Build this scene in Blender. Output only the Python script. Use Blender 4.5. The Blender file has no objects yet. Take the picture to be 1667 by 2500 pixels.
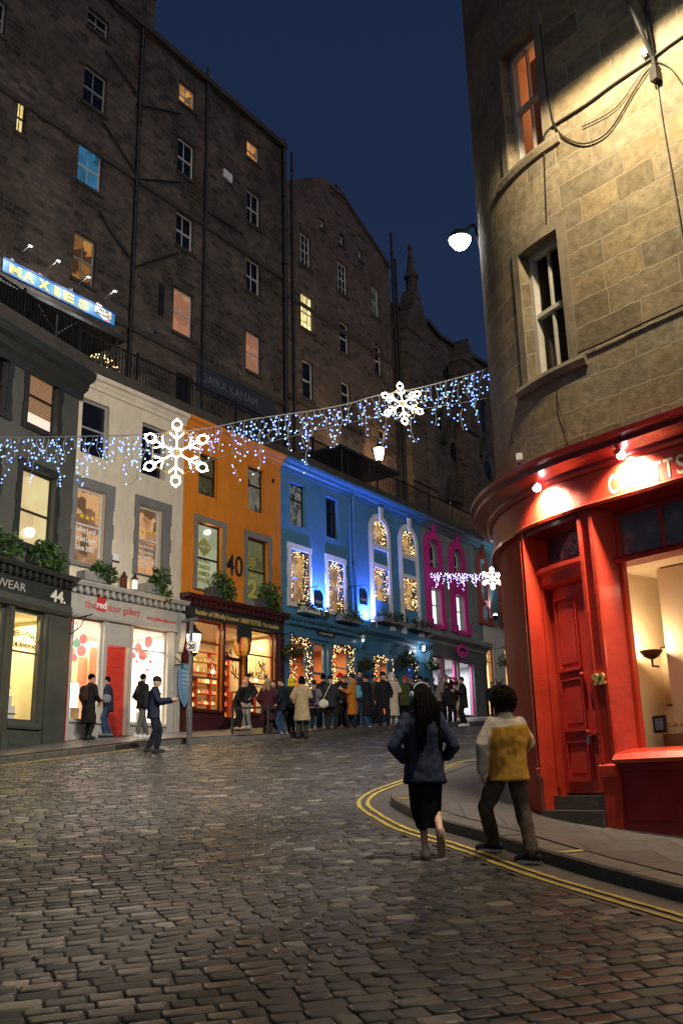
import bpy, bmesh, math, random
from mathutils import Vector, Matrix, noise
rnd = random.Random(7)
C = bpy.context.scene.collection
R_ = math.radians
# ------------------------------------------------------------------ camera maths (one pinhole, 33 mm)
FOC, CX, CY, CAMH = 2310.0, 833.5, 1250.0, 1.55
PITCH, ROLL = R_(16.27), R_(1.416)
_rt = Vector((1, 0, 0)); _fw = Vector((0, math.cos(PITCH), math.sin(PITCH))); _up = Vector((0, -math.sin(PITCH), math.cos(PITCH)))
CR = _rt * math.cos(ROLL) - _up * math.sin(ROLL); CU = _up * math.cos(ROLL) + _rt * math.sin(ROLL); CF = _fw
EYE = Vector((0, 0, CAMH))
def ray(x, y): return CR * ((x - CX) / FOC) + CU * ((CY - y) / FOC) + CF
def at_y(x, y, Y):
    d = ray(x, y); return EYE + d * (Y / d.y)
# ------------------------------------------------------------------ ground height along the street
GY = [-15, 0, 5, 10, 16, 22.5, 25.5, 30, 35, 49, 80, 200]
GZ = [-.9, 0, .36, .82, 1.57, 2.43, 2.82, 3.26, 3.62, 4.8, 7.3, 16]
def _pchip(xs, ys):
    n = len(xs); h = [xs[i+1]-xs[i] for i in range(n-1)]; d = [(ys[i+1]-ys[i])/h[i] for i in range(n-1)]
    m = [d[0]] + [0 if d[i-1]*d[i] <= 0 else 2*d[i-1]*d[i]/(d[i-1]+d[i]) for i in range(1, n-1)] + [d[-1]]
    def f(x):
        i = 0
        while i < n-2 and x > xs[i+1]: i += 1
        t = (x-xs[i])/h[i]
        return (2*t**3-3*t*t+1)*ys[i]+(t**3-2*t*t+t)*h[i]*m[i]+(-2*t**3+3*t*t)*ys[i+1]+(t**3-t*t)*h[i]*m[i+1]
    return f
g = _pchip(GY, GZ)
def gp(x, y, dz=0.0):
    d = ray(x, y); d = d / d.y; Y = 1.0
    while Y < 100:
        if CAMH + d.z*Y - g(Y) - dz < 0: break
        Y += .02
    return Vector((d.x*Y, Y, g(Y)+dz))
# ------------------------------------------------------------------ facades: (s along, z up, o out of the wall) -> world
class Flat:
    flip = 1; bent = False
    def __init__(self, p0, ang, off=0.0):
        a = R_(ang); self.d = Vector((math.sin(a), math.cos(a))); self.n = Vector((math.cos(a), -math.sin(a)))
        self.p = Vector(p0) + self.n*off
    def m(self, s, z, o=0.0):
        q = self.p + self.d*s + self.n*o; return Vector((q.x, q.y, z))
    def px(self, x, y, off=0.0):
        r = ray(x, y); p = self.p + self.n*off
        det = r.x*(-self.d.y) + self.d.x*r.y
        k = (p.x*(-self.d.y) + self.d.x*p.y)/det
        s = (r.x*p.y - r.y*p.x)/det
        return s, CAMH + r.z*k
class Bent:
    flip = -1; bent = True
    def __init__(self):
        self.h = R_(-39.4); self.r = 3.2; self.T = Vector((3.02, 10.98)); self.c = self.T + self.r*Vector((math.cos(self.h), -math.sin(self.h))); self.smax = self.r*1.6
    def w(self, s, off=0.0):
        if s < 0:
            p = self.T + s*Vector((math.sin(self.h), math.cos(self.h))); n = -Vector((math.cos(self.h), -math.sin(self.h)))
        else:
            ph = self.h + min(s, self.smax)/self.r
            n = -Vector((math.cos(ph), -math.sin(ph))); p = self.c + self.r*n
            if s > self.smax: p = p + (s-self.smax)*Vector((math.sin(ph), math.cos(ph)))
        return p + n*off, n
    def m(self, s, z, o=0.0):
        q = self.w(s, o)[0]; return Vector((q.x, q.y, z))
    def px(self, x, y, off=0.0):
        r = ray(x, y); n = Vector((r.y, -r.x)); f = lambda s: self.w(s, off)[0].dot(n)
        s = -7.0; pv = f(s)
        while s < 9:
            s2 = s+.02; v = f(s2)
            if pv*v <= 0:
                lo, hi = s, s2
                for _ in range(24):
                    mid = (lo+hi)/2
                    if f(lo)*f(mid) <= 0: hi = mid
                    else: lo = mid
                return lo, CAMH + r.z*(self.w(lo, off)[0].y/r.y)
            pv = v; s = s2
        return None
FA = Flat((-7.4, 25.14), 34.03)            # the coloured row
FD = Flat((-7.4, 25.14), 23.0)             # dark shop at the left end, where the street bends
FT = Flat((-7.4, 25.14), 34.03, -3.5)      # tall tenements behind the terrace
FR = Bent()                                # rounded corner building
# ------------------------------------------------------------------ mesh builder
class MB:
    def __init__(self): self.v = []; self.f = []; self.mi = []; self.uv = []
    def add(self, vs, fs, m=0, uv=None):
        b = len(self.v); self.v += [tuple(p) for p in vs]
        self.uv += uv if uv else [(p[0]+p[1]*.7, p[2]) for p in vs]
        for q in fs: self.f.append(tuple(i+b for i in q)); self.mi.append(m)
    def fgrid(self, F, rows, m=0, close=False):
        """rows: list of rings, each a list of (s,z,o); consecutive rings are joined"""
        vs = []; uv = []
        n = len(rows[0])
        for r in rows:
            for (s, z, o) in r: vs.append(F.m(s, z, o)); uv.append((s*F.flip+o, z+o*.5))
        fs = []
        for i in range(len(rows)-1):
            for j in range(n if close else n-1):
                a = i*n+j; b = i*n+(j+1) % n; fs.append((a, b, b+n, a+n))
        if close and n > 2: fs.append(tuple(range(n))); fs.append(tuple(range((len(rows)-1)*n, len(rows)*n))[::-1])
        self.add(vs, fs, m, uv)
    def fsegs(self, F, s0, s1):
        n = max(1, math.ceil(abs(s1-s0)/.14)) if F.bent else 1
        return [s0+(s1-s0)*i/n for i in range(n+1)]
    def fbox(self, F, s0, s1, z0, z1, o0, o1, m=0):
        self.fgrid(F, [[(s, z0, o0), (s, z0, o1), (s, z1, o1), (s, z1, o0)] for s in self.fsegs(F, s0, s1)], m, True)
    def fprof(self, F, s0, s1, prof, m=0):
        self.fgrid(F, [[(s, z, o) for (o, z) in prof] for s in self.fsegs(F, s0, s1)], m, True)
    def fquad(self, F, s0, s1, z0, z1, o, m=0):
        self.fgrid(F, [[(s, z0, o), (s, z1, o)] for s in self.fsegs(F, s0, s1)], m)
    def wall(self, F, s0, s1, z0, z1, holes=(), depth=.22, m=0, mr=None, step=1.5):
        mr = m if mr is None else mr
        S = {s0, s1}; Z = {z0, z1}
        for h in holes: S |= {h[0], h[1]}; Z |= {h[2], h[3]}
        S = sorted(x for x in S if s0-1e-6 <= x <= s1+1e-6); Z = sorted(x for x in Z if z0-1e-6 <= x <= z1+1e-6)
        st = .14 if F.bent else step
        S2 = []
        for a, b in zip(S, S[1:]):
            n = max(1, math.ceil((b-a)/st)); S2 += [a+(b-a)*i/n for i in range(n)]
        S2.append(S[-1])
        for a, b in zip(S2, S2[1:]):
            if b-a < 1e-5: continue
            for c, d in zip(Z, Z[1:]):
                if d-c < 1e-5: continue
                sm, zm = (a+b)/2, (c+d)/2
                if any(h[0] < sm < h[1] and h[2] < zm < h[3] for h in holes): continue
                self.fgrid(F, [[(a, c, 0), (a, d, 0)], [(b, c, 0), (b, d, 0)]], m)
        for h in holes:
            a, b, c, d = h[:4]; arch = len(h) > 4
            r = (b-a)/2; zt = d-r if arch else d
            self.fgrid(F, [[(a, c, 0), (a, zt, 0)], [(a, c, -depth), (a, zt, -depth)]], mr)
            self.fgrid(F, [[(b, c, 0), (b, zt, 0)], [(b, c, -depth), (b, zt, -depth)]], mr)
            ss = self.fsegs(F, a, b)
            self.fgrid(F, [[(s, c, 0), (s, c, -depth)] for s in ss], mr)
            if not arch: self.fgrid(F, [[(s, d, 0), (s, d, -depth)] for s in ss], mr)
            else:
                N = 14; pts = [((a+b)/2-r*math.cos(math.pi*i/N), zt+r*math.sin(math.pi*i/N)) for i in range(N+1)]
                self.fgrid(F, [[(s, z, 0), (s, z, -depth)] for s, z in pts], mr)
                for i in range(N):
                    p, q = pts[i], pts[i+1]; cs = a if i < N//2 else b
                    vs = [F.m(cs, d, 0), F.m(p[0], p[1], 0), F.m(q[0], q[1], 0)]
                    self.add(vs, [(0, 1, 2)], m, [(cs, d), p, q])
                vs = [F.m(a, d, 0), F.m((a+b)/2, zt+r, 0), F.m(b, d, 0)]
    def fpoly(self, F, pts, o, m=0):
        self.add([F.m(s, z, o) for s, z in pts], [tuple(range(len(pts)))], m, list(pts))
    def fprism(self, F, pts, o0, o1, m=0):
        n = len(pts); vs = [F.m(s, z, o0) for s, z in pts]+[F.m(s, z, o1) for s, z in pts]
        fs = [tuple(range(n))[::-1], tuple(range(n, 2*n))]+[(i, (i+1) % n, n+(i+1) % n, n+i) for i in range(n)]
        self.add(vs, fs, m, list(pts)*2)
    def box(self, c, sz, rot=0.0, m=0, M=None):
        vs = []
        cr, sr = math.cos(rot), math.sin(rot)
        for dx in (-.5, .5):
            for dy in (-.5, .5):
                for dz in (-.5, .5):
                    x, y, z = dx*sz[0], dy*sz[1], dz*sz[2]
                    p = Vector((x*cr-y*sr, x*sr+y*cr, z))
                    if M: p = M @ Vector((x, y, z))
                    vs.append(Vector(c)+p)
        self.add(vs, [(0, 1, 3, 2), (4, 6, 7, 5), (0, 4, 5, 1), (2, 3, 7, 6), (0, 2, 6, 4), (1, 5, 7, 3)], m)
    def tube(self, pts, r, n=6, m=0, cap=True):
        pts = [Vector(p) for p in pts]; rs = r if isinstance(r, (list, tuple)) else [r]*len(pts)
        if len(pts) < 2: return
        vs = []; prev = None
        for i, p in enumerate(pts):
            t = (pts[min(i+1, len(pts)-1)]-pts[max(i-1, 0)])
            t = t.normalized() if t.length > 1e-9 else Vector((0, 0, 1))
            if prev is None:
                a = Vector((0, 0, 1)) if abs(t.z) < .9 else Vector((1, 0, 0)); u = t.cross(a).normalized()
            else:
                u = prev - t*prev.dot(t)
                u = u.normalized() if u.length > 1e-6 else t.orthogonal().normalized()
            prev = u; w = t.cross(u)
            for k in range(n):
                a = 2*math.pi*k/n; vs.append(p+(u*math.cos(a)+w*math.sin(a))*rs[i])
        fs = [(i*n+k, i*n+(k+1) % n, (i+1)*n+(k+1) % n, (i+1)*n+k) for i in range(len(pts)-1) for k in range(n)]
        if cap: fs += [tuple(range(n))[::-1], tuple(range((len(pts)-1)*n, len(pts)*n))]
        self.add(vs, fs, m)
    def lathe(self, c, prof, n=12, m=0, M=None):
        vs = []; c = Vector(c)
        for (r, z) in prof:
            for k in range(n):
                a = 2*math.pi*k/n; p = Vector((r*math.cos(a), r*math.sin(a), z))
                vs.append(c+(M @ p if M else p))
        L = len(prof)
        fs = [(i*n+k, i*n+(k+1) % n, (i+1)*n+(k+1) % n, (i+1)*n+k) for i in range(L-1) for k in range(n)]
        fs += [tuple(range(n))[::-1], tuple(range((L-1)*n, L*n))]
        self.add(vs, fs, m)
    def ball(self, c, r, n=8, m=0, M=None):
        rr = r if isinstance(r, (tuple, list)) else (r, r, r); c = Vector(c); vs = []; L = max(3, n//2)
        for i in range(L+1):
            th = math.pi*i/L
            for k in range(n):
                a = 2*math.pi*k/n; p = Vector((rr[0]*math.sin(th)*math.cos(a), rr[1]*math.sin(th)*math.sin(a), rr[2]*math.cos(th)))
                vs.append(c+(M @ p if M else p))
        self.add(vs, [(i*n+k, (i+1)*n+k, (i+1)*n+(k+1) % n, i*n+(k+1) % n) for i in range(L) for k in range(n)], m)
    def gem(self, c, r, m=0):
        c = Vector(c); self.add([c+Vector(p)*r for p in ((1, 0, 0), (-1, 0, 0), (0, 1, 0), (0, -1, 0), (0, 0, 1), (0, 0, -1))],
            [(0, 2, 4), (2, 1, 4), (1, 3, 4), (3, 0, 4), (2, 0, 5), (1, 2, 5), (3, 1, 5), (0, 3, 5)], m)
    def leaves(self, c, rad, n, size, m=0, droop=0.0, mm=2):
        c = Vector(c)
        for _ in range(n):
            while True:
                p = Vector((rnd.uniform(-1, 1), rnd.uniform(-1, 1), rnd.uniform(-1, 1)))
                if .25 < p.length < 1: break
            p = Vector((p.x*rad[0], p.y*rad[1], p.z*rad[2] - droop*(p.x*p.x+p.y*p.y)*rad[2]))
            M = Matrix.Rotation(rnd.uniform(0, 6.28), 3, 'Z') @ Matrix.Rotation(rnd.uniform(-1, 1), 3, 'X') @ Matrix.Rotation(rnd.uniform(-1, 1), 3, 'Y')
            s = size*rnd.uniform(.6, 1.3)
            q = [Vector((-.3*s, 0, 0)), Vector((0, -.55*s, .08*s)), Vector((.32*s, 0, 0)), Vector((0, .6*s, .05*s))]
            self.add([c+p+M @ x for x in q], [(0, 1, 2, 3)], m+rnd.randrange(mm))
    def build(self, name, mats, parent=None, smooth=False, loc=None, weld=False):
        me = bpy.data.meshes.new(name)
        base = WLOC.get(parent.name, Vector((0, 0, 0))) if parent else (Vector(loc) if loc is not None else Vector((0, 0, 0)))
        me.from_pydata([(v[0]-base.x, v[1]-base.y, v[2]-base.z) for v in self.v], [], self.f)
        mats = mats if isinstance(mats, (list, tuple)) else [mats]
        for mt in mats: me.materials.append(mt)
        me.polygons.foreach_set('material_index', self.mi)
        if smooth: me.polygons.foreach_set('use_smooth', [True]*len(self.f))
        ul = me.uv_layers.new(name='UVMap'); uv = self.uv
        flat = []
        for l in me.loops: flat += uv[l.vertex_index]
        ul.data.foreach_set('uv', flat)
        bm = bmesh.new(); bm.from_mesh(me)
        if weld: bmesh.ops.remove_doubles(bm, verts=bm.verts, dist=1e-4)
        bmesh.ops.recalc_face_normals(bm, faces=bm.faces); bm.to_mesh(me); bm.free()
        me.update()
        o = bpy.data.objects.new(name, me); C.objects.link(o)
        if parent: o.parent = parent
        elif loc is not None: o.location = base
        WLOC[o.name] = base
        return o
WLOC = {}
def tag(o, label=None, cat=None, group=None, kind=None):
    for k, v in (('label', label), ('category', cat), ('group', group), ('kind', kind)):
        if v: o[k] = v
    return o
def thing(name, label, cat, loc, group=None):
    o = bpy.data.objects.new(name, None); C.objects.link(o); o.location = loc; o.empty_display_size = .2
    WLOC[o.name] = Vector(loc); return tag(o, label, cat, group)
def struct(o): o['kind'] = 'structure'; return o
# ------------------------------------------------------------------ materials
def new_mat(name):
    m = bpy.data.materials.new(name); m.use_nodes = True; nt = m.node_tree
    return m, nt, nt.nodes['Principled BSDF']
def N(nt, t, **kw):
    n = nt.nodes.new(t)
    for k, v in kw.items():
        if k.startswith('i_'): n.inputs[k[2:].replace('_', ' ')].default_value = v
        else: setattr(n, k, v)
    return n
def mixc(nt, a, b, fac, mode='MIX'):
    n = nt.nodes.new('ShaderNodeMix'); n.data_type = 'RGBA'; n.blend_type = mode
    for sock, v in ((n.inputs[0], fac), (n.inputs[6], a), (n.inputs[7], b)):
        if hasattr(v, 'links'): nt.links.new(v, sock)
        elif isinstance(v, (tuple, list)): sock.default_value = (*v[:3], 1)
        else: sock.default_value = v
    return n.outputs[2]
def ramp(nt, src, stops):
    n = nt.nodes.new('ShaderNodeValToRGB'); e = n.color_ramp.elements
    while len(e) < len(stops): e.new(.5)
    for k, (p, c) in enumerate(stops): e[k].position = p; e[k].color = (*c[:3], 1) if isinstance(c, (tuple, list)) else (c, c, c, 1)
    nt.links.new(src, n.inputs[0]); return n.outputs[0]
def mat(name, col, rough=.6, var=.25, scale=6.0, bump=.15, metal=0.0, coat=0.0, stain=0.0, detail=6, spec=.5, sheen=0.0, bscale=None):
    m, nt, b = new_mat(name); L = nt.links
    tc = N(nt, 'ShaderNodeTexCoord')
    no = N(nt, 'ShaderNodeTexNoise', i_Scale=scale, i_Detail=detail, i_Roughness=.62); L.new(tc.outputs['Object'], no.inputs['Vector'])
    dark = tuple(c*(1-var) for c in col); lite = tuple(min(1, c*(1+var*.7)) for c in col)
    c = ramp(nt, no.outputs['Fac'], [(.3, dark), (.7, lite)])
    if stain:
        mp = N(nt, 'ShaderNodeMapping'); mp.inputs['Scale'].default_value = (1.6, 1.6, .35); L.new(tc.outputs['Object'], mp.inputs[0])
        n2 = N(nt, 'ShaderNodeTexNoise', i_Scale=1.7, i_Detail=8, i_Roughness=.7); L.new(mp.outputs[0], n2.inputs['Vector'])
        f = ramp(nt, n2.outputs['Fac'], [(.46, 0.0), (.75, stain)])
        c = mixc(nt, c, tuple(x*.42 for x in col), f)
    L.new(c, b.inputs['Base Color'])
    r = ramp(nt, no.outputs['Fac'], [(.25, max(.02, rough-.12)), (.75, min(1, rough+.1))]); L.new(r, b.inputs['Roughness'])
    b.inputs['Metallic'].default_value = metal; b.inputs['Coat Weight'].default_value = coat; b.inputs['Coat Roughness'].default_value = .08
    b.inputs['Specular IOR Level'].default_value = spec; b.inputs['Sheen Weight'].default_value = sheen
    if bump:
        n3 = N(nt, 'ShaderNodeTexNoise', i_Scale=bscale or scale*4, i_Detail=4); L.new(tc.outputs['Object'], n3.inputs['Vector'])
        bp = N(nt, 'ShaderNodeBump', i_Strength=bump, i_Distance=.02); L.new(n3.outputs['Fac'], bp.inputs['Height']); L.new(bp.outputs[0], b.inputs['Normal'])
    return m
def emit(name, col, strength, sample=False):
    m, nt, b = new_mat(name)
    b.inputs['Base Color'].default_value = (*[min(1, c) for c in col], 1); b.inputs['Emission Color'].default_value = (*col, 1); b.inputs['Emission Strength'].default_value = strength
    m.cycles.emission_sampling = 'AUTO' if sample else 'NONE'
    return m
def lit_window(name, col, strength, dark=.35, scale=3.0):
    """a lit room seen through its pane: patches of curtain, furniture and lamp light"""
    m, nt, b = new_mat(name); L = nt.links
    tc = N(nt, 'ShaderNodeTexCoord'); v = N(nt, 'ShaderNodeTexVoronoi', i_Scale=scale, distance='CHEBYCHEV'); L.new(tc.outputs['Object'], v.inputs['Vector'])
    n = N(nt, 'ShaderNodeTexNoise', i_Scale=scale*1.3, i_Detail=5); L.new(tc.outputs['Object'], n.inputs['Vector'])
    sep = N(nt, 'ShaderNodeSeparateColor'); L.new(v.outputs['Color'], sep.inputs[0])
    f = N(nt, 'ShaderNodeMath', operation='MULTIPLY'); L.new(sep.outputs[0], f.inputs[0]); L.new(n.outputs['Fac'], f.inputs[1])
    c = ramp(nt, f.outputs[0], [(.05, tuple(x*dark for x in col)), (.32, col), (.7, tuple(min(1, x*1.25) for x in col))])
    L.new(c, b.inputs['Emission Color']); b.inputs['Emission Strength'].default_value = strength
    b.inputs['Base Color'].default_value = (.02, .02, .02, 1); b.inputs['Roughness'].default_value = .06
    m.cycles.emission_sampling = 'NONE'
    return m
def glass_mat(name, tint=(1, 1, 1), refl=.07):
    m = bpy.data.materials.new(name); m.use_nodes = True; nt = m.node_tree; nt.nodes.clear()
    o = N(nt, 'ShaderNodeOutputMaterial'); t = N(nt, 'ShaderNodeBsdfTransparent'); t.inputs[0].default_value = (*tint, 1)
    gl = N(nt, 'ShaderNodeBsdfGlossy'); gl.inputs['Roughness'].default_value = .02
    lw = N(nt, 'ShaderNodeLayerWeight', i_Blend=refl); mx = N(nt, 'ShaderNodeMixShader')
    nt.links.new(lw.outputs['Fresnel'], mx.inputs[0]); nt.links.new(t.outputs[0], mx.inputs[1]); nt.links.new(gl.outputs[0], mx.inputs[2]); nt.links.new(mx.outputs[0], o.inputs[0])
    return m
def masonry(name, cols, mortar, bw, bh, msize=.02, distort=.05, rough=.85, bump=.6, soot=0.0, fine=.35, sq=.75):
    m, nt, b = new_mat(name); L = nt.links
    uv = N(nt, 'ShaderNodeUVMap'); tc = N(nt, 'ShaderNodeTexCoord')
    n1 = N(nt, 'ShaderNodeTexNoise', i_Scale=2.3, i_Detail=3); L.new(tc.outputs['Object'], n1.inputs['Vector'])
    sc = N(nt, 'ShaderNodeVectorMath', operation='SCALE'); sub = N(nt, 'ShaderNodeVectorMath', operation='SUBTRACT'); sub.inputs[1].default_value = (.5, .5, .5)
    L.new(n1.outputs['Color'], sub.inputs[0]); L.new(sub.outputs[0], sc.inputs[0]); sc.inputs['Scale'].default_value = distort
    ad = N(nt, 'ShaderNodeVectorMath', operation='ADD'); L.new(uv.outputs[0], ad.inputs[0]); L.new(sc.outputs[0], ad.inputs[1])
    br = N(nt, 'ShaderNodeTexBrick'); br.offset = .43; br.squash = sq; br.squash_frequency = 3; br.offset_frequency = 2
    L.new(ad.outputs[0], br.inputs['Vector'])
    br.inputs['Color1'].default_value = (0, 0, 0, 1); br.inputs['Color2'].default_value = (1, 1, 1, 1); br.inputs['Mortar'].default_value = (.5, .5, .5, 1)
    br.inputs['Scale'].default_value = 1.0; br.inputs['Mortar Size'].default_value = msize; br.inputs['Mortar Smooth'].default_value = .3
    br.inputs['Brick Width'].default_value = bw; br.inputs['Row Height'].default_value = bh
    n2 = N(nt, 'ShaderNodeTexNoise', i_Scale=9, i_Detail=8, i_Roughness=.7); L.new(tc.outputs['Object'], n2.inputs['Vector'])
    n4 = N(nt, 'ShaderNodeTexNoise', i_Scale=.55, i_Detail=6, i_Roughness=.6); L.new(tc.outputs['Object'], n4.inputs['Vector'])
    k = len(cols); stops = [(i/(k-1), c) for i, c in enumerate(cols)]
    c = ramp(nt, br.outputs['Color'], stops)
    c = mixc(nt, c, ramp(nt, n2.outputs['Fac'], [(.3, .45), (.7, 1.35)]), fine, 'MULTIPLY')
    if soot:
        c = mixc(nt, c, tuple(x*.25 for x in cols[0]), ramp(nt, n4.outputs['Fac'], [(.42, 0.0), (.66, soot)]))
    c = mixc(nt, c, mortar, br.outputs['Fac'])
    L.new(c, b.inputs['Base Color']); b.inputs['Roughness'].default_value = rough; b.inputs['Specular IOR Level'].default_value = .25
    inv = N(nt, 'ShaderNodeMath', operation='SUBTRACT'); inv.inputs[0].default_value = 1; L.new(br.outputs['Fac'], inv.inputs[1])
    mu = N(nt, 'ShaderNodeMath', operation='MULTIPLY_ADD'); L.new(n2.outputs['Fac'], mu.inputs[0]); mu.inputs[1].default_value = .5; L.new(inv.outputs[0], mu.inputs[2])
    bp = N(nt, 'ShaderNodeBump', i_Strength=bump, i_Distance=.03); L.new(mu.outputs[0], bp.inputs['Height']); L.new(bp.outputs[0], b.inputs['Normal'])
    return m
M = {}
M['tenement'] = masonry('tenement_stone', [(.05, .042, .038), (.12, .095, .08), (.15, .11, .088), (.085, .075, .068)], (.095, .08, .07), .46, .215, .018, .14, soot=.8, bump=.9)
M['gable'] = masonry('gable_stone', [(.055, .043, .04), (.15, .108, .09), (.12, .082, .078), (.19, .135, .105)], (.095, .08, .07), .48, .23, .03, .10, soot=.4)
M['church'] = masonry('church_stone', [(.05, .042, .037), (.13, .102, .084), (.085, .07, .06)], (.10, .085, .074), .6, .28, .03, .04, soot=.6)
M['ashlar'] = masonry('ashlar_stone', [(.18, .142, .085), (.30, .242, .155), (.27, .23, .16), (.21, .175, .12), (.33, .25, .14), (.255, .21, .135)], (.30, .25, .17), .98, .355, .012, .035, bump=.8, soot=.5, fine=.8, sq=.55)
M['dressed'] = mat('dressed_sandstone', (.215, .178, .122), .8, .3, 3, .3, stain=.6)
M['soot_stone'] = mat('soot_stone', (.055, .045, .038), .9, .4, 3, .4, stain=.6)
M['cream'] = mat('cream_render', (.64, .56, .43), .8, .1, 2.0, .25, stain=.42, bscale=30)
M['greysurr'] = mat('grey_painted_stone', (.17, .165, .16), .7, .12, 3, .15, stain=.3)
M['gallery_grey'] = mat('pale_grey_shopfront', (.36, .35, .33), .5, .1, 3, .08, stain=.3)
M['orange'] = mat('orange_render', (.66, .205, .008), .75, .1, 2, .25, stain=.38, bscale=30)
M['stonesurr'] = mat('worn_stone_surround', (.20, .185, .155), .85, .2, 5, .3)
M['blue'] = masonry('blue_painted_blocks', [(.065, .20, .34), (.085, .23, .37), (.075, .215, .355)], (.05, .16, .28), .75, .36, .008, .01, rough=.6, bump=.25, fine=.25)
M['bluejoin'] = mat('blue_joinery', (.055, .17, .28), .4, .15, 5, .08, coat=.3)
M['whitesurr'] = mat('white_painted_surround', (.68, .66, .60), .6, .08, 4, .1, stain=.2)
M['grey'] = masonry('grey_painted_blocks', [(.16, .17, .155), (.21, .22, .205)], (.12, .125, .12), .75, .36, .008, .01, rough=.7, bump=.2, fine=.25)
M['magenta'] = mat('magenta_paint', (.52, .025, .21), .5, .1, 4, .1)
M['teal'] = mat('teal_render', (.13, .24, .27), .7, .12, 3, .2, stain=.3)
M['redbrown'] = mat('red_brown_paint', (.33, .07, .045), .6, .15, 4, .1)
M['charcoal'] = mat('charcoal_render', (.062, .064, .055), .75, .15, 2, .25, stain=.5, bscale=30)
M['charcoal2'] = mat('dark_charcoal_joinery', (.022, .025, .023), .45, .2, 5, .1, coat=.1)
M['olive'] = mat('olive_grey_shopfront', (.055, .06, .048), .45, .15, 4, .08, coat=.15)
M['maroon'] = mat('maroon_joinery', (.055, .012, .012), .38, .25, 5, .08, coat=.25)
M['red'] = mat('red_gloss_paint', (.50, .042, .020), .38, .2, 3, .18, coat=.22, bscale=14, stain=.3, spec=.35)
M['reddeep'] = mat('deep_red_gloss', (.27, .011, .009), .36, .22, 3, .2, coat=.4, bscale=14, stain=.35)
M['reddoor'] = mat('red_door_paint', (.46, .035, .022), .35, .1, 4, .05, coat=.3)
M['sash_white'] = mat('white_sash', (.55, .55, .53), .5, .1, 6, .05)
M['sash_dim'] = mat('grey_white_sash', (.30, .30, .30), .5, .15, 6, .05)
M['sash_dark'] = mat('dark_sash', (.02, .017, .015), .45, .2, 6, .05)
M['iron'] = mat('black_iron', (.012, .012, .012), .45, .3, 12, .15, spec=.4)
M['lead'] = mat('grey_metal', (.16, .165, .17), .4, .2, 8, .1, metal=.6)
M['glass'] = glass_mat('shop_glass')
m_, nt_, b_ = new_mat('dark_window_glass'); b_.inputs['Base Color'].default_value = (.006, .007, .01, 1); b_.inputs['Roughness'].default_value = .05; b_.inputs['Specular IOR Level'].default_value = .7; M['dark'] = m_
M['amber'] = lit_window('amber_lit_room', (1, .42, .10), .55, .25)
M['peach'] = lit_window('peach_lit_room', (1, .40, .20), .40, .7, 1.2)
M['bluelit'] = lit_window('blue_screen_lit_room', (.04, .22, .42), .5, .5, 2)
M['yellowlit'] = lit_window('yellow_lit_room', (1, .78, .30), 1.3, .5, 2)
M['warmlit'] = lit_window('warm_lit_room', (1, .62, .28), .6, .3, 4)
M['duskpane'] = lit_window('dim_room', (.20, .24, .20), .14, .4, 2)
M['whitelit'] = lit_window('white_lit_room', (.93, .95, 1), 1.4, .8, 1.5)
M['leaf1'] = mat('leaf_green', (.075, .15, .035), .55, .35, 9, 0); M['leaf2'] = mat('leaf_dark_green', (.03, .075, .02), .6, .35, 9, 0)
M['pine1'] = mat('fir_green', (.025, .06, .02), .6, .35, 9, 0); M['pine2'] = mat('fir_brown_green', (.07, .075, .025), .6, .35, 9, 0)
M['planter'] = mat('planter_grey', (.22, .215, .20), .8, .2, 6, .2)
M['fairy'] = emit('fairy_light_warm', (1, .62, .26), 5.5)
M['fairyred'] = mat('red_bauble', (.5, .02, .02), .25, .1, 4, 0, coat=.5)
M['led'] = emit('led_cold_white', (.17, .34, 1), 3.8)
M['tube_light'] = emit('snowflake_tube_light', (1, .80, .55), 9, True)
M['tube_white'] = emit('far_snowflake_light', (1, .93, .82), 7)
M['cable'] = mat('pale_cable', (.16, .16, .16), .6, .1, 8, 0)
M['blackcable'] = mat('black_cable', (.015, .015, .015), .6, .2, 8, 0)
M['white'] = mat('white_paint', (.75, .75, .73), .5, .05, 5, .05)
M['gold'] = mat('gold_lettering', (.55, .42, .14), .45, .1, 8, 0)
M['pale_letter'] = mat('pale_lettering', (.62, .60, .50), .5, .05, 8, 0)
M['black'] = mat('black_paint', (.01, .01, .01), .5, .2, 8, .05)
# ================================================================== GROUND
def sheet(name, rows, mt, uvs=1.0, smooth=True, close=False):
    mb = MB(); n = len(rows[0]); vs = [p for r in rows for p in r]
    mb.add(vs, [(i*n+j, i*n+j+1, (i+1)*n+j+1, (i+1)*n+j) for i in range(len(rows)-1) for j in range(n-1)], 0, [(p[0], p[1]) for p in vs])
    return struct(mb.build(name, mt, smooth=smooth))
def catmull(pts, n=6):
    out = []
    P = [Vector(p) for p in pts]
    for i in range(len(P)-1):
        p0 = P[max(i-1, 0)]; p1 = P[i]; p2 = P[i+1]; p3 = P[min(i+2, len(P)-1)]
        for k in range(n):
            t = k/n
            out.append(.5*((2*p1)+(p2-p0)*t+(2*p0-5*p1+4*p2-p3)*t*t+(3*p1-p0-3*p2+p3)*t*t*t))
    out.append(P[-1]); return out
def offset(pl, d):
    out = []
    for i, p in enumerate(pl):
        t = (pl[min(i+1, len(pl)-1)]-pl[max(i-1, 0)]).normalized(); out.append(p+Vector((t.y, -t.x))*d)
    return out
KERB = .13
kr = catmull([(6.6, -2), (4.55, 3), (3.35, 6.2), (2.61, 8.02), (2.07, 9.36), (1.55, 10.9), (1.03, 12.1), (.74, 13.2), (.60, 14.1), (.74, 15.0), (1.1, 15.9), (1.83, 17.4), (2.7, 19.0), (5.2, 22.6), (9, 27), (15, 33.5), (26, 45)], 7)
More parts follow.
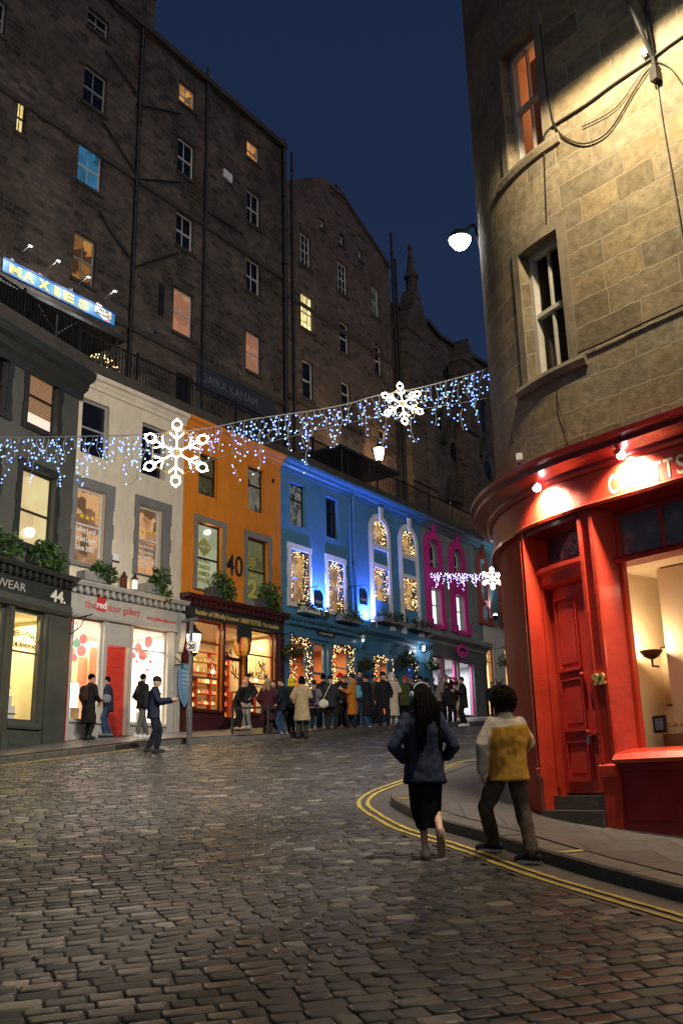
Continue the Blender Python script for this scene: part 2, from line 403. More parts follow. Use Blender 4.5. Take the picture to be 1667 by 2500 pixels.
kl = catmull([(-14, 8), (-10.5, 15.5), (-8.6, 19), (-7.43, 20.88), (-6.0, 22.86), (-4.98, 24.2), (-3.7, 25.02), (-2.2, 25.6), (-.6, 26.9), (1.2, 29.3), (3.6, 32.8), (8, 39), (15, 49), (26, 65)], 7)
def sett_mat():
    m, nt, b = new_mat('granite_setts'); L = nt.links
    ge = N(nt, 'ShaderNodeNewGeometry'); tc = N(nt, 'ShaderNodeTexCoord')
    c = ramp(nt, ge.outputs['Random Per Island'], [(0, (.022, .0205, .019)), (.25, (.032, .030, .027)), (.65, (.043, .040, .036)), (.9, (.055, .050, .045)), (.95, (.085, .077, .066)), (1, (.14, .128, .108))])
    n = N(nt, 'ShaderNodeTexNoise', i_Scale=34, i_Detail=8, i_Roughness=.7); L.new(tc.outputs['Object'], n.inputs['Vector'])
    n2 = N(nt, 'ShaderNodeTexNoise', i_Scale=.45, i_Detail=4); L.new(tc.outputs['Object'], n2.inputs['Vector'])
    c = mixc(nt, c, ramp(nt, n.outputs['Fac'], [(.3, .35), (.7, 1.5)]), .55, 'MULTIPLY')
    c = mixc(nt, c, ramp(nt, n2.outputs['Fac'], [(.36, .65), (.64, 1.3)]), .7, 'MULTIPLY')
    L.new(c, b.inputs['Base Color'])
    mth = N(nt, 'ShaderNodeMath', operation='FRACT'); mu = N(nt, 'ShaderNodeMath', operation='MULTIPLY'); mu.inputs[1].default_value = 7.31
    L.new(ge.outputs['Random Per Island'], mu.inputs[0]); L.new(mu.outputs[0], mth.inputs[0])
    r1 = ramp(nt, mth.outputs[0], [(0, .34), (.5, .46), (1, .66)])
    r2 = ramp(nt, n.outputs['Fac'], [(.3, .8), (.7, 1.2)])
    L.new(mixc(nt, r1, r2, 1.0, 'MULTIPLY'), b.inputs['Roughness'])
    b.inputs['Specular IOR Level'].default_value = .26
    bp = N(nt, 'ShaderNodeBump', i_Strength=.2, i_Distance=.006); L.new(n.outputs['Fac'], bp.inputs['Height']); L.new(bp.outputs[0], b.inputs['Normal'])
    return m
M['sett'] = sett_mat()
M['roadbed'] = mat('dark_joint_grit', (.022, .019, .016), .8, .4, 14, .4)
M['paving'] = masonry('paving_slabs', [(.065, .058, .056), (.10, .09, .086), (.08, .072, .07)], (.03, .027, .025), .9, .6, .01, .01, rough=.45, bump=.4, fine=.7, sq=.8, soot=.45)
M['kerb'] = mat('kerb_stone', (.075, .066, .056), .55, .35, 7, .3, stain=.4)
M['gutter'] = mat('gutter_asphalt', (.05, .046, .041), .5, .3, 12, .4)
M['yellow'] = mat('yellow_line_paint', (.36, .265, .045), .6, .45, 16, .35, stain=.95)
# the ground as one sheet to the horizon
ys = [-15+i*1.0 for i in range(96)]+[85, 95, 120, 160, 200]
xs = [-120, -60, -30]+[-20+i*2 for i in range(26)]+[40, 70, 130]
sheet('road', [[(x, y, g(y)-.019) for x in xs] for y in ys], M['roadbed'])
def side(pl, p):
    """signed distance of p from a polyline (positive to the right of its direction)"""
    best = 1e9; sg = 1
    for a, b in zip(pl, pl[1:]):
        d = b-a; t = max(0, min(1, (p-a).dot(d)/max(d.length_squared, 1e-9))); q = p-(a+d*t); l = q.length
        if l < best: best = l; sg = 1 if d.x*q.y-d.y*q.x < 0 else -1
    return best*sg
krs = kr[::3]; kls = kl[::3]
def setts():
    vs = []; fs = []
    ca, sa = math.cos(R_(17)), math.sin(R_(17))
    v = -12.0; row = 0
    while v < 44:
        h = rnd.uniform(.125, .17)
        u = -24.0+rnd.uniform(0, .2)
        while u < 30:
            w = rnd.choice((rnd.uniform(.13, .2), rnd.uniform(.18, .25), rnd.uniform(.2, .31)))
            cx = (u+w/2)*ca-(v+h/2)*sa; cy = (u+w/2)*sa+(v+h/2)*ca
            if 3.0 < cy < 33 and abs(cx)/cy < .47:
                p = Vector((cx, cy))
                if side(krs, p) < -.50 and side(kls, p) > .02:
                    z0 = g(cy)+rnd.gauss(0, .0022); tx, ty = rnd.gauss(0, .009), rnd.gauss(0, .011); tw = rnd.gauss(0, .02)
                    gs = (g(cy+.1)-g(cy-.1))/.2
                    base = len(vs)
                    g1 = .0055
                    for (ins, dz) in ((g1, -.04), (g1+.003, -.007), (g1+.011, -.0012), (g1+.032, 0)):
                        for (du, dv) in ((-1, -1), (1, -1), (1, 1), (-1, 1)):
                            lu = du*(w/2-ins)+rnd.gauss(0, .003); lv = dv*(h/2-ins)+rnd.gauss(0, .003)
                            lu, lv = lu-lv*tw, lv+lu*tw
                            x = cx+lu*ca-lv*sa; y = cy+lu*sa+lv*ca
                            vs.append((x, y, z0+gs*(y-cy)+tx*lu+ty*lv+dz))
                    for r in (0, 4, 8):
                        for k in range(4): fs.append((base+r+k, base+r+(k+1) % 4, base+r+4+(k+1) % 4, base+r+4+k))
                    fs.append((base+12, base+13, base+14, base+15))
            u += w
        v += h; row += 1
    me = bpy.data.meshes.new('road_setts'); me.from_pydata(vs, [], fs); me.materials.append(M['sett'])
    me.polygons.foreach_set('use_smooth', [True]*len(fs)); me.update()
    o = bpy.data.objects.new('road_setts', me); C.objects.link(o); struct(o)
setts()
def strip(name, a, b, mt, dz0, dz1, step=1):
    return sheet(name, [[(p.x, p.y, g(p.y)+dz0), (q.x, q.y, g(q.y)+dz1)] for p, q in zip(a, b)], mt)
def kerbline(name, pl, d):
    """kerb stones: a face, a rounded nose and a top, cut into lengths"""
    mb = MB(); i = 0
    o1 = offset(pl, d*.018); o2 = offset(pl, d*.30)
    rows = []
    for p, q, r in zip(pl, o1, o2):
        z = g(p.y); rows.append([(p.x, p.y, z-.06), (p.x, p.y, z+KERB-.02), (q.x, q.y, z+KERB), (r.x, r.y, z+KERB+.002), (r.x, r.y, z-.06)])
    acc = 0; last = 0; gaps = []
    for i in range(1, len(rows)):
        acc += (pl[i]-pl[i-1]).length
        if acc > 1.0 or i == len(rows)-1:
            seg = rows[last:i+1]; t = (pl[min(i, len(pl)-1)]-pl[i-1]).normalized()*.006
            seg = [[tuple(c) for c in r] for r in seg]; seg[-1] = [(c[0]-t.x, c[1]-t.y, c[2]) for c in seg[-1]]
            dzj = rnd.gauss(0, .004); seg = [[(c[0], c[1], c[2]+dzj) for c in r] for r in seg]
            n = 5; vs = [c for r in seg for c in r]
            mb.add(vs, [(a*n+b, a*n+(b+1) % n, (a+1)*n+(b+1) % n, (a+1)*n+b) for a in range(len(seg)-1) for b in range(n)]+[tuple(range(n)), tuple(range((len(seg)-1)*n, len(seg)*n))])
            last = i; acc = 0
    return struct(mb.build(name, M['kerb']))
def dense(pl, d=.22):
    out = [pl[0]]
    for p in pl[1:]:
        L = (p-out[-1]).length
        if L < .02: continue
        k = max(1, int(L/d)); a = out[-1]
        for i in range(1, k+1): out.append(a+(p-a)*i/k)
    return out
krd = dense(kr); kld = dense(kl)
kerbline('kerb', krd, 1); kerbline('kerb', kld, -1)
# pavements: slabs from the back of the kerb to well under the building line
a = offset(krd, .30); b = offset(krd, 1.2); c = offset(krd, 2.6); d = offset(krd, 5.5)
sheet('pavement', [[(p.x, p.y, g(p.y)+KERB) for p in r] for r in zip(a, b, c, d)], M['paving'])
a = offset(kld, -.30); b = offset(kld, -1.4); c = offset(kld, -3.0); d = offset(kld, -7)
sheet('pavement', [[(p.x, p.y, g(p.y)+KERB) for p in r] for r in zip(a, b, c, d)], M['paving'])
strip('gutter', offset(krd, -.55), offset(krd, -.01), M['gutter'], .001, -.003)
def ragged(pl, d, w):
    a = []; b = []
    for i, p in enumerate(offset(pl, d)):
        t = (pl[min(i+1, len(pl)-1)]-pl[max(i-1, 0)]).normalized(); n = Vector((t.y, -t.x))
        a.append(p+n*(w/2+rnd.gauss(0, .005))); b.append(p-n*(w/2+rnd.gauss(0, .005)))
    return a, b
krf = dense(kr, .1); krf = [p for p in krf if 1 < p.y < 24]
for off in (-.33, -.46):
    a, b = ragged(krf, off, .058); strip('road_marking', a, b, M['yellow'], .011, .011)
klf = [p for p in dense(kl, .12) if 12 < p.y < 24]
for off in (.28, .41):
    a, b = ragged(klf, off, .075); strip('road_marking', a, b, M['yellow'], .012, .012)
# short yellow loading ticks on the kerb
for y_ in (9.6, 13.6):
    i_ = min(range(len(krd)), key=lambda k: abs(krd[k].y-y_)); p_ = krd[i_]; q_ = krd[i_+1]; seg = [p_, p_+(q_-p_).normalized()*.07]; a_ = offset(seg, .03); b_ = offset(seg, .27); strip('road_marking', a_, b_, M['yellow'], KERB+.006, KERB+.006)
# ================================================================== THE COLOURED ROW
def rc(F, tl, br, off=0.0):
    a = F.px(*tl, off); b = F.px(*br, off); return (min(a[0], b[0]), max(a[0], b[0]), min(a[1], b[1]), max(a[1], b[1]))
def window(F, b, r, frame, pane, depth=.2, mun=1, mid=.5, sill=None, arch=False, fw=.055, name='window'):
    s0, s1, z0, z1 = r[:4]; mb = MB(); o0, o1 = -depth, -depth+.06
    sm = (s0+s1)/2; R = (s1-s0)/2
    zt = z1-R if arch else z1
    mb.fbox(F, s0, s0+fw, z0, zt, o0, o1); mb.fbox(F, s1-fw, s1, z0, zt, o0, o1)
    mb.fbox(F, s0+fw, s1-fw, z0, z0+fw*1.3, o0, o1)
    if not arch: mb.fbox(F, s0+fw, s1-fw, z1-fw, z1, o0, o1)
    else:
        Nn = 12
        for i in range(Nn):
            a0, a1 = math.pi*i/Nn, math.pi*(i+1)/Nn
            mb.fprism(F, [(sm-R*math.cos(a0), zt+R*math.sin(a0)), (sm-R*math.cos(a1), zt+R*math.sin(a1)), (sm-(R-fw)*math.cos(a1), zt+(R-fw)*math.sin(a1)), (sm-(R-fw)*math.cos(a0), zt+(R-fw)*math.sin(a0))], o0, o1)
        for a0 in (.25, .5, .75):
            ca, sa = math.cos(math.pi*a0), math.sin(math.pi*a0); w_ = .012
            mb.fprism(F, [(sm+R*.35*ca-w_*sa, zt+R*.35*sa+w_*ca), (sm+R*.97*ca-w_*sa, zt+R*.97*sa+w_*ca), (sm+R*.97*ca+w_*sa, zt+R*.97*sa-w_*ca), (sm+R*.35*ca+w_*sa, zt+R*.35*sa-w_*ca)], o0+.012, o1-.012)
    if mid:
        zm = z0+(zt-z0)*mid; mb.fbox(F, s0+fw, s1-fw, zm-.028, zm+.028, o0+.005, o1+.015)
    for k in range(mun):
        s = s0+(s1-s0)*(k+1)/(mun+1); mb.fbox(F, s-.013, s+.013, z0+fw*1.3, zt, o0+.01, o1-.01)
    if mun and mid and mun > 1 or mun == 1 and mid == .5 and False:
        for q in (.25, .75):
            z = z0+(zt-z0)*q; mb.fbox(F, s0+fw, s1-fw, z-.012, z+.012, o0+.012, o1-.012)
    f = mb.build(name, frame, b)
    pm = MB()
    if arch: pm.fpoly(F, [(s0, z0), (s1, z0), (s1, zt)]+[(sm+R*math.cos(math.pi*i/12), zt+R*math.sin(math.pi*i/12)) for i in range(1, 12)]+[(s0, zt)], o0+.02)
    else: pm.fquad(F, s0, s1, z0, z1, o0+.02)
    pm.build('pane', pane, f)
    if sill:
        sb = MB(); sb.fbox(F, s0-.08, s1+.08, z0-.12, z0-.003, -depth+.07, .09); sb.build('sill', sill, f)
    return f
def surround(F, b, out, inn, mt, o=.035, name='window_surround', sill=True, quoin=True):
    a0, a1, c0, c1 = out; s0, s1, z0, z1 = inn[:4]; mb = MB()
    mb.fbox(F, a0, a1, z1+.002, c1, -.01, o)
    if c0 < z0-.02: mb.fbox(F, a0, a1, c0, z0-.002, -.01, o+.05)
    lo = max(c0, z0)
    n = max(1, int((z1-lo)/.42)) if quoin else 1
    for k in range(n):
        za, zb = lo+(z1-lo)*k/n, lo+(z1-lo)*(k+1)/n; e = .05 if k % 2 and quoin else 0
        mb.fbox(F, a0+e*.6, s0-.002, za, zb-.002, -.01, o); mb.fbox(F, s1+.002, a1-e, za, zb-.002, -.01, o)
    return mb.build(name, mt, b)
def cornice(F, b, s0, s1, zt, mt, h=.42, proj=.34, name='cornice'):
    mb = MB(); p = proj
    mb.fprof(F, s0, s1, [(-.01, zt-h), (.06, zt-h), (.08, zt-h*.72), (p*.45, zt-h*.62), (p*.55, zt-h*.38), (p*.9, zt-h*.3), (p, zt-h*.12), (p, zt), (-.01, zt)])
    return mb.build(name, mt, b)
def dentil_cornice(F, b, s0, s1, zt, mt, h=.30, proj=.42):
    mb = MB()
    mb.fprof(F, s0, s1, [(.10, zt-h*.42), (proj*.86, zt-h*.42), (proj, zt-h*.15), (proj, zt), (.10, zt+.03), (-.01, zt+.03), (-.01, zt-h*.42)])
    mb.fbox(F, s0+.03, s1-.03, zt-h, zt-h*.42-.003, -.01, .16)
    s = s0+.12
    while s < s1-.15:
        mb.fbox(F, s, s+.11, zt-h*.92, zt-h*.42-.004, .162, .30); s += .235
    return mb.build('shop_cornice', mt, b)
def text(F, body, s, z, size, o, mt, parent, name='lettering', width=None, align='CENTER', ext=.006, arc=0.0, bold=0.0, rot=0.0):
    cu = bpy.data.curves.new('t', 'FONT'); cu.body = body; cu.size = size; cu.extrude = ext; cu.offset = bold; cu.align_x = align; cu.resolution_u = 3
    ob = bpy.data.objects.new('t', cu); C.objects.link(ob); dg = bpy.context.evaluated_depsgraph_get(); dg.update()
    me = bpy.data.meshes.new_from_object(ob.evaluated_get(dg)); bpy.data.objects.remove(ob); bpy.data.curves.remove(cu)
    xs_ = [v.co.x for v in me.vertices]
    k = 1.0
    if width: k = width/max(1e-6, max(xs_)-min(xs_))
    base = WLOC[parent.name] if parent else Vector((0, 0, 0))
    cr_, sr_ = math.cos(rot), math.sin(rot)
    for v in me.vertices:
        x, y = v.co.x*k, v.co.y
        if arc: a = x/arc; x, y = math.sin(a)*(arc+y), math.cos(a)*(arc+y)-arc
        x, y = x*cr_-y*sr_, x*sr_+y*cr_
        v.co = F.m(s+F.flip*x, z+y, o+v.co.z)-base
    me.materials.clear(); me.materials.append(mt)
    o_ = bpy.data.objects.new(name, me); C.objects.link(o_)
    if parent: o_.parent = parent
    WLOC[o_.name] = base
    return o_
def room(F, b, s0, s1, z0, z1, depth, mats, o0=-.26, name='shop_interior'):
    mb = MB(); ob = o0-depth
    mb.fquad(F, s0, s1, z0, z1, ob, 0)
    mb.fgrid(F, [[(s0, z0, o0), (s0, z1, o0)], [(s0, z0, ob), (s0, z1, ob)]], 0)
    mb.fgrid(F, [[(s1, z0, o0), (s1, z1, o0)], [(s1, z0, ob), (s1, z1, ob)]], 0)
    mb.fgrid(F, [[(s0, z0, o0), (s0, z0, ob)], [(s1, z0, o0), (s1, z0, ob)]], 1)
    mb.fgrid(F, [[(s0, z1, o0), (s0, z1, ob)], [(s1, z1, o0), (s1, z1, ob)]], 2)
    return mb.build(name, mats, b)
def area(F, s, z, o, sx, sy, energy, col, name='shop_ceiling_light'):
    l = bpy.data.lights.new(name, 'AREA'); l.shape = 'RECTANGLE'; l.size = sx; l.size_y = sy; l.energy = energy; l.color = col
    ob = bpy.data.objects.new(name, l); C.objects.link(ob); ob.location = F.m(s, z, o)
    if not F.bent: ob.rotation_euler = (0, 0, math.atan2(F.d.y, F.d.x))
    return ob
def point(p, energy, col, r=.05, name='lamp_light'):
    l = bpy.data.lights.new(name, 'POINT'); l.energy = energy; l.color = col; l.shadow_soft_size = r
    ob = bpy.data.objects.new(name, l); C.objects.link(ob); ob.location = p; return ob
def spot(p, target, energy, col, ang, blend=.3, r=.05, name='spot_light'):
    l = bpy.data.lights.new(name, 'SPOT'); l.energy = energy; l.color = col; l.spot_size = R_(ang); l.spot_blend = blend; l.shadow_soft_size = r
    ob = bpy.data.objects.new(name, l); C.objects.link(ob); ob.location = p
    ob.rotation_euler = (Vector(target)-Vector(p)).to_track_quat('-Z', 'Y').to_euler(); return ob
def glazing(F, b, r, mt, depth=.12, bars_s=(), bars_z=(), fw=.05, name='shop_window'):
    s0, s1, z0, z1 = r; mb = MB(); o0, o1 = -depth, -depth+.07
    mb.fbox(F, s0, s0+fw, z0, z1, o0, o1); mb.fbox(F, s1-fw, s1, z0, z1, o0, o1); mb.fbox(F, s0+fw, s1-fw, z0, z0+fw, o0, o1); mb.fbox(F, s0+fw, s1-fw, z1-fw, z1, o0, o1)
    for s in bars_s: mb.fbox(F, s-.025, s+.025, z0+fw, z1-fw, o0+.004, o1-.004)
    for z in bars_z: mb.fbox(F, s0+fw, s1-fw, z-.022, z+.022, o0+.008, o1-.008)
    f = mb.build(name, mt, b); pm = MB(); pm.fquad(F, s0+.01, s1-.01, z0+.01, z1-.01, o0+.03); pm.build('pane', M['glass'], f); return f
def base_loc(F, s):
    p = F.m(s, 0, .0); return Vector((p.x, p.y, g(p.y)+KERB))
def pav(F, s, o=0.0): p = F.m(s, 0, o); return g(p.y)+KERB
def pipe(F, b, s, z0, z1, mt, o=.09, r=.055, name='drainpipe'):
    mb = MB(); mb.tube([F.m(s, z0, o), F.m(s, z1, o)], r, 8)
    z = z0+.6
    while z < z1: mb.tube([F.m(s, z, o), F.m(s, z+.1, o)], r*1.35, 8); z += 1.8
    return mb.build(name, mt, b)
ZC = 13.30
def window_box(F, s0, s1, z, o0, o1, h, mt, label, plant=('leaf1', 'leaf2'), n=150, rise=.3, size=.13, spread=.2, shift=0.0, group='window boxes along the coloured row'):
    t = thing('window_box', label, 'planter', F.m((s0+s1)/2, z, (o0+o1)/2), group)
    mb = MB(); mb.fbox(F, s0, s1, z, z+h, o0, o1); mb.build('box', mt, t)
    c = F.m((s0+s1)/2+shift, z+h+rise*.3, (o0+o1)/2+.08)
    mb = MB(); L = (s1-s0)/2+spread; k = max(2, int(L*2/.35))
    for i in range(k):
        q = c+Vector((F.d.x, F.d.y, 0))*(L*(2*(i+.5)/k-1)*.8)+Vector((0, 0, rnd.uniform(-.06, .06)))
        mb.leaves(q, (.27, .26, rise*rnd.uniform(.8, 1.3)), int(n*1.5)//k, size, droop=.6)
    mb.build('foliage', [M[plant[0]], M[plant[1]]], t)
    return t
# ---------------------------------------------------------------- cream building (gallery)
bw = thing('cream_building', 'cream rendered terraced house with grey window surrounds over a pale grey gallery shop', 'building', base_loc(FA, 2))
W1 = rc(FA, (204, 968.6), (263, 1125)); W2 = rc(FA, (348.6, 1029), (402.5, 1174)); W3 = rc(FA, (190, 1185), (250, 1385)); W4 = rc(FA, (340.6, 1231), (390.7, 1411.6))
SL, SR = -.05, 4.27
GL = rc(FA, (167.5, 1501), (242.4, 1762)); GR = rc(FA, (323.7, 1528), (402.5, 1770))
GD = (GL[1]+.12, GR[0]-.1, 3.06, 5.9)
GL = (GL[0]+.05, GL[1], 3.44, 6.18); GR = (GR[0], GR[1], 3.44, 6.18)
mb = MB(); mb.wall(FA, SL, SR, 2.5, ZC-.36, [W1, W2, W3, W4, GL, GR, GD], .2); mb.build('wall', M['cream'], bw)
cornice(FA, bw, SL, SR, ZC, M['cream'], .38, .26)
for w_, p_ in ((W1, 'dark'), (W2, 'dark')): window(FA, bw, w_, M['sash_dim'], M[p_], mun=0)
pane_w = lit_window('gallery_upstairs_room', (1, .50, .22), .62, .2, 2.6)
for w_ in (W3, W4): window(FA, bw, w_, M['sash_white'], pane_w, mun=0, mid=.52)
surround(FA, bw, rc(FA, (179, 1157), (272, 1400)), W3, M['greysurr']); surround(FA, bw, rc(FA, (330, 1206), (414, 1420)), W4, M['greysurr'])
dentil_cornice(FA, bw, SL, SR, 7.12, M['gallery_grey'])
mb = MB(); mb.fbox(FA, SL, SR, 6.30, 6.80, -.01, .12); fa = mb.build('fascia', M['gallery_grey'], bw)
mb = MB(); mb.fprof(FA, SL, SR, [(.0, 6.19), (.14, 6.19), (.17, 6.24), (.14, 6.297), (0, 6.297)]); mb.build('fascia_moulding', M['gallery_grey'], bw)
redtxt = mat('red_lettering', (.50, .035, .03), .5, .1, 5, 0)
text(FA, 'the', .66, 6.46, .30, .125, redtxt, fa, width=.42); text(FA, 'red', 1.02, 6.50, .27, .14, M['white'], fa, width=.34, bold=.006)
mb = MB(); mb.fbox(FA, .86, 1.19, 6.42, 6.92, .121, .13); mb.build('red_square', redtxt, fa)
text(FA, 'door gallery', 1.87, 6.46, .30, .125, redtxt, fa, width=1.22); text(FA, 'www.edinburghart.com', 3.35, 6.42, .17, .125, redtxt, fa, width=1.2)
for body, zz, w_ in (('Selling Local', 8.62, .72), ('Art and Design', 8.36, .76), ('Since 2003', 8.10, .66)): text(FA, body, (W3[0]+W3[1])/2-.02, zz, .21, -.15, M['white'], bw, 'window_lettering', width=w_, bold=.004)
for i, body in enumerate(('Over 150 Artists', 'Prints, Jewellery', 'Books, Homeware', 'Creative Gifts & Cards')): text(FA, body, (W4[0]+W4[1])/2-.02, 8.62-i*.17, .14, -.15, M['white'], bw, 'window_lettering', width=.66, bold=.003)
yel = mat('yellow_paper', (.75, .50, .04), .7, .1, 5, 0)
for w_ in (W3, W4):
    mb = MB()
    for i in range(5):
        s = w_[0]+.12+(w_[1]-w_[0]-.24)*i/4; z = w_[2]+(w_[3]-w_[2])*.66-.07*math.sin(math.pi*i/4)
        mb.fprism(FA, [(s+(.085 if k % 2 else .04)*math.cos(k*math.pi/6), z+(.085 if k % 2 else .04)*math.sin(k*math.pi/6)) for k in range(12)], -.135, -.128)
    tag(mb.build('paper_sun_bunting', yel, loc=FA.m(w_[0], w_[2], -.13)), 'yellow paper sun bunting in the '+('left' if w_ is W3 else 'right')+' lit upper window of the cream house', 'bunting', 'paper sun bunting')
# shopfront joinery
mb = MB()
for a, b_ in ((SL, GL[0]-.002), (GL[1]+.002, GD[0]-.002), (GD[1]+.002, GR[0]-.002), (GR[1]+.002, SR)): mb.fbox(FA, a, b_, 2.55, 6.185, -.01, .06)
for a, b_ in ((SL, .12), (SR-.27, SR-.05)): mb.fbox(FA, a, b_, 2.55, 6.1, .062, .12)
mb.build('pilasters', M['gallery_grey'], bw)
mb = MB(); mb.fbox(FA, GL[0], GL[1], 2.55, GL[2]-.06, -.01, .03); mb.fbox(FA, GR[0], GR[1], 2.55, GR[2]-.06, -.01, .03)
mb.fbox(FA, GL[0]-.02, GL[1]+.0, GL[2]-.058, GL[2]-.002, -.01, .1); mb.fbox(FA, GR[0], GR[1], GR[2]-.058, GR[2]-.002, -.01, .1); mb.fbox(FA, GD[0], GD[1], GD[3]-.35, GD[3]+.28, -.01, .03); mb.build('stall_riser', M['gallery_grey'], bw)
mb = MB(); mb.fprof(FA, SR-.25, SR-.06, [(.122, 5.55), (.2, 5.6), (.3, 6.0), (.32, 6.5), (.26, 6.75), (.122, 6.75)]); mb.build('console_bracket', M['gallery_grey'], bw)
glazing(FA, bw, GL, M['gallery_grey']); glazing(FA, bw, GR, M['gallery_grey'], bars_z=(5.55,))
whitewall = mat('gallery_white_wall', (.85, .83, .78), .8, .05, 3, 0); paleceil = mat('pale_ceiling', (.8, .78, .72), .8, .05, 3, 0); boards = mat('pale_boards', (.45, .36, .25), .6, .2, 5, 0)
room(FA, bw, .02, 4.2, 3.02, 6.17, 2.2, [whitewall, boards, paleceil])
area(FA, 1.0, 6.1, -1.1, 1.6, 1.2, 190, (1, .90, .74)); area(FA, 3.1, 6.1, -1.1, 1.8, 1.2, 210, (1, .90, .74))
# red door, ajar
t = MB(); Mh = FA.m(GD[1]-.02, 3.08, -.12); dd = Vector((-.62*FA.d.x-.12*FA.n.x, -.62*FA.d.y-.12*FA.n.y, 0)).normalized(); nn = Vector((dd.y, -dd.x, 0))
def slab(mb, o, u, v, w, a, m=0):
    p = [o+u*x+v*y+w*z for x in (0, a[0]) for y in (0, a[1]) for z in (0, a[2])]
    mb.add(p, [(0, 1, 3, 2), (4, 6, 7, 5), (0, 4, 5, 1), (2, 3, 7, 6), (0, 2, 6, 4), (1, 5, 7, 3)], m)
slab(t, Mh, dd, nn, Vector((0, 0, 1)), (.62, .05, 2.55))
for z in (.2, 1.0, 1.9): slab(t, Mh+dd*.1-nn*.015+Vector((0, 0, z)), dd, nn, Vector((0, 0, 1)), (.42, .015, .6 if z != 1.0 else .75)); slab(t, Mh+dd*.1+nn*.05+Vector((0, 0, z)), dd, nn, Vector((0, 0, 1)), (.42, .015, .6 if z != 1.0 else .75))
t.build('door', M['reddoor'], bw)
# things in the gallery windows
cols = {'red': (.75, .03, .04), 'orange': (.8, .2, .03), 'green': (.05, .4, .2), 'blue': (.06, .25, .6), 'yellow': (.8, .5, .05)}
pm_ = {k: mat('paper_'+k, tuple(.25+.75*x for x in v), .7, .1, 6, 0) for k, v in cols.items()}
for k, (x, y, r, o) in enumerate([(204, 1560, .14, -.5), (200, 1588, .16, -.6), (188, 1570, .13, -.5), (180, 1590, .09, -.5), (170, 1555, .14, -.45), (182, 1605, .11, -.55), (338, 1582, .15, -.5), (363, 1567, .17, -.5), (349, 1600, .15, -.5), (358, 1596, .13, -.6), (334, 1614, .06, -.4), (368, 1616, .06, -.4), (360, 1635, .05, -.4), (386, 1616, .04, -.4), (326, 1600, .1, -.5)]):
    cn = ['red', 'red', 'green', 'yellow', 'blue', 'red', 'red', 'red', 'red', 'green', 'orange', 'red', 'red', 'blue', 'red'][k]
    s, z = FA.px(x, y, o); mb = MB()
    for j in range(7):
        Mx = Matrix.Rotation(j*math.pi/7, 3, 'Z'); mb.fprism(FA, [(s+r*math.cos(a)*math.cos(j), z+r*math.sin(a)) for a in [2*math.pi*i/16 for i in range(16)]], o-.01-.03*j*r, o-.03*j*r)
    mb.tube([FA.m(s, z+r, o), FA.m(s, 6.16, o)], .004, 4)
    tag(mb.build('paper_decoration', pm_[cn], loc=FA.m(s, z, o)), f'{cn} paper disc decoration hanging in the {"left" if x < 300 else "right"} gallery window, '+['upper', 'large middle', 'top left', 'small yellow', 'far left', 'lowest', 'upper left', 'topmost', 'middle', 'green centre', 'small low', 'small right', 'lowest small', 'tiny', 'left edge'][k]+' one', 'decoration', 'paper decorations in the gallery windows')
mb = MB(); s, z = FA.px(232, 1600, -.9)
mb.fbox(FA, s-.18, s+.2, 3.05, 5.6, -1.3, -.9); mb.fbox(FA, s-.5, s-.2, 4.6, 5.3, -1.3, -1.0)
tag(mb.build('display_cabinet', mat('orange_red_cabinet', (.75, .25, .12), .5, .1, 5, 0), loc=FA.m(s, 3.05, -1.1)), 'tall orange red display cabinet inside the left gallery window', 'cabinet')
for k, (x, y) in enumerate(((185, 1740), (385, 1745), (345, 1748), (215, 1752))):
    s, z = FA.px(x, y, -.35); mb = MB(); mb.fbox(FA, s-.16, s+.16, 3.46, 3.46+.35+.1*(k % 2), -.42, -.38); mb.fbox(FA, s-.12, s+.12, 3.5, 3.76+.1*(k % 2), -.379, -.372, 1)
    tag(mb.build('framed_print', [M['white'], pm_[['yellow', 'blue', 'green', 'orange'][k]]], loc=FA.m(s, 3.46, -.4)), f'small framed {["yellow", "blue", "green", "orange"][k]} print leaning in the bottom of the gallery window', 'picture', 'prints in the gallery windows')
window_box(FA, *[FA.px(x, 1415)[0] for x in (186, 238)], 7.16, .02, .36, .26, M['planter'], 'pale window box of leafy trailing greenery under the left window of the cream house', n=260, rise=.3, shift=.35, spread=.1)
window_box(FA, *[FA.px(x, 1440)[0] for x in (337, 372)], 7.16, .02, .36, .28, M['planter'], 'pale window box with dense green bush spilling over the right end of the gallery cornice', n=300, rise=.42, shift=.35, spread=.12)
def lantern(p, lit, label):
    t = thing('candle_lantern', label, 'lantern', p, 'red lanterns on the gallery cornice'); mb = MB()
    mb.lathe(p, [(.11, 0), (.11, .03), (.09, .04)], 6); mb.lathe(p+Vector((0, 0, .31)), [(.12, 0), (.10, .04), (.05, .10), (.06, .12), (.03, .16), (.02, .19)], 6)
    for k in range(6): a = k*math.pi/3; mb.tube([p+Vector((.09*math.cos(a), .09*math.sin(a), .03)), p+Vector((.09*math.cos(a), .09*math.sin(a), .32))], .01, 4)
    mb.build('frame', M['maroon'], t); mb = MB(); mb.lathe(p+Vector((0, 0, .045)), [(.078, 0), (.078, .26)], 6); mb.build('lantern_glass', lit, t)
lantern(FA.m(FA.px(290, 1440)[0], 7.16, .2), lit_window('dim_lantern', (.6, .12, .04), .25, .3, 12), 'unlit red candle lantern with a faint added glow on the gallery cornice')  # no flame here, a faint glow is put into the glass
lantern(FA.m(FA.px(316, 1450)[0], 7.16, .2), emit('candle_glow', (1, .72, .36), 3.2), 'lit red candle lantern on the gallery cornice')
mb = MB(); s, z = FA.px(281, 1360); mb.fbox(FA, s-.13, s+.13, z-.1, z+.09, .0, .03); mb.fprof(FA, s-.14, s+.14, [(.0, z-.16), (.05, z-.15), (.05, z-.11), (0, z-.1)], 1)
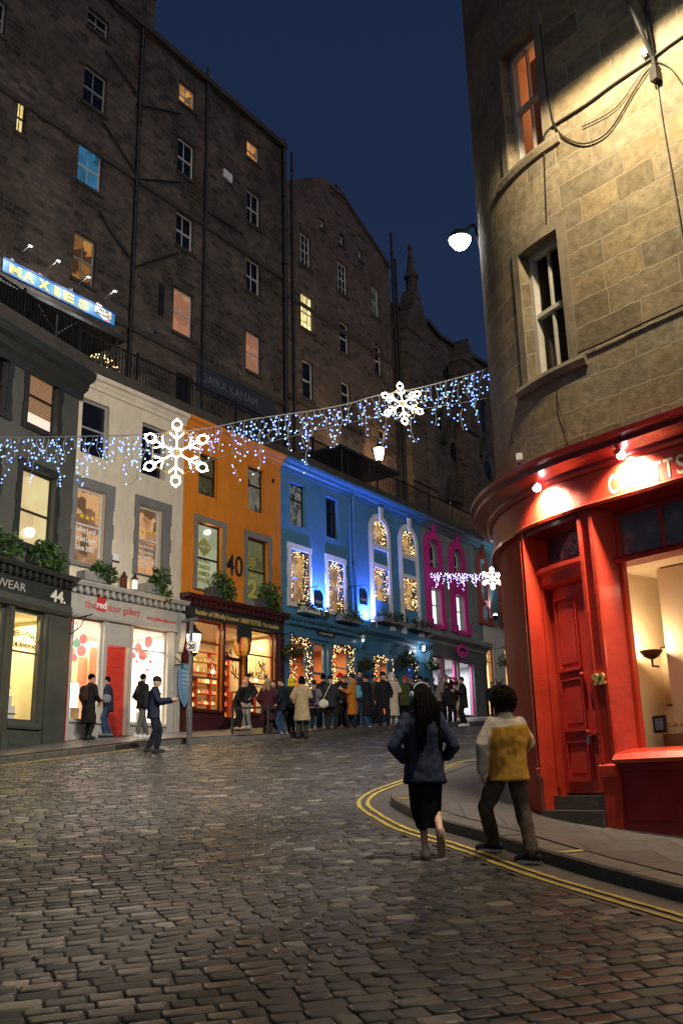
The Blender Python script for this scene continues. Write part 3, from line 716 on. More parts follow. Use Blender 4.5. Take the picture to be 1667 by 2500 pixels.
tag(mb.build('wall_plaque', [M['white'], M['maroon']], loc=FA.m(s, z, .01)), 'small white and maroon plaque between the windows of the cream house', 'plaque')
# ---------------------------------------------------------------- orange building
bo = thing('orange_building', 'bright orange rendered house number forty above a dark maroon gift shop', 'building', base_loc(FA, 6.8))
SL, SR = 4.27, 9.30
O1 = rc(FA, (486, 1103), (530.8, 1219)); O2 = rc(FA, (605.7, 1135), (645.5, 1256)); O3 = rc(FA, (483.5, 1270.5), (541, 1450)); O4 = rc(FA, (604, 1309), (655, 1478))
OB = rc(FA, (470, 1512), (540, 1728)); OM = rc(FA, (545.4, 1522), (596, 1767)); OR_ = rc(FA, (601.5, 1530), (670, 1739))
OB = (OB[0], OB[1], 3.95, 6.72); OR_ = (OR_[0], OR_[1], 3.95, 6.72); OM = (OB[1]+.1, OR_[0]-.1, 3.3, 6.72)
mb = MB(); mb.wall(FA, SL, SR, 2.6, ZC-.36, [O1, O2, O3, O4, OB, OM, OR_], .22); mb.build('wall', M['orange'], bo)
cornice(FA, bo, SL+.0, SR, ZC, M['orange'], .38, .3)
refl = lit_window('painted_reflection_pane', (.55, .50, .36), .22, .12, 3)  # faint emission stands in for a pale reflection in the pane
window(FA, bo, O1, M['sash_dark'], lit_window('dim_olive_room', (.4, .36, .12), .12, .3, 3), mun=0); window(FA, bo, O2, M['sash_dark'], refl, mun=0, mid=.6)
green = lit_window('pale_green_lit_blind', (.62, .66, .40), .52, .8, 1.5)
window(FA, bo, O3, M['sash_dark'], green, mun=0, mid=.48); window(FA, bo, O4, M['sash_dark'], lit_window('olive_poster_room', (.42, .40, .16), .24, .45, 2), mun=0, mid=.5)
surround(FA, bo, rc(FA, (474, 1253), (551, 1455)), O3, M['stonesurr']); surround(FA, bo, rc(FA, (595, 1291), (664, 1490)), O4, M['stonesurr'])
for zz in ((12.0, 9.2),): pass
s, z = FA.px(572, 1404); text(FA, '40', s, z-.02, 1.02, .01, M['charcoal2'], bo, 'house_number', width=.84, bold=.002, ext=.02)
yl = mat('olive_gold_lettering', (.34, .32, .07), .6, .1, 5, 0)
s3 = (O3[0]+O3[1])/2-.08; z3 = O3[2]
mb = MB(); zc = O3[3]-.75; mb.fprism(FA, [(s3-.33, zc), (s3-.2, zc+.16), (s3, zc+.32), (s3+.2, zc+.16), (s3+.33, zc), (s3+.2, zc-.16), (s3, zc-.32), (s3-.2, zc-.16)], -.178, -.172); mb.build('window_lettering', yl, bo)
text(FA, 'ORIGINAL', s3, zc-.06, .15, -.165, M['pale_letter'], bo, 'window_lettering', width=.5)
for i, b_ in enumerate(('WORLD', 'FAMOUS', 'ADMISSION', 'FREE')): text(FA, b_, s3, O3[2]+.95-i*.22, .2, -.165, yl, bo, 'window_lettering', width=.55, bold=.005)
s4 = (O4[0]+O4[1])/2-.08
mb = MB(); zc = O4[3]-.8; mb.fprism(FA, [(s4+(.26 if k % 2 else .17)*math.cos(k*math.pi/9), zc+(.26 if k % 2 else .17)*math.sin(k*math.pi/9)) for k in range(18)], -.178, -.172); mb.build('window_lettering', yl, bo)
ylb = mat('bright_olive_lettering', (.55, .52, .10), .6, .1, 5, 0)
text(FA, 'SUPERIOR', s4, O4[2]+1.1, .15, -.165, ylb, bo, 'window_lettering', width=.55, arc=.6); text(FA, 'GOODS', s4, O4[2]+.93, .14, -.165, ylb, bo, 'window_lettering', width=.42); text(FA, '2', s4, O4[2]+.2, .85, -.165, ylb, bo, 'window_lettering', width=.5, bold=.02)
lp = FA.m(s3+.12, O3[3]-.24, -.12); mb = MB(); mb.ball(lp, .09, 8); tag(mb.build('bare_bulb', emit('window_bulb', (1, .97, .85), 9), loc=lp), 'bright bare bulb at the top of the left shop upstairs window of the orange house', 'light bulb')
dentil_cornice(FA, bo, SL-.05, SR, 7.42, M['maroon'])
mb = MB(); mb.fbox(FA, SL, SR, 6.74, 7.11, -.01, .12); fa = mb.build('fascia', M['charcoal2'], bo)
text(FA, 'Retailer of Officially Licensed', 5.85, 6.86, .22, .124, M['gold'], fa, width=2.05); text(FA, 'HARRY POTTER', 7.5, 6.85, .24, .124, M['gold'], fa, width=1.05, bold=.003); text(FA, 'Merchandise', 8.55, 6.86, .22, .124, M['gold'], fa, width=.86)
mb = MB()
for a, b_ in ((SL, OB[0]-.002), (OB[1]+.002, OM[0]-.002), (OM[1]+.002, OR_[0]-.002), (OR_[1]+.002, SR)): mb.fbox(FA, a, b_, 2.7, 6.738, -.01, .07)
mb.fbox(FA, SL+.04, SL+.26, 2.7, 6.7, .072, .15); mb.fbox(FA, SR-.26, SR-.02, 2.7, 6.7, .072, .15); mb.build('pilasters', M['maroon'], bo)
mb = MB()
for r in (OB, OR_):
    mb.fbox(FA, r[0], r[1], 2.7, r[2]-.07, -.01, .05); mb.fbox(FA, r[0]-.03, r[1]+.03, r[2]-.068, r[2]-.002, -.01, .13); mb.fbox(FA, r[0]+.1, r[1]-.1, 3.15, r[2]-.22, .052, .07)
mb.build('stall_riser', M['maroon'], bo)
glazing(FA, bo, OB, M['maroon'], bars_z=(4.95, 6.05)); glazing(FA, bo, OR_, M['maroon'], bars_z=(4.95, 5.9)); 
mb = MB(); mb.fbox(FA, OM[0], OM[0]+.07, OM[2], OM[3], -.18, -.1); mb.fbox(FA, OM[1]-.07, OM[1], OM[2], OM[3], -.18, -.1); mb.fbox(FA, OM[0]+.07, OM[1]-.07, 5.62, 5.72, -.18, -.1); mb.fbox(FA, OM[0]+.07, OM[1]-.07, OM[2], OM[2]+.5, -.17, -.12); dr = mb.build('door', M['maroon'], bo); pm = MB(); pm.fquad(FA, OM[0], OM[1], OM[2], OM[3], -.15); pm.build('pane', M['glass'], dr)
cw = mat('warm_shop_wall', (.62, .50, .30), .8, .2, 2, 0)
room(FA, bo, SL+.25, SR-.25, 3.25, 6.71, 2.4, [cw, boards, paleceil])
area(FA, 5.6, 6.62, -1.0, 1.8, 1.0, 75, (1, .72, .36)); area(FA, 8.1, 6.62, -1.0, 1.8, 1.0, 85, (1, .74, .38))
lw_ = mat('gold_window_lettering', (.14, .10, .03), .5, .1, 5, 0)
s5 = (OR_[0]+OR_[1])/2; text(FA, 'MUSEUM', s5, 5.12, .32, -.08, lw_, bo, 'window_lettering', width=.95, bold=.004); text(FA, 'CONTEXT', s5, 4.82, .2, -.08, lw_, bo, 'window_lettering', width=.7)
s6 = (OB[0]+OB[1])/2; text(FA, 'MUSEUM', s6, 5.4, .3, -.08, yl, bo, 'window_lettering', width=.95); text(FA, 'CONTEXT', s6, 5.12, .2, -.08, yl, bo, 'window_lettering', width=.7)
shelfred = mat('red_shelf', (.40, .05, .02), .5, .15, 5, 0)
gcol = [emit('lit_glass_jar', (1, .62, .26), 1.4), pm_['red'], pm_['yellow'], M['gold']]
def shelf_unit(s0, s1, z0, rows, o, label, dz=.30):
    t = thing('display_shelf', label, 'shelf', FA.m((s0+s1)/2, z0, o), 'shelves in the gift shop window'); mb = MB()
    for k in range(rows+1): mb.fbox(FA, s0, s1, z0+k*dz, z0+k*dz+.025, o-.22, o)
    for s in (s0, s1-.03, (s0+s1)/2): mb.fbox(FA, s, s+.03, z0+.026, z0+rows*dz-.002, o-.2, o-.01)
    mb.build('shelves', shelfred, t)
    mb = MB()
    for k in range(rows):
        s = s0+.08
        while s < s1-.08:
            h = rnd.uniform(.10, .2); r = rnd.uniform(.03, .05); mb.lathe(FA.m(s, z0+k*dz+.027, o-.1), [(r, 0), (r, h*.6), (r*.4, h*.75), (r*.4, h)], 7, rnd.choice((0, 0, 1, 2, 3))); s += rnd.uniform(.1, .16)
    mb.build('goods', gcol, t)
shelf_unit(SL+.35, 6.4, 3.3, 9, -2.1, 'tall red shelf of goods on the back wall of the gift shop left bay', .36); shelf_unit(7.1, SR-.3, 3.3, 8, -2.1, 'tall red shelf of goods on the back wall of the gift shop right bay', .36)
rg_ = random.Random(4)
for k in range(9):
    s = rg_.choice((4.7, 5.2, 5.7, 7.4, 7.9, 8.5, 8.9))+rg_.uniform(-.2, .2); z = rg_.uniform(5.3, 6.3); o_ = rg_.uniform(-1.6, -.5); p = FA.m(s, z, o_); mb = MB()
    for j in range(7): a = FA.m(s+rg_.uniform(-.3, .3), z+rg_.uniform(-.25, .25), o_+rg_.uniform(-.1, .1)); b_ = FA.m(s+rg_.uniform(-.3, .3), z+rg_.uniform(-.25, .25), o_); mb.tube([a, b_], .02, 5)
    mb.tube([p, FA.m(s, 6.7, o_)], .008, 4); tag(mb.build('hanging_broom', M['maroon'], loc=p), 'dark twiggy ornament hanging from the gift shop ceiling', 'ornament', 'twiggy ornaments hanging in the gift shop')
shelf_unit(OB[0]+.1, OB[1]-.45, 3.5, 5, -.6, 'red shelves of small lit jars in the left bay of the gift shop'); shelf_unit(OR_[0]+.15, OR_[1]-.1, 3.5, 4, -.7, 'red shelves of lit bottles in the right bay of the gift shop')
for k, (x, y) in enumerate(((640, 1585), (655, 1610), (520, 1640), (625, 1660), (662, 1665))):
    s, z = FA.px(x, y, -.5); p = FA.m(s, z, -.5); t = thing('hanging_lamp', f'small round warm lamp hanging in the gift shop window, {["highest", "upper", "left bay", "lower", "lowest"][k]} of five', 'lamp', p, 'warm lamps in the gift shop'); mb = MB(); mb.ball(p, .075, 8); mb.build('globe', emit('warm_globe', (1, .70, .34), 5), t); mb = MB(); mb.tube([p+Vector((0, 0, .08)), Vector((p.x, p.y, 6.7))], .006, 4); mb.build('flex', M['black'], t)
# hanging sign and flame basket in the doorway
p = FA.m((OM[0]+OM[1])/2, 6.05, .35); t = thing('flame_basket', 'round hanging basket painted with orange and red flames above the gift shop door', 'hanging ornament', p)
mb = MB()
prof = [(.05, -.36), (.17, -.33), (.26, -.2), (.29, 0), (.25, .18), (.2, .24)]
for k in range(16):
    a0, a1 = 2*math.pi*k/16, 2*math.pi*(k+1)/16
    for i in range(len(prof)-1):
        (r0, z0), (r1, z1) = prof[i], prof[i+1]; sh = (.2 if i > 1 else 0)
        q = [p+Vector((r0*math.cos(a0+sh*.0), r0*math.sin(a0), z0)), p+Vector((r0*math.cos(a1), r0*math.sin(a1), z0)), p+Vector((r1*math.cos(a1), r1*math.sin(a1), z1)), p+Vector((r1*math.cos(a0), r1*math.sin(a0), z1))]
        mb.add(q, [(0, 1, 2, 3)], k % 3)
mb.build('basket', [mat('flame_orange', (.85, .28, .03), .5, .1, 5, 0), mat('flame_yellow', (.85, .55, .08), .5, .1, 5, 0), mat('flame_red', (.4, .06, .02), .5, .1, 5, 0)], t); mb = MB(); mb.tube([p+Vector((0, 0, .24)), p+Vector((0, 0, .66))], .012, 5); mb.build('chain', M['iron'], t)
p = FA.m((OM[0]+OM[1])/2, 6.35, .42); mb = MB(); mb.fprism(FA, [((OM[0]+OM[1])/2+x, 6.38+z) for x, z in ((-.36, -.18), (-.3, -.3), (.3, -.3), (.36, -.18), (.36, .18), (.3, .28), (-.3, .28), (-.36, .18))], .40, .44); mb.fprof(FA, (OM[0]+OM[1])/2-.02, (OM[0]+OM[1])/2+.02, [(.1, 6.7), (.5, 6.7), (.5, 6.66), (.1, 6.66)])
tag(mb.build('hanging_sign', M['charcoal2'], loc=p), 'dark shaped sign board hanging above the flame basket', 'sign')
window_box(FA, *[FA.px(x, 1450)[0] for x in (497, 522)], 7.46, .02, .38, .3, M['lead'], 'grey window box overflowing with bright green leaves under the left window of the orange house', n=420, rise=.5, shift=.35, spread=.32)
window_box(FA, *[FA.px(x, 1478)[0] for x in (617, 640)], 7.46, .02, .38, .3, M['lead'], 'grey window box overflowing with bright green leaves under the right window of the orange house', n=420, rise=.48, shift=.38, spread=.35)
mb = MB(); s, z = FA.px(666, 1174); mb.fbox(FA, s-.06, s+.06, z-.08, z+.08, 0, .02); mb.build('vent', M['black'], bo)
# ---------------------------------------------------------------- garlands
def garland(F, pts, label, o, r=.1, nb=80, leaf=5, dens=1.0, red=.12, group='lit garlands round the blue shop windows'):
    """fir garland hung along a path of (s,z) points, with fairy lights and a few red baubles"""
    P = [F.m(s, z, o) for s, z in pts]
    t = thing('garland', label, 'garland', P[0], group)
    L = [0]
    for a, b_ in zip(P, P[1:]): L.append(L[-1]+(b_-a).length)
    def at(d):
        for i in range(len(P)-1):
            if d <= L[i+1]: return P[i]+(P[i+1]-P[i])*((d-L[i])/max(1e-6, L[i+1]-L[i]))
        return P[-1]
    mb = MB(); n = int(L[-1]*dens/.05)
    for k in range(n): mb.leaves(at(L[-1]*(k+.5)/n), (r, r, r), leaf, .09)
    mb.build('fir_branches', [M['pine1'], M['pine2']], t)
    mb = MB()
    for k in range(int(nb*1.25)):
        q = at(L[-1]*rnd.random()); d = Vector((rnd.gauss(0, 1), rnd.gauss(0, 1), rnd.gauss(0, 1))).normalized()*r*rnd.uniform(.5, 1.15)
        mb.gem(q+d+Vector((F.n.x, F.n.y, 0))*.03, rnd.uniform(.010, .019), 0)
    mb.build('fairy_lights', M['fairy'], t)['kind'] = 'stuff'
    if red:
        for k in range(int(nb*red*.6)): mb = MB(); mb.ball(at(L[-1]*rnd.random())+Vector((F.n.x, F.n.y, 0))*r*.9, .045, 6); mb.build('bauble', M['fairyred'], t)
    return t
def frame_path(r, inset=.1, arch=False):
    s0, s1, z0, z1 = r[:4]; s0 += inset; s1 -= inset
    if not arch: return [(s0, z0), (s0, z1-inset), (s1, z1-inset), (s1, z0)]
    R = (s1-s0)/2; sm = (s0+s1)/2; zt = z1-inset-R
    return [(s0, z0)]+[(sm-R*math.cos(math.pi*i/8), zt+R*math.sin(math.pi*i/8)) for i in range(9)]+[(s1, z0)]
# ---------------------------------------------------------------- blue building, left half
bb = thing('blue_building', 'blue painted house with two white framed garlanded windows above the restaurant front', 'building', base_loc(FA, 11.6))
SL, SR = 9.30, 14.03
B1 = rc(FA, (707.4, 1174), (747, 1291)); B2 = rc(FA, (795.4, 1209.7), (827, 1319)); B3 = rc(FA, (708, 1338.5), (755, 1480)); B4 = rc(FA, (799, 1367), (840, 1500))
E1 = rc(FA, (703.6, 1550.5), (758, 1740)); E3 = rc(FA, (805.6, 1573), (862, 1740)); E2 = (E1[1]+.16, E3[0]-.2, 3.4, 6.65)
E1 = (E1[0], E1[1], 4.15, 6.75); E3 = (E3[0], E3[1], 4.2, 6.75)
mb = MB(); mb.wall(FA, SL, SR, 2.8, ZC-.36, [B1, B2, B3, B4, E1, E2, E3], .25); mb.build('wall', M['blue'], bb)
cornice(FA, bb, SL, SR, ZC, M['bluejoin'], .42, .36)
window(FA, bb, B1, M['sash_dark'], lit_window('shuttered_room', (.5, .55, .5), .22, .05, 5), mun=0, mid=.62); window(FA, bb, B2, M['sash_dark'], M['dark'], mun=0, mid=.66)
warm2 = lit_window('candlelit_restaurant', (1, .55, .20), .55, .35, 2.5)
for w_ in (B3, B4): window(FA, bb, w_, M['sash_white'], warm2, mun=1, mid=.5, depth=.25)
surround(FA, bb, rc(FA, (699.7, 1322), (761, 1492)), B3, M['whitesurr'], o=.06); surround(FA, bb, rc(FA, (792, 1351), (846.4, 1510)), B4, M['whitesurr'], o=.06)
garland(FA, frame_path(B3, .12), 'fir garland with warm lights framing the left white framed window of the blue house', -.1, .12, 130); garland(FA, frame_path(B4, .12), 'fir garland with warm lights framing the right white framed window of the blue house', -.1, .12, 130)
pipe(FA, bb, SR-.12, 7.5, ZC-.4, M['bluejoin'], o=.1, r=.075); pipe(FA, bb, SR-.36, 7.5, ZC-.8, M['bluejoin'], o=.08, r=.045)
dentil_cornice(FA, bb, SL, SR, 7.42, M['bluejoin'])
mb = MB(); mb.fbox(FA, SL, SR, 6.78, 7.11, -.01, .1); fa = mb.build('fascia', M['bluejoin'], bb)
s, z = FA.px(790, 1549); mb = MB(); mb.fprism(FA, [(s+x, z+y) for x, y in ((-.62, 0), (-.5, .1), (.5, .1), (.62, 0), (.5, -.1), (-.5, -.1))], .102, .125); sg = mb.build('name_board', M['charcoal2'], fa)
text(FA, 'VICTORIA STREET', s, z-.04, .1, .127, M['pale_letter'], sg, width=.9)
mb = MB()
for a, b_ in ((SL, E1[0]-.002), (E1[1]+.002, E2[0]-.002), (E2[1]+.002, E3[0]-.002), (E3[1]+.002, SR)): mb.fbox(FA, a, b_, 2.9, 6.778, -.01, .06)
mb.fbox(FA, SL, SL+.25, 2.9, 6.75, .062, .13); mb.fbox(FA, SR-.25, SR, 2.9, 6.75, .062, .13); mb.build('pilasters', M['bluejoin'], bb)
mb = MB()
for r in (E1, E3): mb.fbox(FA, r[0], r[1], 2.9, r[2]-.06, -.01, .04); mb.fbox(FA, r[0], r[1], r[2]-.058, r[2]-.002, -.01, .1)
mb.build('stall_riser', M['bluejoin'], bb)
glazing(FA, bb, E1, M['bluejoin'], bars_z=(5.9,)); glazing(FA, bb, E3, M['bluejoin'], bars_z=(5.9,))
mb = MB(); r = E2; mb.fbox(FA, r[0], r[0]+.08, r[2], r[3], -.2, -.1); mb.fbox(FA, r[1]-.08, r[1], r[2], r[3], -.2, -.1); mb.fbox(FA, r[0]+.08, r[1]-.08, 5.55, 5.63, -.2, -.1); mb.fbox(FA, r[0]+.08, r[1]-.08, r[2], 4.1, -.19, -.12); dr = mb.build('door', M['bluejoin'], bb); pm = MB(); pm.fquad(FA, r[0], r[1], r[2], r[3], -.16); pm.build('pane', M['glass'], dr)
ow = mat('terracotta_wall', (.60, .26, .12), .8, .15, 2, 0); room(FA, bb, SL+.2, SR-.2, 3.3, 6.76, 2.2, [ow, boards, paleceil])
area(FA, 11.6, 6.6, -1.1, 3.0, 1.0, 110, (1, .62, .30))
garland(FA, frame_path(E1, .12), 'thick fir garland with red baubles framing the left shop window of the restaurant', .02, .17, 210, 6, red=.3); garland(FA, frame_path(E3, .12), 'thick fir garland with warm lights framing the shop window right of the restaurant door', .02, .16, 200, 6)
for k, (x0, x1, y) in enumerate(((721, 772, 1492), (813, 859, 1506))):
    window_box(FA, FA.px(x0, y)[0], FA.px(x1, y)[0], 7.62, .08, .4, .2, M['whitesurr'] if k == 0 else M['planter'], ['cream', 'weathered grey'][k]+' window box of sparse evergreen below the '+['left', 'right'][k]+' garlanded window of the blue house', ('pine1', 'pine2'), 150, .22, .12, .25)
def floodlight(s, z, ang, label, col=(.16, .24, 1.0), e=90):
    p = FA.m(s, z, .35); t = thing('floodlight', label, 'light', p, 'blue floodlights on the restaurant cornice'); mb = MB()
    mb.box(p, (.2, .12, .26), math.atan2(FA.d.y, FA.d.x)); mb.tube([p+Vector((0, 0, -.12)), p+Vector((0, 0, -.3))], .02, 5); mb.build('housing', M['lead'], t)
    q = FA.m(s-.02, z+.145, .33); mb = MB(); mb.box(q, (.15, .09, .012), math.atan2(FA.d.y, FA.d.x)); mb.build('lens', emit('blue_led_face', (.25, .4, 1), 20), t)
    spot(FA.m(s, z+.17, .34), FA.m(s+ang, z+1.6, .0), e, col, 150, .9, .05)
s, z = FA.px(778, 1508); floodlight(s, 7.68, -.05, 'small blue uplighter between the two garlanded windows of the blue house', e=1500); s, z = FA.px(893, 1508); floodlight(s, 7.72, -.1, 'small blue uplighter by the drainpipe of the blue house', e=1500)
def cafe_sign(x, y, label, txt):
    s, z = FA.px(x, y, .5); p = FA.m(s, z, .5); t = thing('hanging_sign', label, 'sign', p, 'blue hanging signs of the restaurant'); mb = MB()
    pts = [(-.26, -.34), (.28, -.34), (.28, .16), (.2, .22), (.08, .32), (-.06, .26), (-.18, .30), (-.26, .22)]
    mb.fprism(FA, [(s+a, z+b_) for a, b_ in pts], .49, .52); bd = mb.build('board', mat('deep_blue_sign', (.012, .05, .22), .5, .15, 5, 0), t)
    text(FA, txt, s+.01, z-.2, .15, .522, M['white'], bd, width=.4)
    mb = MB(); mb.tube([FA.m(s-.3, z+.36, .03), FA.m(s-.28, z+.36, .7)], .015, 5); mb.tube([FA.m(s-.28, z+.36, .5), FA.m(s, z+.3, .5)], .01, 4); mb.build('bracket', M['iron'], t)
cafe_sign(777, 1460, 'dark blue shaped sign hanging between the garlanded windows of the blue house', 'BLEUE'); cafe_sign(886, 1455, 'dark blue shaped sign hanging right of the blue drainpipe', 'BLEUE')
# ---------------------------------------------------------------- blue building, right half with arched windows
b2 = thing('arched_blue_building', 'blue painted house with two tall white arched windows full of fairy lights', 'building', base_loc(FA, 16.8))
SL, SR = 14.03, 19.6
def arch_pair(b, xs_, wallmat_holes, up, lo): pass
A1u = rc(FA, (906, 1263), (944, 1337)); A1l = rc(FA, (910, 1383), (949, 1472)); A2u = rc(FA, (978, 1289), (1012, 1360)); A2l = rc(FA, (982, 1409), (1019, 1494))
def mk(u, l): s0, s1 = min(u[0], l[0]), max(u[1], l[1]); return (s0, s1, u[2], u[3], 'a'), (s0, s1, l[2], l[3])
A1u, A1l = mk(A1u, A1l); A2u, A2l = mk(A2u, A2l)
F1 = rc(FA, (909, 1592), (958, 1740)); F1 = (F1[0], F1[1], 4.3, 6.6); F2 = rc(FA, (989, 1598), (1021, 1760)); F2 = (F2[0], F2[1], 3.6, 6.6)
mb = MB(); mb.wall(FA, SL, SR, 2.9, ZC-.36, [A1u, A1l, A2u, A2l, F1, F2], .25); mb.build('wall', M['blue'], b2)
cornice(FA, b2, SL, SR, ZC, M['bluejoin'], .42, .4)
def arch_surround(F, b, u, l, zb, mt, w=.26, o=.07, key=True, panel=None):
    s0, s1, z1 = u[0], u[1], u[3]; R = (s1-s0)/2; sm = (s0+s1)/2; zt = z1-R; mb = MB(); n = 14
    for (wi, wo, oo) in ((.0, w*.55, o), (w*.552, w, o*.6)):
        for i in range(n):
            a0, a1 = math.pi*i/n, math.pi*(i+1)/n
            f = lambda r, a: (sm-r*math.cos(a), zt+r*math.sin(a))
            mb.fprism(F, [f(R+wi, a0), f(R+wo, a0), f(R+wo, a1), f(R+wi, a1)], -.005, oo)
        mb.fbox(F, s0-wo, s0-wi-.001, zb, zt, -.005, oo); mb.fbox(F, s1+wi+.001, s1+wo, zb, zt, -.005, oo)
    mb.fbox(F, s0, s1, u[2]-.22, u[2]-.002, -.2, o*.8); mb.fbox(F, s0, s1, l[3]+.002, l[3]+.18, -.2, o*.8)
    if key: mb.fprism(F, [(sm-.09, z1-.02), (sm+.09, z1-.02), (sm+.14, z1+w+.28), (sm-.14, z1+w+.28)], o+.001, o+.09)
    mb.fbox(F, s0-w-.04, s0-.002, zb-.02, zb+.35, o+.001, o+.05); mb.fbox(F, s1+.002, s1+w+.04, zb-.02, zb+.35, o+.001, o+.05)
    return mb.build('arched_surround', mt, b)
for u, l in ((A1u, A1l), (A2u, A2l)):
    arch_surround(FA, b2, u, l, 7.75, M['whitesurr'])
    window(FA, b2, u, M['sash_white'], warm2, arch=True, mun=1, mid=.45, depth=.25); window(FA, b2, l, M['sash_white'], warm2, mun=1, depth=.25)
for k, (u, l) in enumerate(((A1u, A1l), (A2u, A2l))):
    nm = ['left', 'right'][k]
    garland(FA, frame_path(u, .1, True), f'fir garland with warm lights round the arched top of the {nm} white arched window', -.1, .11, 110); garland(FA, frame_path(l, .1), f'fir garland with warm lights round the lower sash of the {nm} white arched window', -.1, .12, 130)
for k, (x0, x1, y) in enumerate(((912, 970, 1480), (985, 1035, 1498))):
    window_box(FA, FA.px(x0, y)[0], FA.px(x1, y)[0], 7.95, .08, .42, .2, M['planter'], 'dark window box of bushy evergreen below the '+['left', 'right'][k]+' white arched window', ('pine1', 'pine2'), 220, .25, .12, .2)
mb = MB(); mb.fprof(FA, SL, SR, [(-.01, 7.2), (.1, 7.2), (.14, 7.35), (.4, 7.45), (.42, 7.6), (.1, 7.66), (-.01, 7.66)]); mb.build('shop_cornice', M['bluejoin'], b2)
mb = MB(); mb.fbox(FA, SL, SR, 6.62, 7.198, -.01, .09); mb.build('fascia', M['bluejoin'], b2)
mb = MB()
for a, b_ in ((SL, F1[0]-.002), (F1[1]+.002, F2[0]-.002), (F2[1]+.002, SR)): mb.fbox(FA, a, b_, 3.0, 6.618, -.01, .05)
for s in (SL+.02, 16.05, 17.3, SR-.32): mb.fbox(FA, s, s+.3, 3.0, 7.15, .092, .16); mb.fprof(FA, s+.04, s+.26, [(.162, 6.75), (.25, 6.85), (.34, 7.1), (.34, 7.19), (.162, 7.19)])
mb.build('pilasters', M['bluejoin'], b2)
mb = MB(); mb.fbox(FA, F1[0], F1[1], 3.0, F1[2]-.02, -.01, .04); mb.build('stall_riser', M['bluejoin'], b2)
glazing(FA, b2, F1, M['bluejoin'], bars_s=((F1[0]+F1[1])/2,), bars_z=(5.8,))
mb = MB(); r = F2; mb.fbox(FA, r[0], r[0]+.1, r[2], r[3], -.2, -.1); mb.fbox(FA, r[1]-.1, r[1], r[2], r[3], -.2, -.1); mb.fbox(FA, r[0]+.1, r[1]-.1, r[3]-.5, r[3]-.4, -.2, -.1); dr = mb.build('door', M['bluejoin'], b2); pm = MB(); pm.fquad(FA, r[0], r[1], r[2], r[3], -.16); pm.build('pane', lit_window('blue_lit_hall', (.03, .12, .75), .6, .6, 2), dr)
room(FA, b2, SL+.2, F2[0]-.2, 3.4, 6.6, 2.0, [ow, boards, paleceil]); area(FA, 16.0, 6.5, -1.0, 2.0, 1.0, 60, (1, .62, .30))
garland(FA, frame_path(F1, .1), 'fir garland with warm lights round the ground floor window under the left arched window', .02, .15, 170, 6); garland(FA, [(F2[0]+.05, 5.2), (F2[0]+.05, F2[3]-.1), (F2[1]-.05, F2[3]-.1), (F2[1]-.05, 4.2)], 'thin dark garland round the blue lit doorway', .02, .1, 40, 5)
def basket(x, y, off, label, r=.34, n=260, plant=('pine1', 'pine2')):
    s, z = FA.px(x, y, off); p = FA.m(s, z, off); t = thing('hanging_basket', label, 'plant', p, 'hanging baskets along the row'); mb = MB(); mb.leaves(p, (r, r, r*.7), n, .13, droop=.4); mb.build('foliage', [M[plant[0]], M[plant[1]]], t)
    mb = MB(); mb.lathe(p+Vector((0, 0, -.2)), [(.05, -.06), (.16, 0), (.2, .12)], 10); mb.build('bowl', M['iron'], t); mb = MB(); mb.tube([FA.m(s, z+.55, .05), FA.m(s, z+.6, off)], .014, 5); mb.tube([FA.m(s, z+.6, off), p], .008, 4); mb.build('bracket', M['iron'], t)
basket(718, 1585, .6, 'fir hanging basket over the left restaurant shop window', .42); basket(894, 1620, .6, 'fir hanging basket left of the garlanded window under the arches', .34); basket(992, 1608, .7, 'large fir hanging basket beside the blue lit doorway', .5, 380); basket(1056, 1622, .6, 'loose green hanging basket in front of the grey shop', .36, 220, ('leaf1', 'leaf2')); basket(1237, 1610, .9, 'green hanging basket by the teal building at the far end', .5, 320, ('leaf1', 'pine2'))
for k, (x, y) in enumerate(((886, 1556), (1033, 1580))):
    s, z = FA.px(x, y, .3); p = FA.m(s, z, .3); t = thing('wall_spotlight', ['small white spotlight on the blue shop cornice', 'bright white spotlight at the right end of the blue shop'][k], 'light', p); mb = MB(); mb.lathe(p, [(.05, -.1), (.08, 0), (.08, .08)], 8); mb.tube([p, FA.m(s, z+.1, .05)], .015, 5); mb.build('housing', M['white'], t); mb = MB(); mb.ball(p+Vector((0, 0, -.1)), .055, 8); mb.build('lens', emit('spot_lens', (.9, .97, 1), 6 if k == 0 else 30), t)
    if k: point(p+Vector((.1, -.15, -.2)), 12, (.9, .95, 1), .05)
# ---------------------------------------------------------------- grey building with magenta arches
bg_ = thing('grey_building', 'dark grey house with two tall magenta framed arched windows', 'building', base_loc(FA, 22.5))
SL, SR = 19.6, 25.35
G1u = rc(FA, (1044, 1313.5), (1067, 1391)); G1l = rc(FA, (1048, 1433), (1076, 1527)); G2u = rc(FA, (1102.5, 1338), (1125, 1399)); G2l = rc(FA, (1108, 1450), (1133.6, 1542))
G1u, G1l = mk(G1u, G1l); G2u, G2l = mk(G2u, G2l)
H1 = rc(FA, (1051, 1579), (1085, 1740)); H1 = (H1[0], H1[1], 4.6, 7.05); H2 = rc(FA, (1117, 1592), (1158, 1700)); H2 = (H2[0], H2[1], 4.6, 7.05); HD = (H1[1]+.15, H2[0]-.15, 4.0, 7.05)
mb = MB(); mb.wall(FA, SL, SR, 3.2, ZC-.36, [G1u, G1l, G2u, G2l, H1, H2, HD], .25); mb.build('wall', M['grey'], bg_)
cornice(FA, bg_, SL, SR, ZC, mat('grey_cornice', (.10, .12, .13), .7, .15, 4, .1, stain=.3), .4, .36)
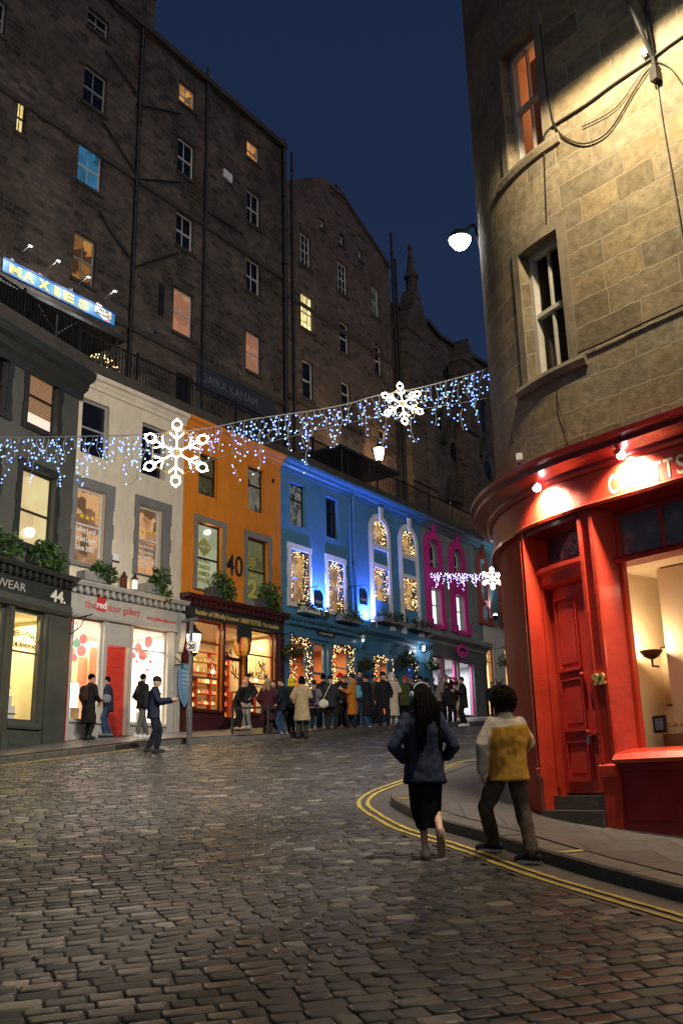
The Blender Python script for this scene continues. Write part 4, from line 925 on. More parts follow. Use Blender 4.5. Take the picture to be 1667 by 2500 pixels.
for u, l in ((G1u, G1l), (G2u, G2l)):
    arch_surround(FA, bg_, u, l, 8.35, M['magenta'], .42, .1)
    mb = MB(); mb.fbox(FA, u[0], u[1], l[3]+.182, u[2]-.222, -.01, .03); mb.fbox(FA, l[0], l[1], 8.3, l[2]-.004, -.01, .05); mb.build('panel', M['magenta'], bg_)
    window(FA, bg_, u, M['sash_white'], M['dark'], arch=True, mun=1, mid=.4, depth=.22); window(FA, bg_, l, M['sash_white'], M['whitelit'], mun=1, depth=.22, mid=.55)
mb = MB(); mb.fprof(FA, SL, SR, [(-.01, 7.6), (.12, 7.6), (.14, 7.75), (.45, 7.9), (.46, 8.05), (.1, 8.1), (-.01, 8.1)]); mb.build('shop_cornice', M['grey'], bg_)
mb = MB(); mb.fbox(FA, SL, SR, 7.07, 7.598, -.01, .08)
for a, b_ in ((SL, H1[0]-.002), (H1[1]+.002, HD[0]-.002), (HD[1]+.002, H2[0]-.002), (H2[1]+.002, SR)): mb.fbox(FA, a, b_, 3.3, 7.068, -.01, .05)
for r in (H1, H2): mb.fbox(FA, r[0], r[1], 3.3, r[2]-.004, -.01, .04)
mb.build('shopfront', mat('grey_shopfront', (.10, .105, .105), .5, .12, 4, .1), bg_)
for r in (H1, H2): glazing(FA, bg_, r, M['magenta'])
mb = MB(); r = HD; mb.fbox(FA, r[0], r[0]+.08, r[2], r[3], -.2, -.1); mb.fbox(FA, r[1]-.08, r[1], r[2], r[3], -.2, -.1); mb.fbox(FA, r[0]+.08, r[1]-.08, 6.2, 6.28, -.2, -.1); dr = mb.build('door', M['magenta'], bg_); pm = MB(); pm.fquad(FA, r[0], r[1], r[2], r[3], -.16); pm.build('pane', M['glass'], dr)
room(FA, bg_, SL+.3, SR-.3, 3.9, 7.05, 2.2, [mat('cool_shop_wall', (.5, .5, .52), .8, .25, 2.5, 0), boards, paleceil]); area(FA, 22.5, 6.95, -1.1, 3.5, 1.2, 300, (.92, .94, 1))
s, z = FA.px(1128, 1589, .5); p = FA.m(s, z, .5); t = thing('oval_sign', 'magenta oval hanging sign above the grey shop', 'sign', p); mb = MB(); mb.fprism(FA, [(s+.5*math.cos(a), z+.3*math.sin(a)) for a in [2*math.pi*i/24 for i in range(24)]], .48, .53); bd = mb.build('board', M['magenta'], t); mb = MB(); mb.fprism(FA, [(s+x, z+y) for x, y in ((-.28, -.1), (-.3, .06), (-.16, .12), (.1, .12), (.3, .08), (.26, -.1), (.2, -.02), (-.2, -.02))], .532, .54); mb.build('emblem', M['black'], bd); mb = MB(); mb.tube([FA.m(s, z+.3, .5), FA.m(s, z+.42, .05)], .015, 5); mb.build('bracket', M['iron'], t)
# ---------------------------------------------------------------- teal building and the next one up the street
bt = thing('teal_building', 'teal painted house with red brown arched windows at the far end of the row', 'building', base_loc(FA, 29))
SL, SR = 25.35, 33.5
T1u = rc(FA, (1167, 1363), (1187, 1468)); T2u = rc(FA, (1216.6, 1386), (1237, 1483)); T1u = (*T1u, 'a'); T2u = (*T2u, 'a')
V1 = rc(FA, (1171, 1540), (1208, 1700)); V1 = (V1[0], V1[1], 4.7, 8.2); V2 = (V1[1]+1.3, V1[1]+2.9, 4.3, 8.2)
mb = MB(); mb.wall(FA, SL, SR, 3.6, 13.0, [T1u, T2u, V1, V2], .25); mb.build('wall', M['teal'], bt)
cornice(FA, bt, SL, SR, 13.36, M['teal'], .4, .36)
for u in (T1u, T2u):
    l = (u[0], u[1], u[2]-.6, u[2]-.25); arch_surround(FA, bt, u, l, u[2]-1.1, M['redbrown'], .36, .1); window(FA, bt, u, M['sash_white'], M['dark'] if u is T1u else M['duskpane'], arch=True, mun=1, mid=.5, depth=.22)
    mb = MB(); mb.fbox(FA, u[0]-.5, u[1]+.5, u[2]-1.25, u[2]-1.1, -.01, .22); mb.build('sill', M['redbrown'], bt)
lower = mat('pale_shopfront_render', (.50, .47, .40), .7, .1, 3, .1, stain=.2)
mb = MB(); 
for a, b_ in ((SL, V1[0]-.002), (V1[1]+.002, V2[0]-.002), (V2[1]+.002, SR)): mb.fbox(FA, a, b_, 3.7, 8.218, -.01, .05)
mb.fbox(FA, SL, SR, 8.22, 9.15, -.01, .07); mb.fbox(FA, V1[0], V1[1], 3.7, V1[2]-.004, -.01, .04); mb.build('shopfront', lower, bt)
orf = mat('orange_frame', (.62, .16, .03), .5, .1, 4, 0); glazing(FA, bt, V1, orf, bars_z=(7.3,), fw=.1); glazing(FA, bt, V2, orf, fw=.1)
room(FA, bt, SL+.02, SR-.5, 4.2, 8.19, 2.4, [mat('cream_shop_wall', (.75, .62, .42), .8, .1, 2, 0), boards, paleceil]); area(FA, 28.6, 8.1, -1.1, 5.5, 1.2, 420, (1, .80, .52))
s, z = FA.px(1209, 1508, .4); p = FA.m(s, z, .4); t = thing('floodlight', 'pale blue uplighter between the red brown arched windows of the teal house', 'light', p); mb = MB(); mb.lathe(p, [(.08, -.12), (.12, 0), (.12, .1)], 8); mb.tube([p, FA.m(s, z-.1, .05)], .02, 5); mb.build('housing', M['iron'], t); mb = MB(); mb.ball(p+Vector((0, 0, .12)), .1, 8); mb.build('lens', emit('cyan_lens', (.5, .8, 1), 14), t); spot(p+Vector((0, 0, .25)), FA.m(s, z+3, .1), 300, (.4, .75, 1), 90, .9)
s, z = FA.px(1248, 1488, .8); p = FA.m(s, z, .8); t = thing('hanging_sign', 'dark square sign with round yellow emblem hanging by the teal house', 'sign', p); mb = MB(); mb.fbox(FA, s-.5, s+.5, z-.45, z+.45, .78, .84); bd = mb.build('board', M['charcoal2'], t); mb = MB(); mb.fprism(FA, [(s-.1+.22*math.cos(a), z+.05+.22*math.sin(a)) for a in [2*math.pi*i/16 for i in range(16)]], .842, .85); mb.build('emblem', M['gold'], bd); mb = MB(); mb.tube([FA.m(s, z+.55, .05), FA.m(s, z+.55, 1.3)], .02, 5); mb.build('bracket', M['iron'], t)
be = thing('stone_building', 'unseen plain stone building added past the far end to fill window reflections', 'building', Vector((36, 70, g(70))))  # out of view, added so the far shop glass mirrors stone instead of sky
mb = MB(); mb.box((38, 74, 14), (44, 8, 22), .3); mb.build('wall', M['gable'], be); mb = MB(); mb.box((38, 74, 25.3), (44.6, 8.6, .6), .3); mb.build('roof', M['soot_stone'], be)
bn = thing('stone_building', 'plain stone house up the street beyond the teal one', 'building', base_loc(FA, 38))
mb = MB(); mb.wall(FA, 33.5, 46, 4.0, 13.3, [(35+2.4*k, 36+2.4*k, 9.6, 12, ) for k in range(4)], .22); mb.build('wall', M['gable'], bn)
for k in range(4): window(FA, bn, (35+2.4*k, 36+2.4*k, 9.6, 12), M['sash_white'], M['dark'])
mb = MB(); mb.fbox(FA, 33.6, 45.9, 13.302, 13.6, -3, .2); mb.build('roof', M['soot_stone'], bn)
# ---------------------------------------------------------------- dark building at the left end (set on the bend)
bd_ = thing('charcoal_building', 'dark charcoal house with tall lit sash windows above the clothes shop at the left end', 'building', base_loc(FD, -2))
SL, SR = -7.0, -.06
D1 = rc(FD, (75, 900), (137, 1066)); D2 = rc(FD, (57, 1136), (126, 1346)); D0 = rc(FD, (-40, 835), (13, 1008)); D00 = rc(FD, (-75, 1075), (-20, 1300))
DS = rc(FD, (33, 1481), (92, 1770)); DS = (DS[0], DS[1], 3.3, 6.06); DDR = (DS[0]-1.05, DS[0]-.18, 2.6, 6.06)
mb = MB(); mb.wall(FD, SL, SR, 1.5, 12.5, [D1, D2, D0, D00, DS, DDR], .24); mb.build('wall', M['charcoal'], bd_)
cornice(FD, bd_, SL, SR+.1, 13.15, M['charcoal2'], .75, .5)
mb = MB(); mb.fbox(FD, SL, SR+.06, 13.152, 13.75, -.4, .2); mb.build('parapet', M['soot_stone'], bd_)
m, nt, b_ = new_mat('venetian_blind'); tcx = N(nt, 'ShaderNodeTexCoord'); wv = N(nt, 'ShaderNodeTexWave', i_Scale=4.5, bands_direction='Z'); nt.links.new(tcx.outputs['Object'], wv.inputs['Vector']); nt.links.new(ramp(nt, wv.outputs['Fac'], [(.2, (.22, .11, .05)), (.8, (.62, .34, .17))]), b_.inputs['Emission Color']); b_.inputs['Emission Strength'].default_value = .6; b_.inputs['Base Color'].default_value = (.02, .015, .01, 1); m.cycles.emission_sampling = 'NONE'
f = window(FD, bd_, D1, M['sash_dark'], m, mun=0, mid=.58)
mb = MB(); mb.fquad(FD, D1[0]+.06, D1[1]-.06, D1[2]+.08, D1[2]+.42, -.173); mb.build('blind_gap', emit('pale_lit_sill', (.7, .6, .5), .7), f)
cream_room = lit_window('cream_lit_room', (1, .74, .36), .75, .75, 1.1)
window(FD, bd_, D2, M['sash_dark'], cream_room, mun=0, mid=.45); window(FD, bd_, D0, M['sash_dark'], M['dark'], mun=0); window(FD, bd_, D00, M['sash_dark'], M['dark'], mun=0)
for w_ in (D1, D2, D0, D00): surround(FD, bd_, (w_[0]-.2, w_[1]+.2, w_[2]-.16, w_[3]+.2), w_, M['charcoal2'])
s, z = FD.px(57, 1297, -.18); p = FD.m(s+.18, z, -.12); mb = MB(); mb.ball(p, .14, 10); tag(mb.build('globe_lamp', emit('globe_lamp', (1, .92, .75), 5), loc=p), 'bright round lamp in the tall lit window of the charcoal house', 'lamp')
dentil_cornice(FD, bd_, SL, SR, 7.14, M['charcoal2'])
mb = MB(); mb.fbox(FD, SL, SR, 6.38, 6.83, -.01, .12); fa = mb.build('fascia', M['charcoal2'], bd_)
mb = MB(); mb.fprof(FD, SL, SR, [(-.01, 6.10), (.12, 6.10), (.2, 6.2), (.16, 6.378), (-.01, 6.378)]); mb.build('fascia_moulding', M['olive'], bd_)
s, z = FD.px(26, 1440); text(FD, 'ESWEAR', s-.28, 6.48, .30, .126, M['gallery_grey'], fa, width=1.35); s, z = FD.px(134, 1452); text(FD, '44.', s, 6.43, .42, .126, M['pale_letter'], fa, width=.58, bold=.012, ext=.02)
mb = MB()
for a, b_ in ((SL, DDR[0]-.002), (DDR[1]+.002, DS[0]-.002), (DS[1]+.002, SR)): mb.fbox(FD, a, b_, 1.6, 6.098, -.01, .06)
mb.fbox(FD, DS[1]+.08, SR-.02, 1.6, 6.05, .062, .14); mb.fbox(FD, DDR[1]+.02, DS[0]-.02, 1.6, 6.05, .062, .1); mb.build('pilasters', M['olive'], bd_)
mb = MB(); mb.fbox(FD, DS[0], DS[1], 1.6, DS[2]-.2, -.01, .05); mb.fprof(FD, DS[0]-.03, DS[1]+.03, [(-.01, DS[2]-.198), (.12, DS[2]-.17), (.14, DS[2]-.1), (.1, DS[2]-.002), (-.01, DS[2]-.002)]); mb.fbox(FD, DS[0]+.12, DS[1]-.12, 2.75, DS[2]-.33, .052, .07); mb.build('stall_riser', M['olive'], bd_)
mb = MB(); mb.fbox(FD, SR+.0, SR+.05, 2.7, 6.1, .062, .13); mb.build('red_edge_strip', M['reddeep'], bd_)
glazing(FD, bd_, DS, M['olive'], bars_z=(5.02,), fw=.07)
mb = MB(); r = DDR; mb.fbox(FD, r[0], r[0]+.1, r[2], r[3], -.22, -.1); mb.fbox(FD, r[1]-.1, r[1], r[2], r[3], -.22, -.1); mb.fbox(FD, r[0]+.1, r[1]-.1, r[2], r[2]+.5, -.2, -.12); dr = mb.build('door', M['olive'], bd_); pm = MB(); pm.fquad(FD, r[0], r[1], r[2], r[3], -.16); pm.build('pane', M['glass'], dr)
room(FD, bd_, -3.4, -.35, 2.55, 6.05, 1.9, [mat('pale_yellow_wall', (.78, .70, .46), .8, .1, 2, 0), boards, paleceil]); area(FD, -1.6, 5.95, -.9, 2.4, .9, 120, (1, .82, .46))
sc_ = (DS[0]+DS[1])/2-.03; text(FD, 'TWEED LUGGAGE', sc_, 5.45, .2, -.08, lw_, bd_, 'window_lettering', width=1.05, arc=.75, bold=.004); text(FD, '&', sc_, 5.32, .14, -.08, lw_, bd_, 'window_lettering'); text(FD, 'CHILDRENSWEAR', sc_, 5.14, .16, -.08, lw_, bd_, 'window_lettering', width=.85, bold=.003)
tin = mat('gold_tinsel', (.75, .55, .04), .3, .3, 30, 0, metal=.4); mb = MB()
for k in range(60): s = DS[0]-.9+.95*rnd.random()+.55; mb.tube([FD.m(s, 6.0, -.6-rnd.random()*.1), FD.m(s+rnd.gauss(0, .03), 5.0, -.6-rnd.random()*.1), FD.m(s+rnd.gauss(0, .02), rnd.uniform(3.6, 4.4), -.62)], .012, 4)
tag(mb.build('tinsel_curtain', tin, loc=FD.m(DS[0], 3.3, -.6)), 'gold tinsel curtain hanging inside the clothes shop window', 'curtain')
mb = MB(); s = DS[0]+.35; mb.fbox(FD, s-.22, s+.3, 3.35, 3.7, -.6, -.3); mb.fbox(FD, s-.25, s+.33, 3.5, 3.53, -.62, -.28, 1); mb.fbox(FD, s-.3, s+.4, 3.32, 3.348, -.65, -.28, 1); mb.fbox(FD, s-.16, s+.2, 3.702, 3.95, -.55, -.33)
tag(mb.build('suitcase_stack', [mat('pale_tweed', (.55, .53, .48), .8, .2, 20, .1), mat('brown_strap', (.2, .1, .04), .6, .2, 8, 0)], loc=FD.m(s, 3.32, -.45)), 'stack of pale tweed suitcases in the clothes shop window', 'suitcases')
mb = MB(); s = DS[0]+.15
for z_ in (4.2, 4.6): mb.leaves(FD.m(s+.1, z_, -.4), (.18, .12, .2), 40, .14)
tag(mb.build('paper_birds', [M['white'], M['white']], loc=FD.m(s, 4.2, -.4)), 'white folded paper birds hanging in the clothes shop window', 'decoration')
window_box(FD, *[FD.px(x, 1375)[0] for x in (60, 100)], 7.2, .02, .36, .28, M['charcoal2'], 'dark window box with large pale green leaves below the lit window of the charcoal house', n=320, rise=.36, size=.17, shift=.25, spread=.3)
window_box(FD, *[FD.px(x, 1365)[0] for x in (-50, -8)], 7.2, .02, .36, .28, M['charcoal2'], 'dark window box with trailing leaves cut by the left edge of the view', n=220, rise=.32, size=.15, shift=.2, spread=.3)
s, z = FA.px(140, 1510, .3); t = thing('sign_bracket', 'ornate black iron bracket between the clothes shop and the gallery', 'bracket', FA.m(.02, 6.0, .12)); mb = MB(); mb.tube([FA.m(.0, 6.05, .12), FA.m(.02, 6.1, .95)], .018, 5); mb.tube([FA.m(.0, 5.65, .12), FA.m(.02, 5.8, .45), FA.m(.02, 6.08, .7)], .014, 5); mb.tube([FA.m(.0, 5.5, .12), FA.m(.0, 6.2, .12)], .02, 5)
mb.tube([FA.m(.01, 5.85+.1*math.sin(a), .3+.1*math.cos(a)) for a in [i*.5 for i in range(14)]], .01, 4); mb.build('scrolls', M['iron'], t)
# ---------------------------------------------------------------- terrace above the row: stone edge, railing, deck
mb = MB(); mb.fbox(FA, -.05, 46, ZC+.003, 13.72, -.45, .10); tag(mb.build('terrace_wall', M['soot_stone'], loc=FA.m(10, ZC, 0)), 'sooty stone edge of the upper terrace along the tops of the coloured houses', 'wall')
mb = MB(); mb.fbox(FA, -8, 46, 13.1, 13.34, -3.45, -.47); struct(mb.build('path', M['paving']))
def railing(F, s0, s1, z0, z1, o, label):
    t = thing('railing', label, 'railing', F.m(s0, z0, o), 'black railings along the upper terrace'); mb = MB()
    mb.fbox(F, s0, s1, z1-.04, z1, o-.03, o+.03); mb.fbox(F, s0, s1, z0+.05, z0+.08, o-.015, o+.015); mb.build('handrail', M['iron'], t)
    mb = MB(); s = s0+.05
    while s < s1: mb.fbox(F, s-.011, s+.011, z0, z1-.042, o-.011, o+.011); s += .125
    mb.build('balusters', M['iron'], t)
    mb = MB(); s = s0
    while s <= s1+.01: mb.fbox(F, s-.03, s+.03, z0, z1+.1, o-.035, o+.035); s += max(.5, (s1-s0)/max(1, round((s1-s0)/2.4)))
    mb.build('posts', M['iron'], t)
railing(FA, 0, 4.6, 13.72, 14.75, -.2, 'black terrace railing above the cream house'); railing(FA, 4.65, 14.0, 13.72, 14.75, -.2, 'black terrace railing above the orange and left blue house'); railing(FA, 14.1, 25.3, 13.72, 14.75, -.2, 'black terrace railing above the arched blue and the grey house'); railing(FA, 25.4, 40, 13.72, 14.75, -.2, 'black terrace railing running far up the street'); railing(FD, -6.9, -.1, 13.75, 14.75, -.15, 'black terrace railing above the charcoal house')
# ---------------------------------------------------------------- tall tenements behind
tt = thing('tall_tenement', 'tall dark sooty stone tenement with sash windows rising behind the cream and orange houses', 'building', FT.m(4, 13.34, 0))
TW = [((208.7, 151.8), (259, 286), 'dark', 'sash_dim'), ((217, 13), (266, 103), 'dark', 'sash_dim'), ((195, 340), (248, 477), 'bluelit', 'sash_white'), ((184, 560), (231.5, 705), 'amber', 'sash_dim'), ((47.7, 233), (64, 336), 'yellowlit', 'sash_dark'), ((-20, -20), (12, 92), 'dark', 'sash_dim'),
      ((439, 192), (478, 279), 'amber', 'sash_white'), ((436, 328), (475, 447), 'dark', 'sash_white'), ((432, 509.5), (472.6, 623), 'dark', 'sash_white'), ((425.6, 695.7), (470.8, 832), 'peach', 'sash_white'),
      ((603, 333), (635, 407.6), 'amber', 'sash_white'), ((603, 456), (637, 563.7), 'dark', 'sash_white'), ((602.7, 623), (637, 730), 'dark', 'sash_white'), ((601, 802), (638, 921), 'peach', 'sash_white')]
rs = [rc(FT, a, b_) for a, b_, _, _ in TW]
amber2 = lit_window('dim_amber_room', (1, .42, .09), .42, .12, 1.8)
doors = [rc(FT, (430, 905), (470, 1010)), rc(FT, (604, 990), (650, 1060))]
doors = [(a, b_, 13.4, max(d, 15.2)) for a, b_, c, d in doors]
mb = MB(); mb.wall(FT, -14, 14.1, 12, 31.1, rs+doors, .25, step=3); mb.build('wall', M['tenement'], tt)
for (a, b_, p, fr), r in zip(TW, rs): window(FT, tt, r, M[fr], amber2 if (p == 'amber' and a[1] > 500) else M[p], mun=1, depth=.22, sill=M['soot_stone'])
for r in doors: window(FT, tt, r, M['sash_dark'], M['dark'] if r is doors[0] else M['duskpane'], mun=2, depth=.22)
mb = MB(); mb.fbox(FT, -14.1, 14.2, 31.1, 31.35, -.3, .25); mb.fbox(FT, -14, 14.1, 12, 31.1, -10, -.3); mb.fprism(FT, [(-14, 31.35), (14.1, 31.35), (14.1, 31.5), (-14, 31.5)], -10, .1); mb.build('roof', M['soot_stone'], tt)
r = rc(FT, (277, -60), (371, 100)); mb = MB(); mb.fbox(FT, r[0], r[1], 31.0, 33.6, -2, .12); mb.fbox(FT, r[0]-.12, r[1]+.12, 33.1, 33.35, -2.1, .24); 
for k in range(4): mb.lathe(FT.m(r[0]+.5+k*.75, 33.6, -.9), [(.2, 0), (.16, .7), (.2, .75)], 8)
mb.build('chimney', M['tenement'], tt)
mb = MB(); mb.fbox(FT, -14, 14.1, 24.0, 24.22, 0.0, .12); mb.fbox(FT, -14, 14.1, 17.75, 17.98, 0.0, .1); s = FT.px(330, 420)[0]
mb.build('string_course', M['soot_stone'], tt)
for x, y, zt_, r in ((330, 420, 33, .075), (498, 450, 31.9, .06), (690, 600, 31.6, .1)):
    s = FT.px(x, y)[0]; pipe(FT, tt, s, 13.4, zt_, M['iron'], .12, r)
def wpipe(px_, r=.045, F=FT, b=None, mt='iron', o=.1):
    mb = MB(); mb.tube([F.m(*F.px(x, y), o) for x, y in px_], r, 6); return mb.build('drainpipe', M[mt], b)
for pl in ([(255, 125), (330, 230)], [(248, 300), (328, 425)], [(240, 515), (262, 560), (320, 640)], [(330, 258), (436, 280)], [(335, 440), (436, 448)], [(323, 655), (430, 620)], [(505, 520), (590, 575)], [(505, 180), (508, 260)]): wpipe(pl, b=tt)
for x, y in ((550, 425), (560, 434)):
    s, z = FT.px(x, y); mb = MB(); mb.fbox(FT, s-.14, s+.14, z-.2, z+.2, 0, .06); mb.build('vent', M['white'], tt)
r = rc(FT, (388, 690), (399, 775)); mb = MB(); mb.fbox(FT, r[0], r[1], r[2], r[3], 0, .02); mb.build('recess_shade', M['black'], tt)  # flat black strip painted in for the shade of a wall slit
tg = thing('gabled_tenement', 'lower gabled stone tenement with many white sash windows between the tall block and the church', 'building', FT.m(18.8, 13.34, 0))
GW = [((780, 507), (793, 565), 'dark'), ((827, 549.5), (840, 605), 'dark'), ((873.6, 585), (885, 641), 'dark'), ((731, 560), (760, 661), 'dark'), ((822, 631), (850, 728), 'dark'), ((906, 694), (928, 782), 'duskpane'), ((734, 708), (767, 817), 'yellowlit'), ((829, 779), (853.6, 871), 'dark'), ((914, 837.5), (934, 922), 'dark'), ((738, 873), (766.5, 982.6), 'dark'), ((833, 927), (857, 994), 'dark'), ((925, 1043), (945, 1100), 'dark')]
rs = [rc(FT, a, b_) for a, b_, _ in GW]
sl, sr = 14.12, 23.65
mb = MB(); mb.wall(FT, sl, sr, 12, 29.0, rs, .25, step=3)
hi = [r for r in rs if r[3] > 29.0]
mb.build('wall', M['gable'], tg)
mb = MB(); apex = (18.0, 31.5); mb.fprism(FT, [(sl, 29.002), (sr, 29.002), (sr, 29.3), (apex[0]+.6, apex[1]), (apex[0]-.6, apex[1]), (sl, 29.4)], -.5, -.002); mb.build('gable', M['gable'], tg)
mb = MB(); mb.fprism(FT, [(sl, 12), (sr, 12), (sr, 29.2), apex, (sl, 29.3)], -9, -.51)
mb.fprism(FT, [(sr-.02, 29.3), (sr+.12, 29.25), (sr+.12, 29.5), (apex[0]+.62, apex[1]+.25), (apex[0]+.62, apex[1])], -.6, .08); mb.build('roof', M['soot_stone'], tg)
mb = MB(); r = rc(FT, (807, 449), (842, 490)); mb.fbox(FT, r[0], r[1], 31.0, r[3], -1.5, .05); mb.fbox(FT, r[0]-.1, r[1]+.1, r[3]-.25, r[3]-.1, -1.6, .12); mb.build('chimney', M['gable'], tg)
for (a, b_, p), r in zip(GW, rs):
    if r[3] > 29.0: r = (r[0], r[1], r[2], min(r[3], 28.98))
    big = r[1]-r[0] > .9; window(FT, tg, r, M['sash_white'], M[p], mun=2 if big else 0, depth=.2, sill=M['soot_stone'])
for x, y, zt_, r in ((709, 600, 31.2, .07), (957, 760, 31.5, .08), (966, 800, 30, .07)): pipe(FT, tg, FT.px(x, y)[0], 13.4, zt_, M['iron'], .14, r)
mb = MB(); mb.fbox(FT, sl, sr, 18.3, 18.5, 0, .1); mb.fbox(FT, sl+.05, sr, 23.3, 23.5, 0, .06); mb.build('string_course', M['soot_stone'], tg)
# ---------------------------------------------------------------- church
ch = thing('church', 'dark gothic church with a tall pinnacle and buttresses at the end of the terrace', 'building', FT.m(30, 13.34, 0))
sl, sr = 23.7, 44
tops = [FT.px(x, y, -.3) for x, y in ((964, 749), (996, 782), (1040, 790), (1068, 824), (1127, 862), (1190, 898), (1240, 930))]
mb = MB(); pts = [(sl, 12), (sr+2, 12), (sr+2, tops[-1][1]-1)]+[(s, z) for s, z in tops[::-1]]+[(sl, tops[0][1]+.3)]
mb.fprism(FT, pts, -10, -.3); mb.build('wall', M['church'], ch)
def pier(x0, x1, ytop, ybot, o, cap=True, name='buttress'):
    s0, s1 = FT.px(x0, (ytop+ybot)/2, o)[0], FT.px(x1, (ytop+ybot)/2, o)[0]; zt = FT.px((x0+x1)/2, ytop, o)[1]; zb = 12.5
    mb = MB(); mb.fbox(FT, s0, s1, zb, zt, -.3, o); n = 3
    if cap: sm = (s0+s1)/2; mb.fprism(FT, [(s0-.12, zt+.002), (s1+.12, zt+.002), (sm, zt+(s1-s0)*1.15)], -.4, o+.1)
    for k in range(1, n): z = zb+(zt-zb)*k/n; mb.fbox(FT, s0-.08, s1+.08, z, z+.25, o+.001, o+.14)
    return mb.build(name, M['church'], ch)
pier(999, 1056, 826, 1130, .45); pier(1140, 1166, 895, 1200, .6); pier(1044, 1058, 826, 1200, .5, False)
# pinnacle
s0, z0 = FT.px(1020, 783, -.5); p0 = FT.m(s0, z0, -.8); zz = lambda y: FT.px(1015, y, -.8)[1]
mb = MB(); w_ = .36; b0 = zz(790)
mb.lathe(Vector((p0.x, p0.y, 0)), [(w_*1.7, b0-1.5), (w_*1.6, b0+.1), (w_, b0+.7), (w_*.95, zz(692)), (w_*1.22, zz(690)), (w_*1.25, zz(684)), (w_*.8, zz(678)), (.09, zz(622)), (.15, zz(620)), (.15, zz(616)), (.07, zz(614)), (.07, zz(611))], 8)
mb.box(Vector((p0.x, p0.y, zz(618))), (.34, .12, .12), .6); mb.build('pinnacle', M['church'], ch)
def lancet(x0, y0, x1, y1, o=-.28):
    r = rc(FT, (x0, y0), (x1, y1), o); sm = (r[0]+r[1])/2; h = r[1]-r[0]; mb = MB()
    pts = [(r[0], r[2]), (r[1], r[2]), (r[1], r[3]-h*.8), ((r[1]*2+sm)/3, r[3]-h*.3), (sm, r[3]), ((r[0]*2+sm)/3, r[3]-h*.3), (r[0], r[3]-h*.8)]
    mb.fprism(FT, pts, o-.1, o+.012); f = mb.build('window', M['dark'], ch); mb = MB()
    out = [(sm+(s-sm)*1.3, z+(.12 if i > 1 else 0)) for i, (s, z) in enumerate(pts)]
    for i in range(2, 6): mb.fprism(FT, [pts[i], out[i], out[i+1], pts[i+1]], o-.05, o+.12)
    mb.build('hood_mould', M['church'], f)
lancet(1080, 887, 1096, 930); lancet(999, 1078, 1011, 1150); lancet(1016, 1085, 1029, 1155); lancet(1171, 970, 1186, 1060); lancet(1068, 1000, 1078, 1050)
for x, y, r_ in ((1109, 1104, .42), (1191, 1148, .40), (1042, 1112, .25)):
    s, z = FT.px(x, y, -.28); mb = MB(); mb.fprism(FT, [(s+r_*math.cos(a)*1.15, z+r_*math.sin(a)*1.5) for a in [2*math.pi*i/16 for i in range(16)]], -.35, -.27); mb.build('round_window', M['dark'], ch)
mb = MB()
for a, b_ in (((1082, 1081), (1107, 1015)), ((1107, 1015), (1138, 1114)), ((1168, 1114), (1190, 1057)), ((1092, 1225), (1103, 1165)), ((1116, 1215), (1126, 1170)), ((1095, 1218), (1120, 1222))):
    (sa, za), (sb, zb) = FT.px(*a, -.1), FT.px(*b_, -.1); d = Vector((sb-sa, zb-za)).normalized(); n_ = Vector((-d.y, d.x))*.14
    mb.fprism(FT, [(sa-n_.x, za-n_.y), (sb-n_.x, zb-n_.y), (sb+n_.x, zb+n_.y), (sa+n_.x, za+n_.y)], -.3, .12)
for k in range(len(tops)-1):
    (sa, za), (sb, zb) = tops[k], tops[k+1]; mb.fprism(FT, [(sa, za+.004), (sb, zb+.004), (sb, zb+.25), (sa, za+.25)], -.6, -.1)
mb.build('coping', M['soot_stone'], ch)
# ---------------------------------------------------------------- terrace restaurant canopy with sign
cz, co0, co1 = 15.75, .02, 2.3
cn = thing('canopy', 'dark flat canopy on iron struts over the terrace at the left', 'canopy', FT.m(0, cz, 0))
mb = MB(); mb.fbox(FT, -9, 2.72, cz-.05, cz+.08, co0, co1); mb.build('roof', M['charcoal2'], cn)
mb = MB()
for s in (-2.5, 2.5): mb.tube([FT.m(s, cz-.05, .1), FT.m(s, 13.4, 2.0)], .03, 5)
for s in (-6, -3, 0, 2.4): mb.tube([FT.m(s, cz-.06, 2.2), FT.m(s, 13.4, 2.2)], .035, 6); mb.tube([FT.m(s, 14.9, 2.2), FT.m(s+.8, cz-.07, 2.2)], .02, 5); mb.tube([FT.m(s, 14.9, 2.2), FT.m(s-.8, cz-.07, 2.2)], .02, 5)
mb.build('struts', M['iron'], cn)
FC = Flat((FT.m(0, 0, 2.34).x, FT.m(0, 0, 2.34).y), 34.03)
r = (FC.px(4, 660)[0], FC.px(277, 830)[0], FC.px(277, 803)[1], FC.px(277, 767)[1])
r = (FC.px(4, 650)[0], FC.px(277, 785)[0], 15.86, FC.px(140, 712)[1]); 
sg = thing('restaurant_sign', 'long blue sign board with yellow letters lit by arm lamps on the terrace canopy', 'sign', FC.m(r[0], r[2], 0))
z1 = FC.px(277, 767)[1]; z0 = FC.px(277, 800)[1]
mb = MB(); mb.fbox(FC, r[0], r[1], z0, z1, 0, .07); bd = mb.build('board', mat('sign_blue', (.04, .20, .40), .45, .1, 4, .05), sg)
mb = MB(); mb.fbox(FC, r[0], r[1], z1-.04, z1, .072, .09); mb.fbox(FC, r[0], r[1], z0, z0+.04, .072, .09); mb.build('trim', mat('sign_edge_blue', (.01, .06, .25), .5, .1, 4, 0), sg)
yy = mat('sign_yellow', (.65, .50, .14), .5, .08, 5, 0); h_ = z1-z0
for ch_, x in zip('MAXIES', (31, 65, 104, 136, 165, 203)):
    s = FC.px(x, 700)[0]; text(FC, ch_, s, z0+h_*.2, h_*.86, .075, yy, bd, width={'I': .2}.get(ch_, .41), bold=.02)
s = FC.px(248, 775)[0]; mb = MB(); rbw = mat('ribbon_white', (.7, .66, .58), .5, .08, 5, 0)
